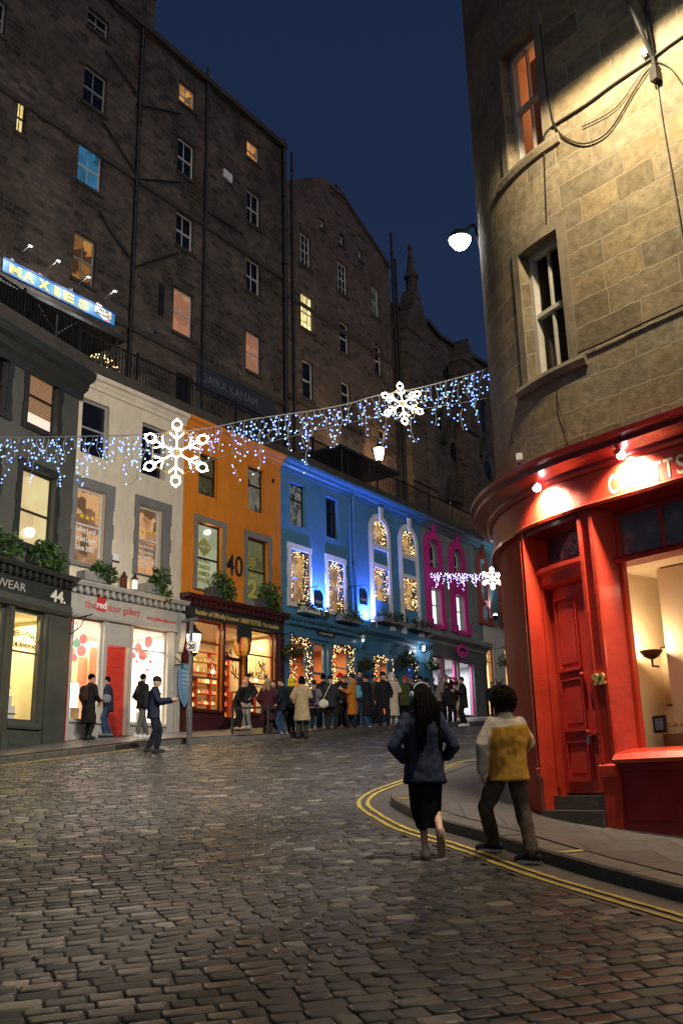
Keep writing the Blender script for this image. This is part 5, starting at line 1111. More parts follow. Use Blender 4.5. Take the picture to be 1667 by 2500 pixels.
for q, zc in ((0, z0+h_*.62), (1, z0+h_*.30)):
    mb.fprism(FC, [(s-.34+.68*i/8, zc+.06*math.sin(i*.8+q)) for i in range(9)]+[(s+.34-.68*i/8, zc+.17+.06*math.sin((8-i)*.8+q)) for i in range(9)], .073, .08, 0)
mb.fprism(FC, [(s-.36, z0+h_*.5), (s-.1, z0+h_*.5), (s-.1, z0+h_*.62), (s-.36, z0+h_*.7)], .0725, .078, 1); mb.fprism(FC, [(s+.0, z0+h_*.1), (s+.3, z0+h_*.1), (s+.3, z0+h_*.26), (s+.0, z0+h_*.26)], .0725, .078, 1)
mb.build('ribbon', [rbw, pm_['red']], bd); text(FC, 'WINE BAR', s+.02, z0+h_*.67, .11, .084, M['black'], bd, width=.4); text(FC, 'RESTAURANT', s-.02, z0+h_*.35, .11, .084, M['black'], bd, width=.56)
for k, (x, y) in enumerate(((30, 622), (98, 665), (172, 705), (237, 738))):
    s = FC.px(x, y)[0]; p0 = FC.m(s, z1+.06, .03); p1 = FC.m(s+.04, z1+.30, .78)
    t = thing('arm_lamp', f'thin arm lamp over the blue sign above the letter {"MXES"[k]}', 'lamp', p0, 'arm lamps along the blue sign'); mb = MB(); mb.tube([p0, p1], .009, 5); mb.box(p0, (.1, .06, .08), .6); mb.build('arm', M['iron'], t)
    mb = MB(); mb.box(p1, (.15, .10, .05), math.atan2(FC.d.y, FC.d.x)); mb.build('lamp_head', M['lead'], t); mb = MB(); mb.box(p1+Vector((0, 0, -.03)), (.12, .08, .012), math.atan2(FC.d.y, FC.d.x)); mb.build('lens', emit('arm_lamp_lens', (.95, .97, 1), 1.5), t)
    spot(p1+Vector((0, 0, -.06)), FC.m(s+.02, z0+.25, .05), 72, (.95, .94, .92), 130, .9, .05); spot(p1+Vector((0, 0, -.05)), FC.m(s, z1+.75, -2.3), 900, (.95, .92, .86), 48, .9, .08)
s, z = FT.px(565, 925); r = rc(FT, (481, 882), (667, 985)); zt = FT.px(481, 879)[1]; zb = FT.px(667, 1005)[1]
r = (FT.px(481, 890)[0], FT.px(667, 985)[0]); zt = FT.px(667, 978)[1]; zb = FT.px(481, 912)[1]
zt, zb = max(zt, zb), min(zt, zb)
t = thing('fascia_sign', 'dark slate sign board with grey letters on the tall tenement above the terrace', 'sign', FT.m(r[0], zb, .1)); mb = MB(); mb.fbox(FT, r[0], r[1], zt-1.15, zt, .0, .08); bd = mb.build('board', mat('slate_board', (.028, .036, .05), .5, .15, 4, 0), t)
text(FT, 'DAIKA KANAM', (r[0]+r[1])/2-.5, zt-.72, .55, .085, mat('grey_lettering', (.10, .115, .14), .5, .1, 5, 0), bd, width=(r[1]-r[0])*.72, bold=.006)
for k, (x, y) in enumerate(((385, 815), (535, 893), (585, 918))):
    s, z = FT.px(x, y, .25); p = FT.m(s, z, .25); t = thing('wall_light', f'tiny unlit wall light on the tall tenement, {["left", "middle", "right"][k]} one of three above the terrace', 'light', p, 'small wall lights on the tenement'); mb = MB(); mb.lathe(p, [(.03, 0), (.09, .05), (.06, .14)], 8); mb.tube([p+Vector((0, 0, .1)), FT.m(s, z+.1, 0)], .015, 4); mb.build('housing', M['lead'], t)
# lit bush at the end of the canopy
p = FT.m(FT.px(250, 865, 2.0)[0], 14.2, 1.9); t = thing('lit_bush', 'bush wrapped in warm fairy lights behind the terrace railing', 'plant', p); mb = MB(); mb.leaves(p, (.6, .6, .8), 420, .14); mb.build('foliage', [M['pine1'], M['leaf2']], t); mb = MB()
for k in range(150):
    d = Vector((rnd.gauss(0, 1), rnd.gauss(0, 1), rnd.gauss(0, 1))).normalized(); mb.gem(p+Vector((d.x*.66, d.y*.66, d.z*.85)), .022)
mb.build('fairy_lights', M['fairy'], t)['kind'] = 'stuff'
# lantern on the terrace
def gas_lantern(p, wallp, label, e, s=1.0, col=(1, .60, .26), em=14):
    t = thing('wall_lantern', label, 'lantern', p); mb = MB(); gm = emit('lantern_glass_lit', (1, .74, .42), em)
    mb.lathe(p+Vector((0, 0, .26*s)), [(.23*s, 0), (.2*s, .05*s), (.06*s, .17*s), (.07*s, .2*s), (.03*s, .27*s)], 6); mb.lathe(p+Vector((0, 0, -.24*s)), [(.03*s, -.1*s), (.12*s, -.03*s), (.12*s, 0)], 6)
    for k in range(6): a = k*math.pi/3; mb.tube([p+Vector((.12*s*math.cos(a), .12*s*math.sin(a), -.24*s)), p+Vector((.215*s*math.cos(a), .215*s*math.sin(a), .27*s))], .012*s, 4)
    mb.build('frame', M['iron'], t); mb = MB(); mb.lathe(p+Vector((0, 0, -.235*s)), [(.112*s, 0), (.2*s, .48*s)], 6); mb.build('lantern_glass', gm, t)
    mb = MB(); w = Vector(wallp); mb.tube([p+Vector((0, 0, -.3*s)), p+Vector((0, 0, -.5*s)), w+Vector((0, 0, -.62*s))], .02*s, 6); mb.tube([w+Vector((0, 0, -.4*s)), (p+w)/2+Vector((0, 0, -.62*s))], .014*s, 5); mb.build('bracket', M['iron'], t)
    lp = point(p+(p-w).normalized()*.32*s, e, col, .1); return t
s, z = FT.px(925, 1110, 1.3); gas_lantern(FT.m(s, z, 1.3), FT.m(s-.2, z, .1), 'lit glass lantern on a bracket beside the terrace at the gabled tenement', 420, 1.25)
# second dark canopy at the terrace near that lantern
s0 = FT.px(770, 1095, 1.6)[0]; s1 = FT.px(905, 1120, 2.2)[0]
mb = MB(); mb.fbox(FT, 15.2, 20.2, 15.72, 15.86, .02, 2.2); 
for s in (15.4, 17.6, 20.0): mb.tube([FT.m(s, 15.72, 2.1), FT.m(s, 13.4, 2.1)], .04, 6)
tag(mb.build('canopy', M['charcoal2'], loc=FT.m(17, 15.7, 1)), 'small dark canopy over the terrace beside the lit lantern', 'canopy')
# ================================================================== ROUNDED CORNER BUILDING (red shop below, ashlar above)
F = FR
br = thing('corner_building', 'rounded corner tenement of yellow brown ashlar above a glossy red shopfront', 'building', Vector((3.0, 11, g(11)+KERB)))
ROK = lambda r: r
X2 = (.10, .86, 6.72, 8.62); X1 = (.16, .90, 10.02, 12.0)
ZT = 17.0
mb = MB(); mb.wall(F, -9, 5.2, 5.10, ZT, [X2, X1], .26); mb.wall(F, 5.2, 22, 5.10, ZT, [], .2); mb.build('wall', M['ashlar'], br, smooth=False)
mb = MB(); mb.fbox(F, -9, 20, ZT+.002, ZT+.3, -4, .25); mb.build('roof', M['soot_stone'], br)
# dressed margins proud of the wall
for r in (X2, X1): 
    a, b, c, d = r; mb = MB(); w_ = .14
    mb.fbox(F, a-w_, a-.002, c-.02, d+w_, -.02, .03); mb.fbox(F, b+.002, b+w_, c-.02, d+w_, -.02, .03); mb.fbox(F, a, b, d+.002, d+w_, -.02, .03)
    mb.build('window_surround', M['dressed'], br); mb = MB(); mb.fprof(F, a-.26, b+.26, [(-.02, c-.17), (.05, c-.16), (.075, c-.08), (.06, c-.022), (-.02, c-.022)]); mb.build('sill', M['dressed'], br)
sashw = mat('old_white_sash', (.52, .50, .44), .5, .12, 6, .1)
def big_sash(r, pane, mun=1):
    a, b, c, d = r; mb = MB(); o0 = -.24; zm = (c+d)/2; sm = (a+b)/2
    for q in ((a, a+.075), (b-.075, b)): mb.fbox(F, *q, c, d, o0, o0+.10)
    mb.fbox(F, a+.075, b-.075, c, c+.1, o0, o0+.07); mb.fbox(F, a+.075, b-.075, d-.075, d, o0, o0+.10); mb.fbox(F, a+.075, b-.075, zm-.03, zm+.03, o0+.01, o0+.09)
    mb.fbox(F, sm-.016, sm+.016, c+.1, d-.075, o0+.012, o0+.06); f = mb.build('window', sashw, br)
    pm = MB(); pm.fquad(F, a+.05, b-.05, c+.05, d-.05, o0+.03); pm.build('pane', M['glass'], f); return f
big_sash(X2, None); big_sash(X1, None)
dimw = mat('dim_room_wall', (.24, .21, .16), .8, .3, 2, 0); peachw = mat('peach_room_wall', (.62, .36, .2), .8, .1, 2, 0); shut = mat('peach_shutter', (.55, .33, .2), .6, .1, 4, 0)
room(F, br, X2[0]-.35, X2[1]+.35, X2[2]-.3, X2[3]+.3, 1.6, [dimw, dimw, dimw], o0=-.27, name='room'); room(F, br, X1[0]-.35, X1[1]+.35, X1[2]-.3, X1[3]+.3, 1.8, [peachw, peachw, peachw], o0=-.27, name='room')
mb = MB(); mb.tube([F.m(.6, 6.5, -.9), F.m(.6, 8.9, -.9)], .14, 8); mb.build('curtain', mat('faded_curtain', (.22, .19, .14), .8, .3, 3, .1), br)
mb = MB(); mb.fbox(F, .48, .82, 10.02, 12, -.5, -.46); mb.fbox(F, .52, .78, 10.2, 10.9, -.459, -.45); mb.fbox(F, .52, .78, 11.1, 11.8, -.459, -.45); mb.build('shutter', shut, br)
point(F.m(.4, 11.6, -1.3), 20, (1, .62, .36), .1, 'room_lamp')
p = F.m(.42, 10.7, -.30); mb = MB(); mb.tube([p, p+Vector((0, 0, .1))], .02, 6); mb.ball(p+Vector((0, 0, .13)), .035, 6); mb.ball(p+Vector((.03, 0, .06)), .025, 6); tag(mb.build('figurine', M['black'], loc=p), 'small black figurine on the sash of the upper lit corner window', 'ornament')
# ------ shopfront
red = M['red']; deep = M['reddeep']
SW = (-6.2, -.20, 1.86, 4.58)                 # shop window
DO = (.15, 1.13, 1.1, 4.68)                   # door recess
mb = MB(); mb.fbox(F, -9, 9, 4.70, 5.12, -.02, .12); fas = mb.build('fascia', red, br)
mb = MB(); mb.fprof(F, -9, 9, [(-.02, 5.122), (.15, 5.122), (.19, 5.16), (.19, 5.2), (.30, 5.25), (.36, 5.27), (.36, 5.33), (.42, 5.36), (.42, 5.42), (.30, 5.47), (-.02, 5.52)]); cor = mb.build('shop_cornice', deep, br)
mb = MB(); mb.fprof(F, -9, 9, [(.122, 4.7), (.15, 4.69), (.16, 4.73), (.122, 4.76)]); mb.build('fascia_moulding', red, br)
mb = MB(); mb.fbox(F, DO[1]+.002, 9, .9, 4.698, -.02, .05); mb.build('curved_panel', mat('matte_red_paint', (.46, .036, .018), .6, .25, 3, .2, bscale=14, stain=.3, spec=.12), br)  # rougher, less glossy red than the rest of the front
def pilaster(a, b, o=.10, zb=.8):
    mb = MB(); mb.fbox(F, a, b, zb, 4.698, -.3, o); w_ = min(.05, (b-a)*.22)
    mb.fbox(F, a, a+w_, 1.75, 4.6, o+.001, o+.022); mb.fbox(F, b-w_, b, 1.75, 4.6, o+.001, o+.022); mb.fprof(F, a-.012, b+.012, [(o, 1.60), (o+.035, 1.63), (o+.035, 1.72), (o, 1.748)])
    return mb.build('pilaster', red, br)
pl = pilaster(-.06, .148); pilaster(DO[1]+.004, DO[1]+.09, .115)
# splayed jamb of the shop window comes further down
# jambs of the door recess
mb = MB(); mb.fgrid(F, [[(DO[1]+.003, .9, .06), (DO[1]+.003, 4.69, .06)], [(DO[1]-.004, .9, -.06), (DO[1]-.004, 4.69, -.06)], [(DO[1]-.006, .9, -.26), (DO[1]-.006, 4.69, -.26)]]); mb.fbox(F, DO[1]-.035, DO[1]-.008, 1.5, 4.6, -.1, -.06); mb.build('door_jamb', red, br)
mb = MB(); mb.fgrid(F, [[(DO[0], .9, .0), (DO[0], 4.69, .0)], [(DO[0]+.01, .9, -.26), (DO[0]+.01, 4.69, -.26)]]); mb.build('door_jamb', red, br)
mb = MB(); mb.fbox(F, DO[0]+.01, DO[1]-.008, 4.62, 4.698, -.26, .10); mb.build('door_soffit', deep, br)
D0_, D1_ = DO[0]+.012, DO[1]-.01
mb = MB(); mb.fprof(F, D0_, D1_, [(-.26, 3.93), (-.12, 3.93), (-.06, 3.97), (-.06, 4.08), (-.01, 4.13), (-.01, 4.18), (-.1, 4.24), (-.26, 4.24)]); mb.build('transom_bar', red, br)
mb = MB(); mb.fbox(F, D0_, D1_, 4.242, 4.62, -.24, -.225); fan = mb.build('fanlight', mat('fanlight_glass', (.11, .115, .14), .15, .2, 3, 0, spec=.8), br)
# etched bespectacled face on the fanlight
etch = mat('etched_lines', (.75, .75, .75), .5, .1, 8, 0); mb = MB(); sc0 = .52
def eline(pts, r=.006): mb.tube([F.m(s, z, -.22) for s, z in pts], r, 4)
circ = lambda cs, cz_, r1, r2, a0=0, a1=6.3, n=16: [(cs+r1*math.cos(a0+(a1-a0)*i/n), cz_+r2*math.sin(a0+(a1-a0)*i/n)) for i in range(n+1)]
for k in (-1, 1):
    eline(circ(sc0+k*.085, 4.38, .065, .06)); eline(circ(sc0+k*.085, 4.38, .078, .075)); eline(circ(sc0+k*.085, 4.38, .02, .02)); eline(circ(sc0+k*.085, 4.40, .04, .02, .3, 2.9, 8))
eline([(sc0-.01, 4.42), (sc0-.03, 4.3), (sc0+.03, 4.3)])
for q in range(5): eline(circ(sc0, 4.36, .22-.03*q, .21-.02*q, .2, 2.95, 12))
for q in range(4): eline([(sc0+.24+.015*q, 4.42-.02*q), (sc0+.25+.02*q, 4.34), (sc0+.24+.03*q, 4.27)])
mb.build('etching', etch, fan)
# door leaf
def vbox(mb_, a, b, c, d, o0, o1): mb_.fbox(F, a, b, c, d, o0, o1)
sm = .46
mb = MB(); vbox(mb, D0_, D1_, 1.43, 3.928, -.25, -.18)
door = mb.build('door', M['reddoor'], br)
for (c, d) in ((2.86, 3.78), (2.14, 2.78), (1.56, 2.04)):
    for (a, b) in ((D0_+.03, sm-.09), (sm+.09, D1_-.13)):
        mb = MB(); q = -.179
        vbox(mb, a, b, c, c+.045, q, q+.045); vbox(mb, a, b, d-.03, d, q, q+.03); vbox(mb, a, a+.03, c+.046, d-.031, q, q+.03); vbox(mb, b-.03, b, c+.046, d-.031, q, q+.03); vbox(mb, a+.06, b-.06, c+.1, d-.08, q, q+.016)
        mb.build('door_panel', M['reddoor'], door)
mb = MB(); vbox(mb, sm-.07, sm+.0, 2.5, 2.74, -.179, -.16); vbox(mb, sm-.05, sm-.02, 2.56, 2.70, -.159, -.15); mb.build('letter_plate', M['reddoor'], door)
mb = MB(); vbox(mb, sm-.16, sm+.06, 2.085, 2.115, -.179, -.15); mb.build('hasp', M['reddoor'], door); mb = MB(); vbox(mb, sm+.03, sm+.075, 1.98, 2.07, -.155, -.12); mb.tube([F.m(sm+.04, 2.07, -.138), F.m(sm+.04, 2.11, -.138), F.m(sm+.065, 2.11, -.138), F.m(sm+.065, 2.07, -.138)], .006, 5); mb.build('padlock', mat('steel', (.6, .6, .6), .3, .1, 5, 0, metal=.9), door)
for z_, s_ in ((2.80, sm+.08), (2.12, sm+.06)): mb = MB(); mb.ball(F.m(s_, z_, -.14), .028, 8); mb.build('door_knob', M['reddoor'], door)
mb = MB(); vbox(mb, D0_, D1_, .9, 1.40, -.25, .0); mb.build('door_step', M['kerb'], br); mb = MB(); vbox(mb, DO[0]-.0, DO[1]-.0, .8, 1.24, .002, .16); mb.build('door_step', M['kerb'], br)
text(F, '92', .045, 2.62, .17, .125, M['gold'], pl, 'house_number', width=.17, bold=.008, ext=.02)
# shop window
mb = MB(); mb.fgrid(F, [[(-.062, 1.84, .09), (-.062, 4.69, .09)], [(-.09, 1.84, .03), (-.09, 4.69, .03)], [(-.2, 1.84, -.22), (-.2, 4.69, -.22)]]); mb.build('window_jamb', red, br)
mb = MB(); mb.fprof(F, -6.4, -.065, [(-.35, 4.60), (-.22, 4.60), (-.15, 4.63), (-.15, 4.66), (.11, 4.695), (-.35, 4.695)]); mb.build('window_head', deep, br)
mb = MB(); mb.fprof(F, -6.4, -.085, [(-.32, 4.0), (-.12, 4.02), (-.10, 4.06), (-.13, 4.1), (-.32, 4.1)]); mb.build('transom_bar', deep, br)
mb = MB(); mb.fprof(F, -6.4, -.065, [(-.35, 1.74), (.16, 1.74), (.20, 1.78), (.12, 1.85), (-.10, 1.90), (-.35, 1.90)]); mb.build('window_sill', red, br)
mb = MB(); mb.fbox(F, -9, -.065, .3, 1.738, -.25, .06); mb.fbox(F, -9, -.08, 1.66, 1.736, .061, .10); mb.fbox(F, -9, -.07, .3, 1.12, .061, .085); mb.build('stall_riser', deep, br)
mb = MB(); mb.fbox(F, -6.24, -.19, 4.602, 4.64, -.24, -.16)
for s in (-.19, -6.2): mb.fbox(F, s-.04, s, 1.9, 4.60, -.24, -.16)
f = mb.build('shop_window', red, br)
for k in range(1, 10): mb = MB(); mb.fbox(F, -.19-.60*k-.016, -.19-.60*k+.016, 4.1, 4.60, -.235, -.17); mb.build('glazing_bar', red, f)
pm = MB(); pm.fquad(F, -6.2, -.2, 1.9, 4.0, -.2); pm.build('pane', M['glass'], f); pm = MB(); pm.fquad(F, -6.2, -.2, 4.1, 4.6, -.2); pm.build('pane', mat('grey_sheen_glass', (.13, .15, .155), .25, .35, 5, .05, spec=.8), f)  # upper pane is opaque grey, its sheen put into the colour
mb = MB(); mb.fbox(F, -9, -6.22, 1.74, 4.7, -.25, .06); mb.build('pilaster', red, br)
creamw = mat('cream_interior', (.66, .52, .34), .8, .05, 2, 0); darkfl = mat('brown_counter', (.16, .09, .045), .5, .2, 4, 0)
room(F, br, -6.1, .1, 1.2, 4.02, 2.0, [creamw, darkfl, creamw], o0=-.27)
mb = MB(); mb.fbox(F, -6.1, .1, 4.03, 4.64, -1.5, -1.45); mb.build('upper_blind', mat('grey_blind', (.30, .34, .35), .8, .1, 2, 0), br)
mb = MB(); mb.fbox(F, -1.05, -.30, 1.2, 4.0, -1.25, -.75); mb.fbox(F, -6, -1.05, 3.72, 4.0, -1.35, -.9); mb.build('interior_pier', creamw, br)
# sconce, frames and counter inside
s, z = F.px(1600, 1590, -.72); p = F.m(s, z, -.62); t = thing('wall_sconce', 'bronze bowl uplight glowing on the pale pier inside the red shop window', 'lamp', p); mb = MB(); mb.lathe(p, [(.03, -.10), (.09, -.07), (.14, 0), (.125, .0), (.08, -.05)], 14); mb.build('bowl', mat('bronze', (.10, .06, .03), .35, .2, 6, 0, metal=.7), t); mb = MB(); mb.tube([p+Vector((0, 0, -.1)), p+Vector((0, 0, -.18)), F.m(s, z-.18, -.74)], .014, 6); mb.build('arm', M['iron'], t); point(p+Vector((0, 0, .07)), 26, (1, .80, .50), .05, 'sconce_light')
area(F, -2.6, 3.98, -1.2, 3.6, .7, 75, (1, .78, .48))
def frame(x, y, w_, h_, o, label, inner, rim=.02, cat='picture'):
    s, z = F.px(x, y, o); t = thing('picture_frame', label, cat, F.m(s, z-h_/2, o)); mb = MB(); mb.fbox(F, s-w_/2, s+w_/2, z-h_/2, z+h_/2, o-.03, o); mb.build('frame', M['black'], t); mb = MB(); mb.fbox(F, s-w_/2+rim, s+w_/2-rim, z-h_/2+rim, z+h_/2-rim, o+.001, o+.005); mb.build('print', inner, t)
frame(1634, 1650, .30, .72, -1.2, 'tall black framed pale print beyond the sconce in the red shop', creamw)
frame(1608, 1768, .16, .19, -.4, 'small framed blue and brown print standing on the red shop window counter', mat('blue_print', (.10, .16, .24), .5, .5, 30, 0), .03)
s, z = F.px(1660, 1769, -.3); 
mb = MB(); mb.fbox(F, -6, -.32, 1.2, 2.05, -1.0, -.45); mb.build('counter', mat('walnut_counter', (.16, .10, .05), .5, .25, 5, .05), br)
text(F, 'Built to last', F.px(1672, 1769, -.26)[0], F.px(1660, 1774, -.26)[1], .07, -.185, darkfl, f, 'window_lettering', width=.36)
letr = mat('cream_gold_lettering', (.80, .72, .45), .5, .08, 5, 0)
for ch_, x, y in zip('CUBITTS', (560, 722, 885, 1005, 0, 0, 0), (0,)*7): pass
for ch_, x in zip('CUBITTS', (1495, 1523, 1552, 1582, 1606, 1636, 1667)):
    s = F.px(x, 1180, .12)[0]; text(F, ch_, s, 4.79, .31, .1225, letr, fas, width={'I': .035, 'T': .125}.get(ch_, .12), bold=.004, ext=.0015)
# fascia spotlights
for k, (x, y) in enumerate(((1305, 1195), (1510, 1115))):
    s, z = F.px(x, y, .30); p = F.m(s, z+.05, .30); t = thing('spotlight', 'bright white spotlight under the red cornice '+['over the door', 'over the fascia lettering'][k], 'light', p, 'spotlights under the red shop cornice')
    d = (F.m(s-.12, z-.18, .12)-p).normalized(); mb = MB(); mb.tube([p-d*.05, p+d*.02], .045, 10); mb.build('housing', red, t); mb = MB(); mb.ball(p+d*.035, (.055, .055, .055), 10); mb.build('lens', emit('spotlight_lens', (.95, .97, 1), 30), t)
    spot(p+d*.09, F.m(s-.03, z-1.5, -1.1), 900, (1, .82, .58), 146, .85, .04)
# ------ street lamps on the wall
def luminaire(p, wallp, label, col, e, em, ang=174, size=.25):
    t = thing('street_lamp', label, 'street lamp', wallp, 'bracket lamps on the corner building'); mb = MB(); w = Vector(wallp)
    mb.tube([w+Vector((0, 0, -.9)), w+Vector((0, 0, .2))], .03, 8); mb.tube([w+Vector((0, 0, .05)), (w+p)/2+Vector((0, 0, .3)), Vector(p)+Vector((0, 0, .12))], [.036, .03, .026], 8); mb.tube([w+Vector((0, 0, -.75)), (w*.6+Vector(p)*.4)+Vector((0, 0, .18))], .03, 6); mb.box(w+Vector((0, 0, -1.0)), (.1, .1, .2), .6); mb.build('bracket', M['iron'], t)
    mb = MB(); mb.lathe(p, [(size, -.0), (size*1.02, .03), (size*.8, .12), (size*.3, .17), (.04, .18)], 16); mb.build('hood', M['lead'], t)
    mb = MB(); mb.lathe(p, [(.02, -.19), (size*.55, -.15), (size*.85, -.07), (size*.95, -.005)], 16); mb.build('lens', emit('street_lamp_lens', (.93, 1, .97), em), t)
    spot(Vector(p)+Vector((0, 0, -.21)), Vector(p)+Vector((0, 0, -5)), e, col, ang, .16, .2, 'street_light')
luminaire(Vector((2.86, 8.80, 10.98)), F.m(-1.6, 10.9, .06), 'street lamp on a dark bracket high on the corner building', (1, .81, .51), 1750, 10)
LP = at_y(1122, 585, 14.6); luminaire(LP, F.m(3.9, 10.75, .06), 'glowing white street lamp on the far side of the corner building', (1, .92, .80), 110, 60, size=.2)
# both lamps throw most of their light across the street, away from the wall that carries them
spot(LP+Vector((-.05, 0, -.22)), Vector((-8, 24, 6.5)), 6400, (1, .92, .80), 150, .5, .15, 'street_light'); spot(Vector((2.76, 8.72, 10.7)), Vector((-10, 14, 2.0)), 4200, (1, .93, .82), 100, .35, .15, 'street_light')
# ------ cables and fittings on the stone wall
def cable(pl, label, r=.012, o=.03, mt='blackcable', name='cable'):
    pts = [F.m(*F.px(x, y, o), o) for x, y in pl]; P = catmull(pts, 5); mb = MB(); mb.tube(P, r, 5); return tag(mb.build(name, M[mt], loc=P[0]), label, 'cable')
cable([(1667, 86), (1630, 112), (1590, 142), (1500, 203), (1430, 255), (1360, 300), (1332, 325), (1327, 345)], 'thick black cable running along the upper stone wall past the small junction box', .018)
cable([(1318, 60), (1330, 180), (1340, 255), (1360, 318), (1400, 346), (1440, 348), (1490, 315), (1545, 225), (1585, 165)], 'black cable hanging in a deep loop beside the lit upper corner window', .012)
cable([(1667, 210), (1640, 172), (1615, 155), (1590, 152), (1560, 185), (1500, 265), (1420, 310)], 'thin black cable arching over the wall under the junction box', .008)
cable([(1590, 100), (1597, 160), (1615, 290), (1645, 460), (1667, 590)], 'thin vertical black cable down the right of the stone wall', .007)
cable([(1327, 345), (1330, 440), (1334, 540)], 'thin cable running down between the two corner windows', .007)
cable([(1410, 862), (1480, 832), (1560, 793), (1667, 744)], 'black cable along the stone course right of the lower corner window', .014)
cable([(1358, 905), (1360, 980), (1375, 1030), (1385, 1065)], 'thin cable below the lower corner window', .006)
cable([(1265, 1120), (1270, 1150), (1272, 1175)], 'short cable below the small white box on the curved wall', .006)
def fitting(x, y, sz, mt, label, o=.05):
    s, z = F.px(x, y, o); p = F.m(s, z, o); mb = MB(); mb.box(p, sz, -.7); mb.box(p+Vector((0, 0, -sz[2]*.6)), (sz[0]*.5, sz[1]*.6, sz[2]*.3), -.7); tag(mb.build('junction_box', M[mt], loc=p), label, 'box')
fitting(1573, 128, (.085, .07, .10), 'lead', 'grey junction box where the cables meet on the stone wall'); fitting(1267, 1115, (.07, .05, .09), 'white', 'small white box on the curved wall above the red cornice')
# ================================================================== LIGHT STRINGS ACROSS THE STREET
def light_string(label, pts, depth, n, bulb_r, unit, r_cable, seed, led, skip=(), guy=None):
    rg = random.Random(seed)
    P = catmull([at_y(x, y, depth(x)) for x, y in pts], 10); t = thing('icicle_light_string', label, 'light string', P[-1])
    mb = MB(); mb.tube(P, r_cable, 5)
    if guy: mb.tube(catmull([at_y(x, y, depth(x)) for x, y in guy], 6), r_cable*.5, 4)
    mb.build('cable', M['cable'], t)
    L = [0]
    for a, b in zip(P, P[1:]): L.append(L[-1]+(b-a).length)
    def at(d):
        for i in range(len(P)-1):
            if d <= L[i+1]: return P[i]+(P[i+1]-P[i])*((d-L[i])/max(1e-6, L[i+1]-L[i]))
        return P[-1]
    pat = [.45, .6, .95, .5, .7, .55, 1.25, .6, .4, .8, .5, 1.1, .65, .5]
    u = (P[-1]-P[0]); u.z = 0; u.normalize()
    for k in range(n):
        f = (k+.5+rg.uniform(-.3, .3))/n
        if any(a < f < b for a, b in skip): continue
        q = at(L[-1]*f); ln = unit*pat[k % len(pat)]*rg.uniform(.85, 1.15); mb = MB(); w = [q]; z = 0; x = 0; dx = rg.gauss(0, .1)
        step = unit*.13; m_ = max(2, int(ln/step))
        for j in range(m_):
            x += rg.gauss(dx, .22)*step; p = q+u*x+Vector((rg.gauss(0, .02)*unit, rg.gauss(0, .03)*unit, -(j+1)*step)); w.append(p)
            d = u*rg.choice((-1, 1))*step*rg.uniform(.25, .6)+Vector((0, 0, rg.uniform(-.3, .2)*step)); mb.gem(p+d, bulb_r*rg.uniform(.8, 1.15), 1); mb.tube([p, p+d], r_cable*.45, 3)
            if rg.random() < .55: d = u*rg.choice((-1, 1))*step*rg.uniform(.25, .7)+Vector((0, 0, step*.5)); mb.gem(p+d, bulb_r*rg.uniform(.8, 1.1), 1)
        mb.tube(w, r_cable*.5, 4); mb.build('light_strand', [M['cable'], led], t)
    return t
dep = lambda x: 12.4+.85*(x/1206)
light_string('long icicle string of cold white lights crossing the street in the foreground', [(-160, 1066), (0, 1068), (180, 1066), (348, 1061), (440, 1054), (527, 1042), (604, 1026), (690, 1013), (767, 1002), (850, 986), (916, 967), (980, 956), (1045, 942), (1126, 920), (1170, 907), (1206, 893)], dep, 98, .0145, .72, .0075, 3, M['led'], skip=((.40, .42), (.985, 1.0)), guy=[(430, 1150), (700, 1068), (960, 1010), (1120, 985), (1216, 966)])
def snowflake(c, R, rot, label, tr, mtl, nrm):
    t = thing('snowflake_light', label, 'light decoration', c, 'snowflake lights over the street')
    n = Vector(nrm).normalized(); r_ = n.cross(Vector((0, 0, 1))).normalized()*-1; u_ = Vector((0, 0, 1))
    def q(r, a): return c+(r_*math.cos(a)+u_*math.sin(a))*r*R
    mb = MB()
    hexa = [q(.15, rot+math.pi/2+k*math.pi/3) for k in range(7)]; mb.tube(hexa, tr, 6)
    for k in range(6):
        a = rot+math.pi/2+k*math.pi/3
        mb.tube([q(.15, a), q(.70, a)], tr, 6)
        for r0, ln, da in ((.40, .27, .80), (.64, .17, .85)):
            for s in (-1, 1):
                p0 = q(r0, a); e = p0+(r_*math.cos(a+s*da)+u_*math.sin(a+s*da))*ln*R; mb.tube([p0, e], tr*.92, 6)
        cc = q(.845, a); mb.tube([cc+(r_*math.cos(b)+u_*math.sin(b))*.125*R for b in [i*math.pi/8 for i in range(17)]], tr, 6, cap=False); mb.tube([q(.97, a), q(1.03, a)], tr*1.1, 6)
    mb.build('tube_light', mtl, t); mb = MB(); fr = [q(.75, rot+math.pi/2+k*math.pi/3) for k in range(7)]; mb.tube(fr, tr*.45, 4)
    for k in range(3): mb.tube([q(.75, rot+math.pi/2+k*math.pi/3), q(.75, rot-math.pi/2+k*math.pi/3)], tr*.45, 4)
    mb.build('wire_frame', M['gold'], t); return t
c1 = at_y(431, 1105, dep(431)-.06); c2 = at_y(982, 985, dep(982)-.06); towards = Vector((.15, -1, 0))
snowflake(c1, .505, 0.0, 'large glowing snowflake on the light string in front of the cream and orange houses', .0115, M['tube_light'], towards); snowflake(c2, .335, .09, 'smaller glowing snowflake on the light string in front of the church', .0095, M['tube_light'], towards)
dep2 = lambda x: 42-.021*(x-1040)
light_string('short icicle light string across the street near the magenta arched windows', [(1038, 1397), (1090, 1398), (1150, 1399), (1200, 1399), (1252, 1398)], dep2, 44, .026, .62, .012, 8, emit('far_led', (.55, .52, 1), 4), skip=((.66, .86),))
snowflake(at_y(1201, 1412, 38.4), .46, .0, 'small far white snowflake beside the teal house', .035, M['tube_white'], Vector((.1, -1, 0)))
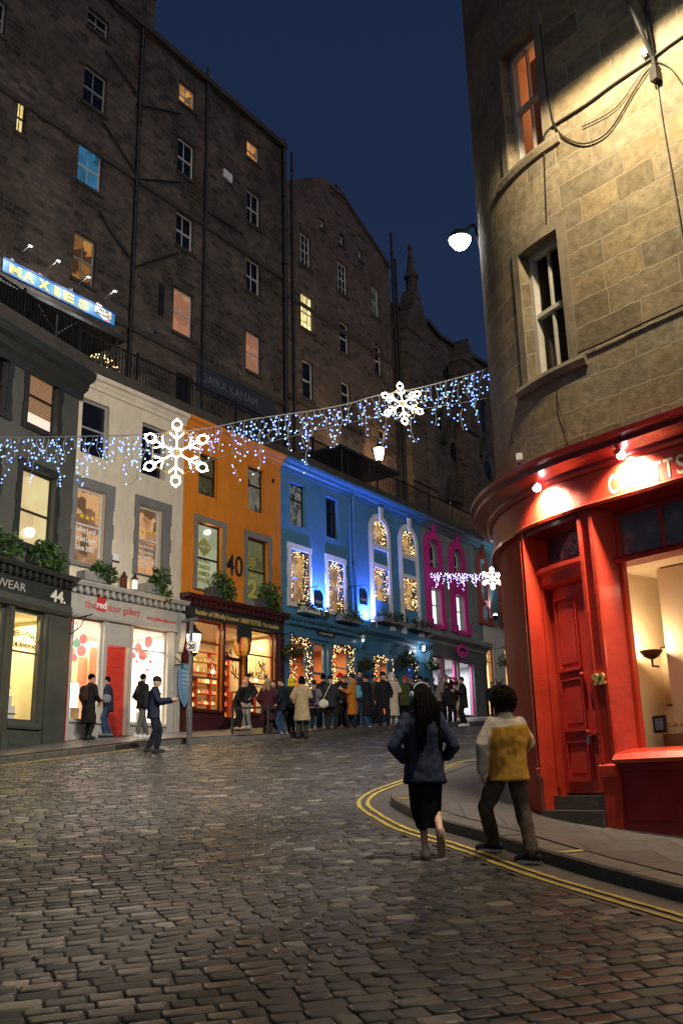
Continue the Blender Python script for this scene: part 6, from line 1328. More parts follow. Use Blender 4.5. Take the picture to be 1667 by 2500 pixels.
mb = MB(); a = F.m(*F.px(1206, 893), .0) if F.px(1206, 893) else at_y(1206, 893, 13.3); mb.tube([a, at_y(1206, 893, dep(1206))], .012, 5); mb.tube([at_y(1204, 893, 13.27), at_y(1212, 930, 13.2), at_y(1217, 967, 13.2)], .01, 5); tag(mb.build('anchor_bracket', M['cable'], loc=a), 'wall anchor holding the light string on the corner building', 'bracket')
# ================================================================== STREET FURNITURE ON THE LEFT PAVEMENT
pb = gp(462, 1805, KERB); t = thing('sign_pole', 'slim grey pole with a round speed limit sign in front of the gift shop', 'sign post', pb)
hh = at_y(468, 1517, pb.y).z-pb.z
mb = MB(); mb.lathe(pb, [(.075, 0), (.075, .75), (.048, .82), (.045, hh)], 10); mb.build('pole', M['lead'], t)
mb = MB(); mb.tube([pb+Vector((-.26, 0, hh)), pb+Vector((.16, 0, hh+.06))], .05, 8); mb.build('arm', M['lead'], t)
c = at_y(468, 1578, pb.y-.1); FS = Flat((c.x, c.y), 88)
mb = MB(); mb.fprism(FS, [(.15*math.cos(a), c.z+.15*math.sin(a)) for a in [2*math.pi*i/24 for i in range(24)]], -.01, .01, 0); sg = mb.build('sign_plate', M['white'], t)
mb = MB(); ring = [2*math.pi*i/24 for i in range(25)]
for a0, a1 in zip(ring, ring[1:]): mb.fprism(FS, [(.12*math.cos(a0), c.z+.12*math.sin(a0)), (.145*math.cos(a0), c.z+.145*math.sin(a0)), (.145*math.cos(a1), c.z+.145*math.sin(a1)), (.12*math.cos(a1), c.z+.12*math.sin(a1))], .011, .016)
mb.build('red_ring', M['reddeep'], sg); text(FS, '20', 0, c.z-.06, .17, .014, M['black'], sg, width=.17, bold=.008)
s, z = FA.px(473, 1572, .75); gas_lantern(FA.m(s, z, .75), FA.m(s-.1, z+.1, .12), 'lit traditional lantern on the corner between the gallery and the gift shop', 42, 1.1, em=9)
s, z = FA.px(452, 1672, .25); mb = MB(); mb.fprism(FA, [(s+x, z+y) for x, y in ((-.26, .55), (-.1, .62), (.1, .62), (.26, .55), (.26, -.1), (.16, -.45), (0, -.66), (-.16, -.45), (-.26, -.1))], .22, .25); mb.fbox(FA, s-.02, s+.02, z-.02, z+.02, .1, .22)
o = mb.build('shield_sign', mat('shield_blue', (.10, .22, .38), .5, .1, 4, 0), loc=FA.m(s, z, .2)); tag(o, 'pale blue shield shaped sign on the maroon pilaster of the gift shop', 'sign')
lt = mat('shield_lettering', (.22, .34, .48), .6, .1, 8, 0)
mb = MB()
for k in range(6): mb.fbox(FA, s-.16+.02*k*(k > 3), s+.16-.02*k*(k > 3), z+.38-.12*k, z+.42-.12*k, .251, .254)
mb.build('lettering', lt, o)
# queue barrier posts with belts
bp = [(567, 1803, 1726), (655, 1803, 1722), (737, 1798, 1719), (828, 1783, 1717), (890, 1779, 1713), (967, 1773, 1706)]
tops_ = []
for k, (x, yb, yt) in enumerate(bp):
    p = gp(x, yb); top = p.copy(); top.z = at_y(x, yt, p.y).z; tops_.append((p, top))
for k, (p, top) in enumerate(tops_):
    t = thing('barrier_post', f'dark queue barrier post {["farthest left, beside the pink hat", "behind the burgundy coat", "in front of the beige trench coat", "left of the orange coat", "right of the orange coat", "at the right end, by the cream coat"][k]}', 'barrier', p, 'belt barrier posts along the queue'); mb = MB(); mb.lathe(p, [(.17, 0), (.17, .02), (.05, .045), (.035, .06), (.035, top.z-p.z-.08), (.045, top.z-p.z-.07), (.045, top.z-p.z)], 10); mb.build('post', M['black'], t)
    if k+1 < len(tops_):
        q = tops_[k+1][1]; mb = MB(); a = top-Vector((0, 0, .03)); b = q-Vector((0, 0, .03))
        pts = [a+(b-a)*i/6-Vector((0, 0, .02*math.sin(math.pi*i/6))) for i in range(7)]; vs = []
        for w in pts: vs += [w+Vector((0, -.004, .03)), w+Vector((0, -.004, -.03)), w+Vector((0, .004, -.03)), w+Vector((0, .004, .03))]
        mb.add(vs, [(4*i+j, 4*i+(j+1) % 4, 4*i+4+(j+1) % 4, 4*i+4+j) for i in range(6) for j in range(4)]); mb.build('belt', M['charcoal2'], t)
# a fallen leaf on the setts
p = gp(957, 1851); mb = MB(); mb.add([p+Vector(v) for v in ((-.09, 0, .012), (-.02, -.05, .02), (.08, .0, .014), (-.01, .055, .022))], [(0, 1, 2), (0, 2, 3)]); mb.add([p+Vector(v) for v in ((-.09, 0, .008), (-.02, -.05, .016), (.08, .0, .010), (-.01, .055, .018))], [(0, 2, 1), (0, 3, 2)]); tag(mb.build('fallen_leaf', pm_['yellow'], loc=p), 'single yellow leaf lying on the dark setts beyond the navy jacket', 'leaf')
# ================================================================== PEOPLE
def remesh(mb, vox, sm=2, disp=0.0, dscale=7.0, seed=0, colour=None, stretch=1.0):
    me = bpy.data.meshes.new('r'); me.from_pydata([tuple(v) for v in mb.v], [], mb.f)
    bm = bmesh.new(); bm.from_mesh(me); bmesh.ops.recalc_face_normals(bm, faces=bm.faces); bm.to_mesh(me); bm.free()
    ob = bpy.data.objects.new('r', me); C.objects.link(ob)
    md = ob.modifiers.new('r', 'REMESH'); md.mode = 'VOXEL'; md.voxel_size = vox
    if sm: m2 = ob.modifiers.new('s', 'SMOOTH'); m2.factor = .5; m2.iterations = sm
    dg = bpy.context.evaluated_depsgraph_get(); dg.update(); out = bpy.data.meshes.new_from_object(ob.evaluated_get(dg))
    bpy.data.objects.remove(ob); bpy.data.meshes.remove(me)
    if disp:
        nr = [v.normal.copy() for v in out.vertices]
        for v, n in zip(out.vertices, nr):
            c = v.co*dscale; c.z *= stretch
            v.co += n*disp*(noise.noise(c+Vector((seed*3.1, 0, 0)))+.5*noise.noise(c*2.3+Vector((0, seed, 0))))
    out.polygons.foreach_set('use_smooth', [True]*len(out.polygons)); out.update(); return out
def put(name, me, mats, parent):
    me.materials.clear()
    for m in (mats if isinstance(mats, (list, tuple)) else [mats]): me.materials.append(m)
    o = bpy.data.objects.new(name, me); C.objects.link(o)
    if parent: o.parent = parent
    return o
_cl = {}
def cloth(c, rough=.85, key=None):
    k = (c, rough)
    if k not in _cl: _cl[k] = mat('cloth_%d' % len(_cl), c, rough, .25, 9, .25, spec=.06, bscale=70)
    return _cl[k]
SKIN = [mat('skin_light', (.48, .28, .19), .55, .12, 8, 0), mat('skin_tan', (.34, .19, .12), .55, .12, 8, 0)]
HAIRC = {'black': mat('hair_black', (.006, .005, .0045), .9, .4, 30, .1, spec=.0), 'brown': mat('hair_brown', (.026, .016, .010), .8, .4, 30, .3, spec=.04), 'blond': mat('hair_blond', (.22, .14, .07), .5, .3, 30, .3, spec=.12)}
def limb(mb, pts, rs, n=10):
    pts = [Vector(p) for p in pts]; P = []; R = []
    for i in range(len(pts)-1):
        for k in range(4): t = k/4; P.append(pts[i]+(pts[i+1]-pts[i])*t); R.append(rs[i]+(rs[i+1]-rs[i])*t)
    P.append(pts[-1]); R.append(rs[-1]); mb.tube(P, R, n)
    for p, r in zip(pts, rs): mb.ball(p, r*.99, n)
def loft(mb, rings, n=18):
    """rings: (centre, rx, ry) horizontal ellipses"""
    vs = []
    for c, rx, ry in rings:
        for k in range(n):
            a = 2*math.pi*k/n; vs.append(Vector(c)+Vector((rx*math.cos(a), ry*math.sin(a), 0)))
    L = len(rings); mb.add(vs, [(i*n+k, i*n+(k+1) % n, (i+1)*n+(k+1) % n, (i+1)*n+k) for i in range(L-1) for k in range(n)]+[tuple(range(n))[::-1], tuple(range((L-1)*n, L*n))])
def hand(mb, wrist, elbow, curl=.5, thumb=1, r=.0085):
    w = Vector(wrist); d = (w-Vector(elbow)).normalized(); side = d.cross(Vector((0, 1, 0)) if abs(d.y) < .8 else Vector((0, 0, 1))).normalized(); nrm = side.cross(d)
    acr = nrm*thumb; pal = side
    c = w+d*.05; M3 = Matrix((acr, d, pal)).transposed(); mb.ball(c, (.040, .050, .017), 10, M=M3)
    for i, (o, ln) in enumerate(((.030, .070), (.011, .078), (-.010, .072), (-.029, .056))):
        b = c+acr*o+d*.036; e1 = b+d*ln*.5*math.cos(curl*.5)+pal*ln*.5*math.sin(curl*.5); e2 = e1+d*ln*.5*math.cos(curl*1.5)+pal*ln*.5*math.sin(curl*1.5); limb(mb, [b-d*.02, e1, e2], [r*1.05, r, r*.8], 7)
    tb = w+d*.02+acr*.03; limb(mb, [tb, tb+d*.03+acr*.025+pal*.01, tb+d*.058+acr*.03+pal*.02], [r*1.25, r*1.1, r*.9], 7)
def shoe_mesh(fine=False):
    mb = MB(); pts = [(0, -.07, .05), (0, -.02, .065), (0, .06, .058), (0, .12, .048), (0, .16, .042)]
    limb(mb, pts, [.044, .048, .047, .046, .040]); limb(mb, [(0, -.03, .06), (0, -.035, .11)], [.045, .042])
    n = 12; out = []
    for k in range(n*2):
        a = math.pi*k/n; y = math.cos(a); x = math.sin(a); out.append((x*(.040+.006*(y > 0)), .05+y*.145))
    vs = [Vector((x, y, 0)) for x, y in out]+[Vector((x*1.03, y, .032)) for x, y in out]; m = len(out)
    mb.add(vs, [tuple(range(m))[::-1], tuple(range(m, 2*m))]+[(i, (i+1) % m, m+(i+1) % m, m+i) for i in range(m)]); return mb
SHOE = {}
def shoe_obj(parent, pos, yaw, upper, sole, pitch=0.0, vox=.012):
    k = vox
    if k not in SHOE: SHOE[k] = remesh(shoe_mesh(), vox, 1)
    me = SHOE[k].copy(); o = put('shoe', me, [upper, sole], parent)
    for p in me.polygons: p.material_index = 1 if p.center.z < .03 else 0
    o.location = pos; o.rotation_euler = (pitch, 0, yaw); return o
ARMS = {'down': ((.245, -.03, 1.14), (.262, .06, .885)), 'pocket': ((.285, -.07, 1.15), (.215, .11, .99)), 'phone': ((.225, .05, 1.16), (.07, .29, 1.26)), 'fold': ((.245, .07, 1.17), (-.03, .22, 1.17)), 'reach': ((.23, .13, 1.17), (.15, .42, 1.22)), 'bag': ((.25, .02, 1.15), (.2, .2, 1.02)), 'high': ((.24, .22, 1.42), (.12, .42, 1.52))}
def person(label, loc, H, heading, top=(.02, .02, .025), bottom=(.015, .015, .018), shoes=(.03, .03, .03), sole=None, arms=('down', 'down'), hem=.80, flare=1.0, lean=0.0, hair='short', hairc='black', hat=None, skin=0, stance=.10, stride=0.0, yaw=0.0, tilt=0.0, bulk=1.1, hood=False, vox=.021, group='people queueing and walking in the street', scarf=None, skirt=None, feet=None, J=None, foldamp=.012, lower=True, topmats=None, topidx=None, legw=1.0, seed=None, sleeves=True, armw=1.0, hempx=None):
    k = H/1.75; sd = rnd.randrange(1000) if seed is None else seed; S = lambda p: Vector(p)*k
    la = R_(lean); ca, sa = math.cos(la), math.sin(la)
    def U(p):                                    # lean the upper body forward about the hips
        x, y, z = p; dz = z-.95
        return Vector((x, y*ca+dz*sa, .95-y*sa+dz*ca))*k if dz > 0 else Vector(p)*k
    J = J or {}
    hips = [S((-.085, 0, .92)), S((.085, 0, .92))]
    if feet is None: feet = [((-stance, stride, 0), 0, 0), ((stance, -stride, 0), 0, 0)]
    legs = []
    for i, (f, fy, fp) in enumerate(feet):
        an = Vector((f[0], f[1], f[2]+.085*k)); h = hips[i]; mid = (h+an)/2; d = (h-an).length; L = .865*k
        bend = math.sqrt(max(0, (L/2)**2-(d/2)**2)); kn = J.get('knee%d' % i) or mid+Vector((0, min(bend, .22)+.01, .015)); legs.append((h, Vector(kn), an))
    arm = []
    for i, sg in ((0, -1), (1, 1)):
        e, w = ARMS[arms[i]]; sh = U((sg*.165, 0, 1.40)); el = J.get('elbow%d' % i) or U((e[0]*sg, e[1], e[2])); wr = J.get('wrist%d' % i) or U((w[0]*sg, w[1], w[2])); arm.append((sh, Vector(el), Vector(wr)))
    hy = R_(yaw); hc = U((0, .03, 1.635)); Mh = (Matrix.Rotation(-hy, 3, 'Z') @ Matrix.Rotation(R_(tilt), 3, 'X'))*1.07
    # --- body
    mb = MB()
    loft(mb, [(U((0, 0, z)), rx*k*.93, ry*k*.93) for z, rx, ry in ((.84, .13, .09), (.92, .15, .105), (1.05, .135, .095), (1.2, .15, .105), (1.35, .165, .105), (1.43, .14, .085), (1.48, .06, .06))])
    limb(mb, [U((0, -.005, 1.42)), U((0, .01, 1.56))], [.055*k, .05*k])
    mb.ball(hc, (.074*k, .093*k, .108*k), 16, M=Mh); mb.ball(hc+Mh @ S((0, .028, -.062)), (.052*k, .058*k, .055*k), 12, M=Mh); mb.ball(hc+Mh @ S((0, .098, -.018)), (.013*k, .02*k, .024*k), 8, M=Mh); mb.ball(hc+Mh @ S((0, .086, -.062)), (.024*k, .014*k, .010*k), 8, M=Mh)
    for sg in (-1, 1): mb.ball(hc+Mh @ S((sg*.076, -.005, -.012)), (.010*k, .022*k, .032*k), 8, M=Mh)
    for i, (h, kn, an) in enumerate(legs): limb(mb, [h, kn, an, an-Vector((0, 0, .04*k))], [.072*k, .05*k, .036*k, .034*k]); mb.ball((h+kn)/2, .064*k, 8); lower or mb.ball(kn+(an-kn)*.3+Vector((0, -.012*k, 0)), .054*k, 10)
    for i, (sh, el, wr) in enumerate(arm):
        limb(mb, [sh, el, wr], [.046*k, .036*k, .026*k]); hand(mb, wr, el, .6, 1 if i else -1, .0085*k if vox < .015 else .011*k)
    bv = .010 if vox < .015 else .019
    root = put('person', remesh(mb, bv, 1), SKIN[skin], None)
    root.location = loc; root.rotation_euler = (0, 0, -R_(heading)); tag(root, label, 'person', group)
    # --- trousers
    if lower:
        mb = MB(); loft(mb, [(S((0, 0, z)), rx*k, ry*k) for z, rx, ry in ((.80, .12, .10), (.88, .165, .125), (.98, .16, .12), (1.04, .15, .112))])
        for (h, kn, an) in legs: limb(mb, [h, kn, an+Vector((0, 0, .03*k))], [.098*k*legw**.5, .076*k*legw, .064*k*legw]); mb.ball(h+(kn-h)*.35, .094*k*legw, 10)
        put('trousers', remesh(mb, vox, 2, foldamp, 9, sd, stretch=.6), cloth(bottom, .85), root)
    if skirt:
        mb = MB(); loft(mb, [(Vector(c), rx, ry) for c, rx, ry in skirt[0]]); put('skirt', remesh(mb, vox, 2, foldamp*1.2, 7, sd, stretch=.35), cloth(skirt[1], .85), root)
    # --- jacket or coat
    mb = MB(); b = bulk; rr = []
    if hem < .88: rr += [((0, 0, hem), .19*b*flare, .145*b*flare), ((0, 0, (hem+.95)/2), .185*b*(1+flare)/2, .14*b*(1+flare)/2)]
    rr += [((0, 0, .95), .182*b, .138*b), ((0, 0, 1.08), .178*b, .132*b), ((0, 0, 1.22), .19*b, .138*b), ((0, 0, 1.35), .195*b, .132*b), ((0, 0, 1.43), .165*b, .108*b), ((0, .0, 1.49), .085, .08), ((0, .0, 1.525), .075, .075)]
    loft(mb, [(U(c) if c[2] > .9 else S(c), rx*k, ry*k) for c, rx, ry in rr])
    for (sh, el, wr) in arm: limb(mb, [sh, el, el+(wr-el)*.88], [.068*k*b*armw, .064*k*b*armw, .054*k*b*armw]); 
    if hood: mb.ball(U((0, -.075, 1.50)), (.12*k, .075*k, .07*k), 12)
    jm = remesh(mb, vox, 2, foldamp, 8, sd+5, stretch=.8)
    jo = put('jacket' if hem > .68 else 'coat', jm, topmats or cloth(top, .8), root)
    if topidx:
        for p in jm.polygons: p.material_index = topidx(p.center)
    if scarf: mb = MB(); mb.ball(U((0, .01, 1.525)), (.10*k, .10*k, .05*k), 14); put('scarf', remesh(mb, .02, 1), cloth(scarf, .9), root)
    # --- shoes
    for i, (f, fy, fp) in enumerate(feet): shoe_obj(root, Vector(f), R_(fy), cloth(shoes, .6), cloth(sole, .7) if sole else M['black'], fp, .010 if vox < .015 else .014)
    # --- hair and hats
    if hat is None or hair in ('long', 'longwavy'):
        mb = MB()
        if hat is None: mb.ball(hc+Mh @ S((0, -.016, .026)), (.083*k, .098*k, .098*k), 16, M=Mh)
        if hair == 'long': 
            for j in range(7): a = (j-3)/3; limb(mb, [hc+Mh @ S((a*.07, -.05+.02*abs(a), 0)), hc+Mh @ S((a*.085, -.085, -.14)), hc+Mh @ S((a*.08, -.11, -.28-.04*(1-abs(a))))], [.04*k, .038*k, .02*k], 8)
        if hair == 'bob': mb.ball(hc+Mh @ S((0, -.03, -.03)), (.095*k, .09*k, .10*k), 14, M=Mh)
        put('hair', remesh(mb, .013, 1, .006, 30, sd), HAIRC[hairc], root)
    if hat:
        kind, col = hat; mb = MB()
        if kind == 'beanie': mb.ball(hc+Mh @ S((0, -.012, .055)), (.088*k, .104*k, .088*k), 16, M=Mh); mb.lathe(hc+Mh @ S((0, -.01, .03)), [(.09*k, -.02*k), (.096*k, 0), (.096*k, .03*k), (.088*k, .04*k)], 16, M=Mh @ Matrix.Diagonal((.93, 1.1, 1)))
        elif kind == 'hood': mb.ball(hc+Mh @ S((0, -.03, .015)), (.105*k, .11*k, .13*k), 16, M=Mh); mb.ball(hc+Mh @ S((0, -.03, -.10)), (.12*k, .11*k, .08*k), 14, M=Mh)
        elif kind == 'fur': mb.ball(hc+Mh @ S((0, -.03, .02)), (.14*k, .13*k, .15*k), 16, M=Mh)
        else: mb.ball(hc+Mh @ S((0, -.008, .045)), (.085*k, .102*k, .075*k), 16, M=Mh); mb.lathe(hc+Mh @ S((0, .06, .035)), [(.075*k, 0), (.078*k, .008*k), (.07*k, .015*k)], 12, M=Mh @ Matrix.Diagonal((.9, 1.15, 1)))
        put({'beanie': 'beanie', 'hood': 'hood', 'fur': 'fur_hood'}.get(kind, 'cap'), remesh(mb, .012, 1, .012 if kind == 'fur' else .003, 24, sd), cloth(col, .9), root)
    if abs((heading+yaw+180) % 360-180) > 75:
        for sg in (-1, 1): mb = MB(); mb.ball(hc+Mh @ S((sg*.031, .083, .008)), .010*k, 6); e = mb.build('eye', M['black'], root)
        # build() subtracts nothing here because a person has no stored base
    root['_k'] = k; return root, U, arm, hc, Mh
def carry(name, label, cat, p, mb_local, mats, group=None, vox=.014):
    me = remesh(mb_local, vox, 1, .004, 12, 3); o = put(name, me, mats, None); o.location = p.location; o.rotation_euler = p.rotation_euler; tag(o, label, cat, group); return o
def backpack(P, label, col, w=.30, h=.42, side=0.0, z=1.2, strap=True):
    p, U, arm, hc, Mh = P; k = p['_k']; mb = MB(); c = U((side, -.20, z)); loft(mb, [(c+Vector((0, 0, dz*k)), rx*k, ry*k) for dz, rx, ry in ((-h/2, w*.42, .075), (-h*.35, w*.5, .095), (0, w*.5, .095), (h*.35, w*.46, .085), (h/2, w*.3, .05))])
    mb.ball(c+Vector((0, -.085*k, -.08*k)), (w*.36*k, .045*k, .10*k), 12)
    for sg in (-1, 1): limb(mb, [c+Vector((sg*w*.3*k, .06*k, h*.4*k)), U((sg*.10+side*.3, .0, 1.50)), U((sg*.12+side*.3, .135, 1.36))], [.018*k, .018*k, .016*k], 6)
    return carry('backpack', label, 'backpack', p, mb, cloth(col, .7), 'bags carried by the queue')
def height(loc, x, y): return max(1.5, min(1.92, at_y(x, y, loc.y).z-loc.z))
def place(fx, fy, hx, hy, dz=0.0): l = gp(fx, fy, dz); return l, height(l, hx, hy)
def crowd(fx, fy, hx, hy, heading, label, dz=0.0, **kw):
    l, h = place(fx, fy, hx, hy, dz); kw.setdefault('stride', rnd.uniform(-.09, .09)); kw.setdefault('yaw', rnd.uniform(-22, 22)); kw.setdefault('tilt', rnd.uniform(-10, 6)); kw.setdefault('lean', rnd.uniform(-3, 5)); kw.setdefault('stance', rnd.uniform(.08, .13)); return person(label, l, h, heading, **kw)
navy = (.020, .026, .048); blk = (.017, .017, .019); jeans = (.03, .055, .11); wht = (.55, .55, .53); gry = (.16, .16, .17); tan = (.36, .24, .14); beige = (.42, .34, .22); cream = (.58, .50, .40); olive = (.07, .085, .035)
G2 = 'people by the gallery window'
P = crowd(213, 1806, 220, 1645, 35, 'person in a long black overcoat with a brown backpack in front of the gallery window', KERB, top=(.016, .015, .015), hem=.42, flare=1.12, bottom=blk, group=G2, arms=('down', 'bag'), yaw=25, bulk=1.1); backpack(P, 'brown leather backpack on the black overcoat by the gallery', (.045, .022, .016))
P = crowd(262, 1799, 258, 1652, 255, 'person in a dark navy coat facing the overcoat beside the red gallery door', KERB, top=navy, hem=.72, bottom=jeans, shoes=gry, group=G2, arms=('bag', 'down'), skin=0)
p = P[0]; mb = MB(); mb.ball(Vector((-.26, .05, 1.0)), (.06, .12, .13), 12); limb(mb, [(-.24, .05, 1.1), (-.1, .03, 1.48)], [.012, .012], 6); carry('shoulder_bag', 'silver grey shoulder bag hanging on the navy coat by the gallery door', 'bag', p, mb, cloth((.17, .17, .18), .5), 'bags carried by the queue')
P = crowd(346, 1803, 360, 1645, 40, 'person in a black hooded jacket and grey trousers walking away past the right gallery window', KERB, top=blk, bottom=(.09, .085, .08), shoes=wht, sole=wht, stride=.24, hood=True, group=G2, arms=('pocket', 'pocket'))
P = crowd(372, 1838, 385, 1653, 85, 'person in a navy jacket and black beanie holding out a phone in the road', top=navy, bottom=(.014, .017, .026), arms=('reach', 'reach'), hat=('beanie', blk), tilt=-12, group=G2, hem=.78, bulk=1.06, J={}); backpack(P, 'black backpack with a small blue badge on the person with the phone', blk)
p, U, arm, hc, Mh = P; c = (arm[0][2]+arm[1][2])/2+Vector((0, .1, .04)); mb = MB(); mb.box(c, (.075, .01, .15)); o = mb.build('phone', M['black']); o.location = p.location; o.rotation_euler = p.rotation_euler; tag(o, 'dark phone held out by the person in the black beanie', 'phone')
Q = 'people queueing and walking in the street'
crowd(577, 1784, 567, 1662, 100, 'person in a pink beanie and black coat bending forward by the gift shop', KERB, top=blk, hat=('beanie', (.62, .25, .19)), lean=24, tilt=-20, arms=('bag', 'bag'), scarf=(.35, .25, .17), hem=.74, shoes=tan)
crowd(604, 1781, 597, 1646, 205, 'person in a black jacket and beanie with pale grey joggers behind the pink beanie', KERB, top=blk, bottom=(.22, .22, .23), shoes=wht, sole=wht, hat=('beanie', blk), arms=('pocket', 'phone'), stride=.05)
crowd(653, 1801, 649, 1656, 15, 'person in a burgundy coat with long blond hair and a pale cap seen from behind', top=(.055, .016, .022), hem=.50, flare=1.08, hair='long', hairc='blond', hat=('cap', (.36, .28, .24)), bottom=(.03, .02, .02), arms=('pocket', 'pocket'), shoes=blk)
crowd(691, 1801, 692, 1656, 285, 'person in a dark navy jacket and blue jeans with white trainers looking left', top=(.012, .016, .026), bottom=jeans, shoes=wht, sole=wht, hairc='brown', arms=('pocket', 'pocket'), hem=.78)
crowd(712, 1797, 706, 1655, 330, 'person in a yellow hood half hidden behind the navy jacket', top=blk, hat=('hood', (.60, .45, .02)), bottom=blk, arms=('pocket', 'pocket'))
crowd(738, 1803, 738, 1650, 5, 'person in a beige trench coat with black hair seen from behind', top=(.34, .26, .15), hem=.48, flare=1.22, bottom=(.03, .03, .03), arms=('pocket', 'fold'), hair='bob', bulk=1.05)
P = crowd(768, 1790, 765, 1661, 20, 'person in a grey lilac jacket with a dark backpack in the queue', top=(.16, .13, .17), bottom=blk, arms=('pocket', 'pocket'), hairc='brown'); backpack(P, 'dark purple backpack on the lilac jacket', (.035, .028, .05))
crowd(791, 1786, 788, 1646, 350, 'person in a plain black coat behind the lilac jacket', top=blk, bottom=blk, hairc='black', arms=('pocket', 'pocket'))
P = crowd(809, 1792, 808, 1649, 30, 'person in a black leather jacket and flat cap with a white shoulder bag', top=(.025, .026, .03), hat=('cap', blk), bottom=blk, arms=('bag', 'bag'), hem=.78, bulk=1.06)
p = P[0]; mb = MB(); mb.ball(Vector((-.14, -.17, .84)), (.17, .06, .13), 14); limb(mb, [(-.2, -.15, .9), (.02, -.17, 1.25), (.12, -.06, 1.5)], [.014, .014, .014], 6); carry('shoulder_bag', 'cream white shoulder bag across the black leather jacket', 'bag', p, mb, cloth((.55, .52, .46), .7), 'bags carried by the queue')
crowd(833, 1784, 833, 1645, 180, 'person in a red beanie and black coat facing the camera in the queue', top=blk, hat=('beanie', (.50, .015, .02)), bottom=blk, arms=('phone', 'phone'), tilt=-18)
P = crowd(861, 1788, 857, 1645, 285, 'person in an orange brown knee length coat in the middle of the queue', top=(.36, .13, .02), hem=.50, flare=1.1, hairc='brown', bottom=blk, shoes=(.2, .2, .2), sole=wht, hood=True, arms=('phone', 'phone'), tilt=-8, bulk=1.08); backpack(P, 'pale blue backpack on the orange brown coat', (.10, .26, .36), .34, .40)
crowd(882, 1780, 874, 1637, 190, 'person in a dark navy coat standing just behind the orange coat facing the camera', top=navy, bottom=jeans, hairc='black', arms=('down', 'down'))
crowd(899, 1784, 895, 1647, 300, 'person in a long black padded coat and blue jeans right of the orange coat', top=(.014, .016, .02), hem=.45, flare=1.05, bottom=jeans, shoes=wht, sole=wht, hairc='brown', arms=('phone', 'phone'), tilt=-10, bulk=1.1)
crowd(938, 1782, 935, 1642, 170, 'person in a black jacket, black beanie and tan boots facing the camera by the barrier', top=blk, bottom=blk, shoes=tan, sole=tan, hat=('beanie', blk), arms=('pocket', 'down'), yaw=-35, bulk=1.1, hem=.74)
crowd(960, 1776, 955, 1643, 20, 'person in a long cream coat with a white hood seen from behind', top=cream, hem=.36, flare=1.12, hat=('hood', (.62, .56, .48)), bottom=(.35, .37, .42), arms=('fold', 'fold'))
crowd(972, 1770, 963, 1643, 200, 'person in a dark coat half hidden behind the cream coat', top=navy, bottom=blk, hairc='black', arms=('pocket', 'pocket'))
crowd(990, 1771, 982, 1652, 40, 'person in an orange red beanie and olive green jacket', top=olive, hat=('beanie', (.50, .07, .02)), bottom=blk, arms=('pocket', 'pocket'), hem=.70, bulk=1.08)
crowd(1006, 1768, 1003, 1638, 175, 'bearded person in an open dark coat facing the camera behind the walking couple', top=(.02, .018, .016), bottom=blk, hairc='brown', arms=('fold', 'fold'), scarf=(.1, .09, .07))
crowd(1031, 1768, 1029, 1637, 280, 'person in a beige jacket with one arm raised pointing left', top=(.34, .27, .19), bottom=blk, hairc='black', arms=('high', 'pocket'))
crowd(1071, 1769, 1070, 1645, 90, 'person in a grey padded coat and grey beanie leaning to the right', top=(.24, .22, .20), hat=('beanie', (.22, .21, .20)), lean=20, bottom=blk, arms=('fold', 'fold'), hood=True)
crowd(1093, 1768, 1091, 1637, 180, 'person with dark hair holding a phone up in front of the pink shop', top=(.05, .045, .04), bottom=blk, hairc='brown', arms=('high', 'phone'))
crowd(1104, 1771, 1101, 1665, 15, 'person in a dark coat with long dark hair left of the black coat', top=(.02, .02, .02), bottom=blk, hair='long', hairc='brown', arms=('pocket', 'pocket'))
crowd(1118, 1768, 1115, 1664, 10, 'person in a pale pink coat behind the black coat', top=(.42, .30, .25), hem=.5, bottom=(.40, .30, .24), hairc='brown', arms=('pocket', 'pocket'))
crowd(1135, 1774, 1125, 1653, 265, 'person in a black coat and white trainers at the right end of the crowd', top=blk, bottom=blk, shoes=wht, sole=wht, hairc='brown', arms=('phone', 'phone'), hem=.66, bulk=1.05)
crowd(1152, 1753, 1147, 1666, 20, 'person in a dark olive jacket walking away up the street', top=(.03, .033, .025), bottom=jeans, hairc='brown', arms=('pocket', 'pocket'), stride=.1)
crowd(1186, 1753, 1182, 1669, 180, 'person all in black facing the camera up the street near the teal house', top=blk, bottom=blk, hairc='black', arms=('fold', 'fold'))
crowd(1207, 1755, 1204, 1665, 190, 'person in a dark jacket up the street behind the curly haired walker', top=navy, bottom=blk, hairc='brown', arms=('down', 'down'))
crowd(1226, 1785, 1222, 1653, 10, 'person in a black coat with a big grey fur hood up the street', top=blk, bottom=blk, hat=('fur', (.14, .13, .12)), arms=('pocket', 'pocket'), bulk=1.15)
crowd(1264, 1752, 1262, 1668, 10, 'person in dark clothes at the edge of the red shop up the street', top=blk, bottom=blk, hairc='black', arms=('pocket', 'pocket'))
for x_, yf, yh, hd_, tp_, lb_, kw_ in ((668, 1792, 1662, 200, (.05, .045, .04), 'person in a dark grey coat behind the burgundy coat', dict(hairc='brown')), (846, 1778, 1650, 330, (.03, .03, .034), 'person in a charcoal coat behind the red beanie', dict(hat=('beanie', (.10, .10, .11)))), (916, 1775, 1649, 150, (.07, .05, .035), 'person in a brown coat between the padded coat and the black beanie', dict(hairc='black')),
        (1046, 1765, 1655, 20, (.12, .115, .11), 'person in a mid grey coat behind the pointing arm', dict(hairc='brown')), (1060, 1763, 1652, 190, blk, 'person in a black coat behind the leaning grey coat', dict(hat=('beanie', (.25, .24, .22)))), (1082, 1762, 1657, 230, (.06, .065, .05), 'person in a muted green coat behind the raised phone', dict(hairc='brown', hair='long'))):
    crowd(x_, yf, x_-2, yh, hd_, lb_, top=tp_, bottom=blk, arms=('pocket', 'pocket'), **kw_)
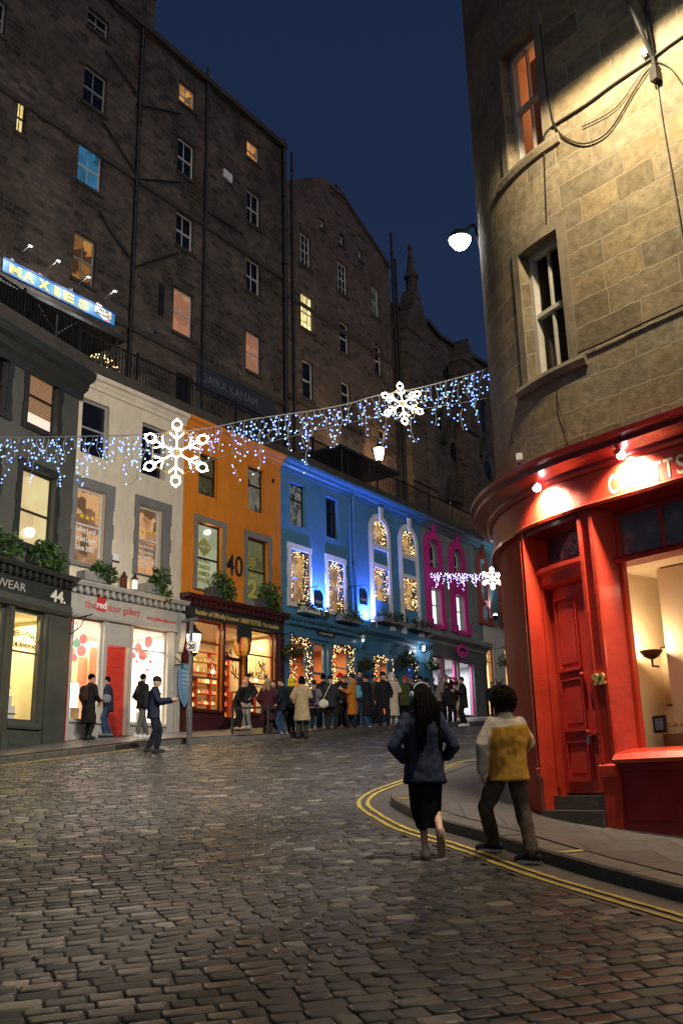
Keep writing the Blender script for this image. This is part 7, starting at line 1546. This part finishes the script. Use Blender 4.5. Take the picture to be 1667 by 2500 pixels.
# ------------------------------------------------------------------ the walking couple
lw = gp(1046, 2098); Hw = height(lw, 1053, 1670)
sk = [((0, 0, .88), .185, .135), ((0, .01, .70), .185, .145), ((.0, 0, .50), .165, .145), ((.01, -.01, .36), .125, .13), ((.012, -.02, .30), .115, .125)]
Wm = person('person with long black hair, ear muffs, navy jacket and black skirt walking up the road', lw, Hw, 6, top=(.021, .028, .044), hem=.74, flare=1.12, bulk=1.09, armw=.98, lower=False, hair='none', hat=('cap', (.01, .009, .009)), vox=.0125, foldamp=.015, skirt=(sk, (.006, .006, .007)), shoes=(.50, .42, .30), sole=(.24, .16, .08), yaw=-26, tilt=6, group='couple walking past the red shop', arms=('pocket', 'pocket'),
    feet=[((-.03, .04, 0), 8, 0), ((.13, -.22, .20), -6, -1.25)], J={'knee1': Vector((.10, .05, .48)), 'elbow0': Vector((-.305, -.07, 1.10)), 'wrist0': Vector((-.20, .13, .98)), 'elbow1': Vector((.315, -.04, 1.10)), 'wrist1': Vector((.22, .15, 1.0))}, seed=11)
p, U, arm, hc, Mh = Wm; k = p['_k']
for ch in list(p.children):
    if ch.name.startswith(('cap', 'hair')): bpy.data.objects.remove(ch)
mb = MB(); rg = random.Random(5)
mb.ball(hc+Mh @ Vector((0, -.012, .024)), (.086, .102, .1), 20, M=Mh)
for j in range(190):
    a = rg.uniform(-1.9, 1.9); x0 = math.sin(a)*.082; y0 = -math.cos(a)*.095; z0 = rg.uniform(-.03, .08); L = rg.uniform(.34, .60); ph = rg.uniform(0, 6.28); am = rg.uniform(.006, .018); pts = []
    for i in range(9):
        t_ = i/8; pts.append(hc+Mh @ Vector((x0*(1+.48*t_)+am*math.sin(ph+t_*11), y0*.95*(1-min(1, t_*2.2))-.19*min(1, t_*2.2)+am*math.cos(ph+t_*9)*.7, z0-L*t_)))
    mb.tube(pts, [.012, .013, .013, .012, .011, .010, .009, .007, .003], 5)
o = mb.build('hair', HAIRC['black'], None, smooth=True); o.parent = p
mb = MB(); em = cloth((.24, .26, .29), .95)
mb.tube([hc+Mh @ Vector((math.sin(a)*.098, -.01, math.cos(a)*.112+.012)) for a in [-1.5+3.0*i/14 for i in range(15)]], .011, 6)
o = mb.build('ear_muff_band', em, None, smooth=True); o.parent = p
for sg in (-1, 1):
    mb = MB(); mb.ball(hc+Mh @ Vector((sg*.098, -.01, -.012)), (.034, .055, .058), 14, M=Mh); me = remesh(mb, .010, 1, .006, 40, 2); put('ear_muff', me, em, p)
lm = gp(1256, 2100); Hm = height(lm, 1224, 1688)
fl = gp(1205, 2081)-lm; fr_ = gp(1300, 2110)-lm; hd = -16
rot = Matrix.Rotation(R_(hd), 3, 'Z'); fl = rot @ fl; fr_ = rot @ fr_
must = mat('mustard_fleece', (.40, .215, .035), .95, .08, 60, .5, spec=.05, bscale=160); crm = mat('cream_fleece', (.42, .37, .29), .95, .08, 60, .5, spec=.05, bscale=160)
def fleece(c):
    return 0 if (c.z > 1.30+.015*math.sin(c.x*9) or c.x < -.205-(1.3-c.z)*.04 or c.x > .26 or (c.x > .17 and c.y > .10)) else 1
Mn = person('person with curly hair in a cream and mustard fleece stepping along the kerb', lm, Hm, hd, hem=.80, flare=1.04, bulk=1.2, armw=1.0, bottom=(.060, .048, .036), legw=1.16, shoes=(.014, .014, .015), sole=(.45, .40, .32), hair='none', hat=('cap', (.01, .009, .009)), vox=.0125, foldamp=.015, yaw=-12, tilt=4, group='couple walking past the red shop', topmats=[crm, must], topidx=fleece, arms=('down', 'bag'),
    feet=[(tuple(fl), 52, 0), (tuple(fr_), 38, 0)], J={'elbow0': Vector((-.285, -.03, 1.11)), 'wrist0': Vector((-.265, .06, .84)), 'elbow1': Vector((.275, .05, 1.13)), 'wrist1': Vector((.17, .27, 1.03)), 'knee0': Vector((-.21, .16, .50)), 'knee1': Vector((.135, .03, .50))}, seed=23)
p, U, arm, hc, Mh = Mn
for ch in list(p.children):
    if ch.name.startswith(('cap', 'hair')): bpy.data.objects.remove(ch)
mb = MB(); rg = random.Random(9); mb.ball(hc+Mh @ Vector((0, -.012, .028)), (.095, .108, .108), 18, M=Mh)
for j in range(420):
    d = Vector((rg.gauss(0, 1), rg.gauss(-.35, 1), rg.gauss(.25, .8))).normalized()
    if d.y > .55 and d.z < .45: continue
    c = hc+Mh @ Vector((d.x*.098, d.y*.108-.012, d.z*.115+.022)); u = d.orthogonal().normalized(); w_ = d.cross(u); r0 = rg.uniform(.008, .02); a0 = rg.uniform(0, 6.28)
    mb.tube([c+(u*math.cos(a0+i*.9)+w_*math.sin(a0+i*.9))*r0+d*(i*.0065) for i in range(7)], [.005, .006, .006, .006, .005, .004, .002], 5)
o = mb.build('hair', HAIRC['brown'], None, smooth=True); o.parent = p
for i in (0, 1):
    f = (fl, fr_)[i]; mb = MB(); limb(mb, [f+Vector((0, -.02, .09)), f+Vector((0, -.015, .16))], [.043, .041]); put('sock', remesh(mb, .012, 1), cloth((.34, .34, .34), .9) if i == 0 else cloth((.05, .05, .05), .9), p)
# ================================================================== pieces of one name that stand apart become parts of their own
def split_parts(names, gap=.03):
    for o in [x for x in bpy.data.objects if x.type == 'MESH' and x.name.split('.')[0] in names]:
        me = o.data; n = len(me.vertices); par = list(range(n))
        def find(a):
            while par[a] != a: par[a] = par[par[a]]; a = par[a]
            return a
        for e in me.edges: par[find(e.vertices[0])] = find(e.vertices[1])
        isl = {}
        for i in range(n): isl.setdefault(find(i), []).append(i)
        bx = []
        for ids in isl.values():
            co = [me.vertices[i].co for i in ids]; bx.append([[min(c[k] for c in co)-gap for k in range(3)], [max(c[k] for c in co)+gap for k in range(3)], set(ids)])
        ch = True
        while ch:
            ch = False; out = []
            for b in bx:
                for q in out:
                    if all(b[0][k] <= q[1][k] and q[0][k] <= b[1][k] for k in range(3)):
                        q[0] = [min(q[0][k], b[0][k]) for k in range(3)]; q[1] = [max(q[1][k], b[1][k]) for k in range(3)]; q[2] |= b[2]; ch = True; break
                else: out.append(b)
            bx = out
        if len(bx) < 2: continue
        nm = o.name.split('.')[0]
        for b in bx[1:]:
            m2 = me.copy(); bm = bmesh.new(); bm.from_mesh(m2); bm.verts.ensure_lookup_table(); bmesh.ops.delete(bm, geom=[v for v in bm.verts if v.index not in b[2]], context='VERTS'); bm.to_mesh(m2); bm.free()
            c = o.copy(); c.data = m2; c.name = nm; C.objects.link(c)
        bm = bmesh.new(); bm.from_mesh(me); bmesh.ops.delete(bm, geom=[v for v in bm.verts if v.index not in bx[0][2]], context='VERTS'); bm.to_mesh(me); bm.free()
for o in [x for x in bpy.data.objects if x.name.split('.')[0] == 'pilasters']: o.name = 'pilaster'
split_parts({'stall_riser', 'pilaster', 'string_course', 'coping', 'posts', 'struts', 'arched_surround', 'panel'})
# ================================================================== CAMERA, WORLD
cam = bpy.data.cameras.new('camera'); co = bpy.data.objects.new('camera', cam); C.objects.link(co)
cam.sensor_fit = 'VERTICAL'; cam.sensor_height = 36; cam.lens = FOC/2500*36; cam.clip_end = 1000; cam.clip_start = .05
rm = Matrix((CR, CU, -CF)).transposed().to_4x4(); rm.translation = EYE; co.matrix_world = rm
sc = bpy.context.scene; sc.camera = co
w = bpy.data.worlds.new('World'); sc.world = w; w.use_nodes = True; nt = w.node_tree; bg = nt.nodes['Background']
tc = N(nt, 'ShaderNodeTexCoord'); sp = N(nt, 'ShaderNodeSeparateXYZ'); nt.links.new(tc.outputs['Generated'], sp.inputs[0])
nt.links.new(ramp(nt, sp.outputs['Z'], [(0, (.0165, .031, .066)), (.25, (.015, .029, .069)), (.55, (.012, .0235, .062)), (1, (.008, .016, .046))]), bg.inputs[0]); bg.inputs[1].default_value = 1.0
sc.view_settings.view_transform = 'Standard'; sc.view_settings.look = 'None'; sc.view_settings.exposure = 0; sc.view_settings.gamma = 1
sc.cycles.max_bounces = 6; sc.cycles.diffuse_bounces = 3; sc.cycles.glossy_bounces = 3; sc.cycles.transparent_max_bounces = 8
sc.cycles.sample_clamp_indirect = 4; sc.cycles.use_light_tree = True
l = bpy.data.lights.new('fill_sun', 'SUN'); l.energy = .62; l.angle = R_(80); l.color = (1, .90, .82)  # soft fill added from behind the camera to lift the dark walls
ob = bpy.data.objects.new('fill_sun', l); C.objects.link(ob); ob.rotation_euler = Vector((-.45, .8, -.45)).to_track_quat('-Z', 'Y').to_euler()
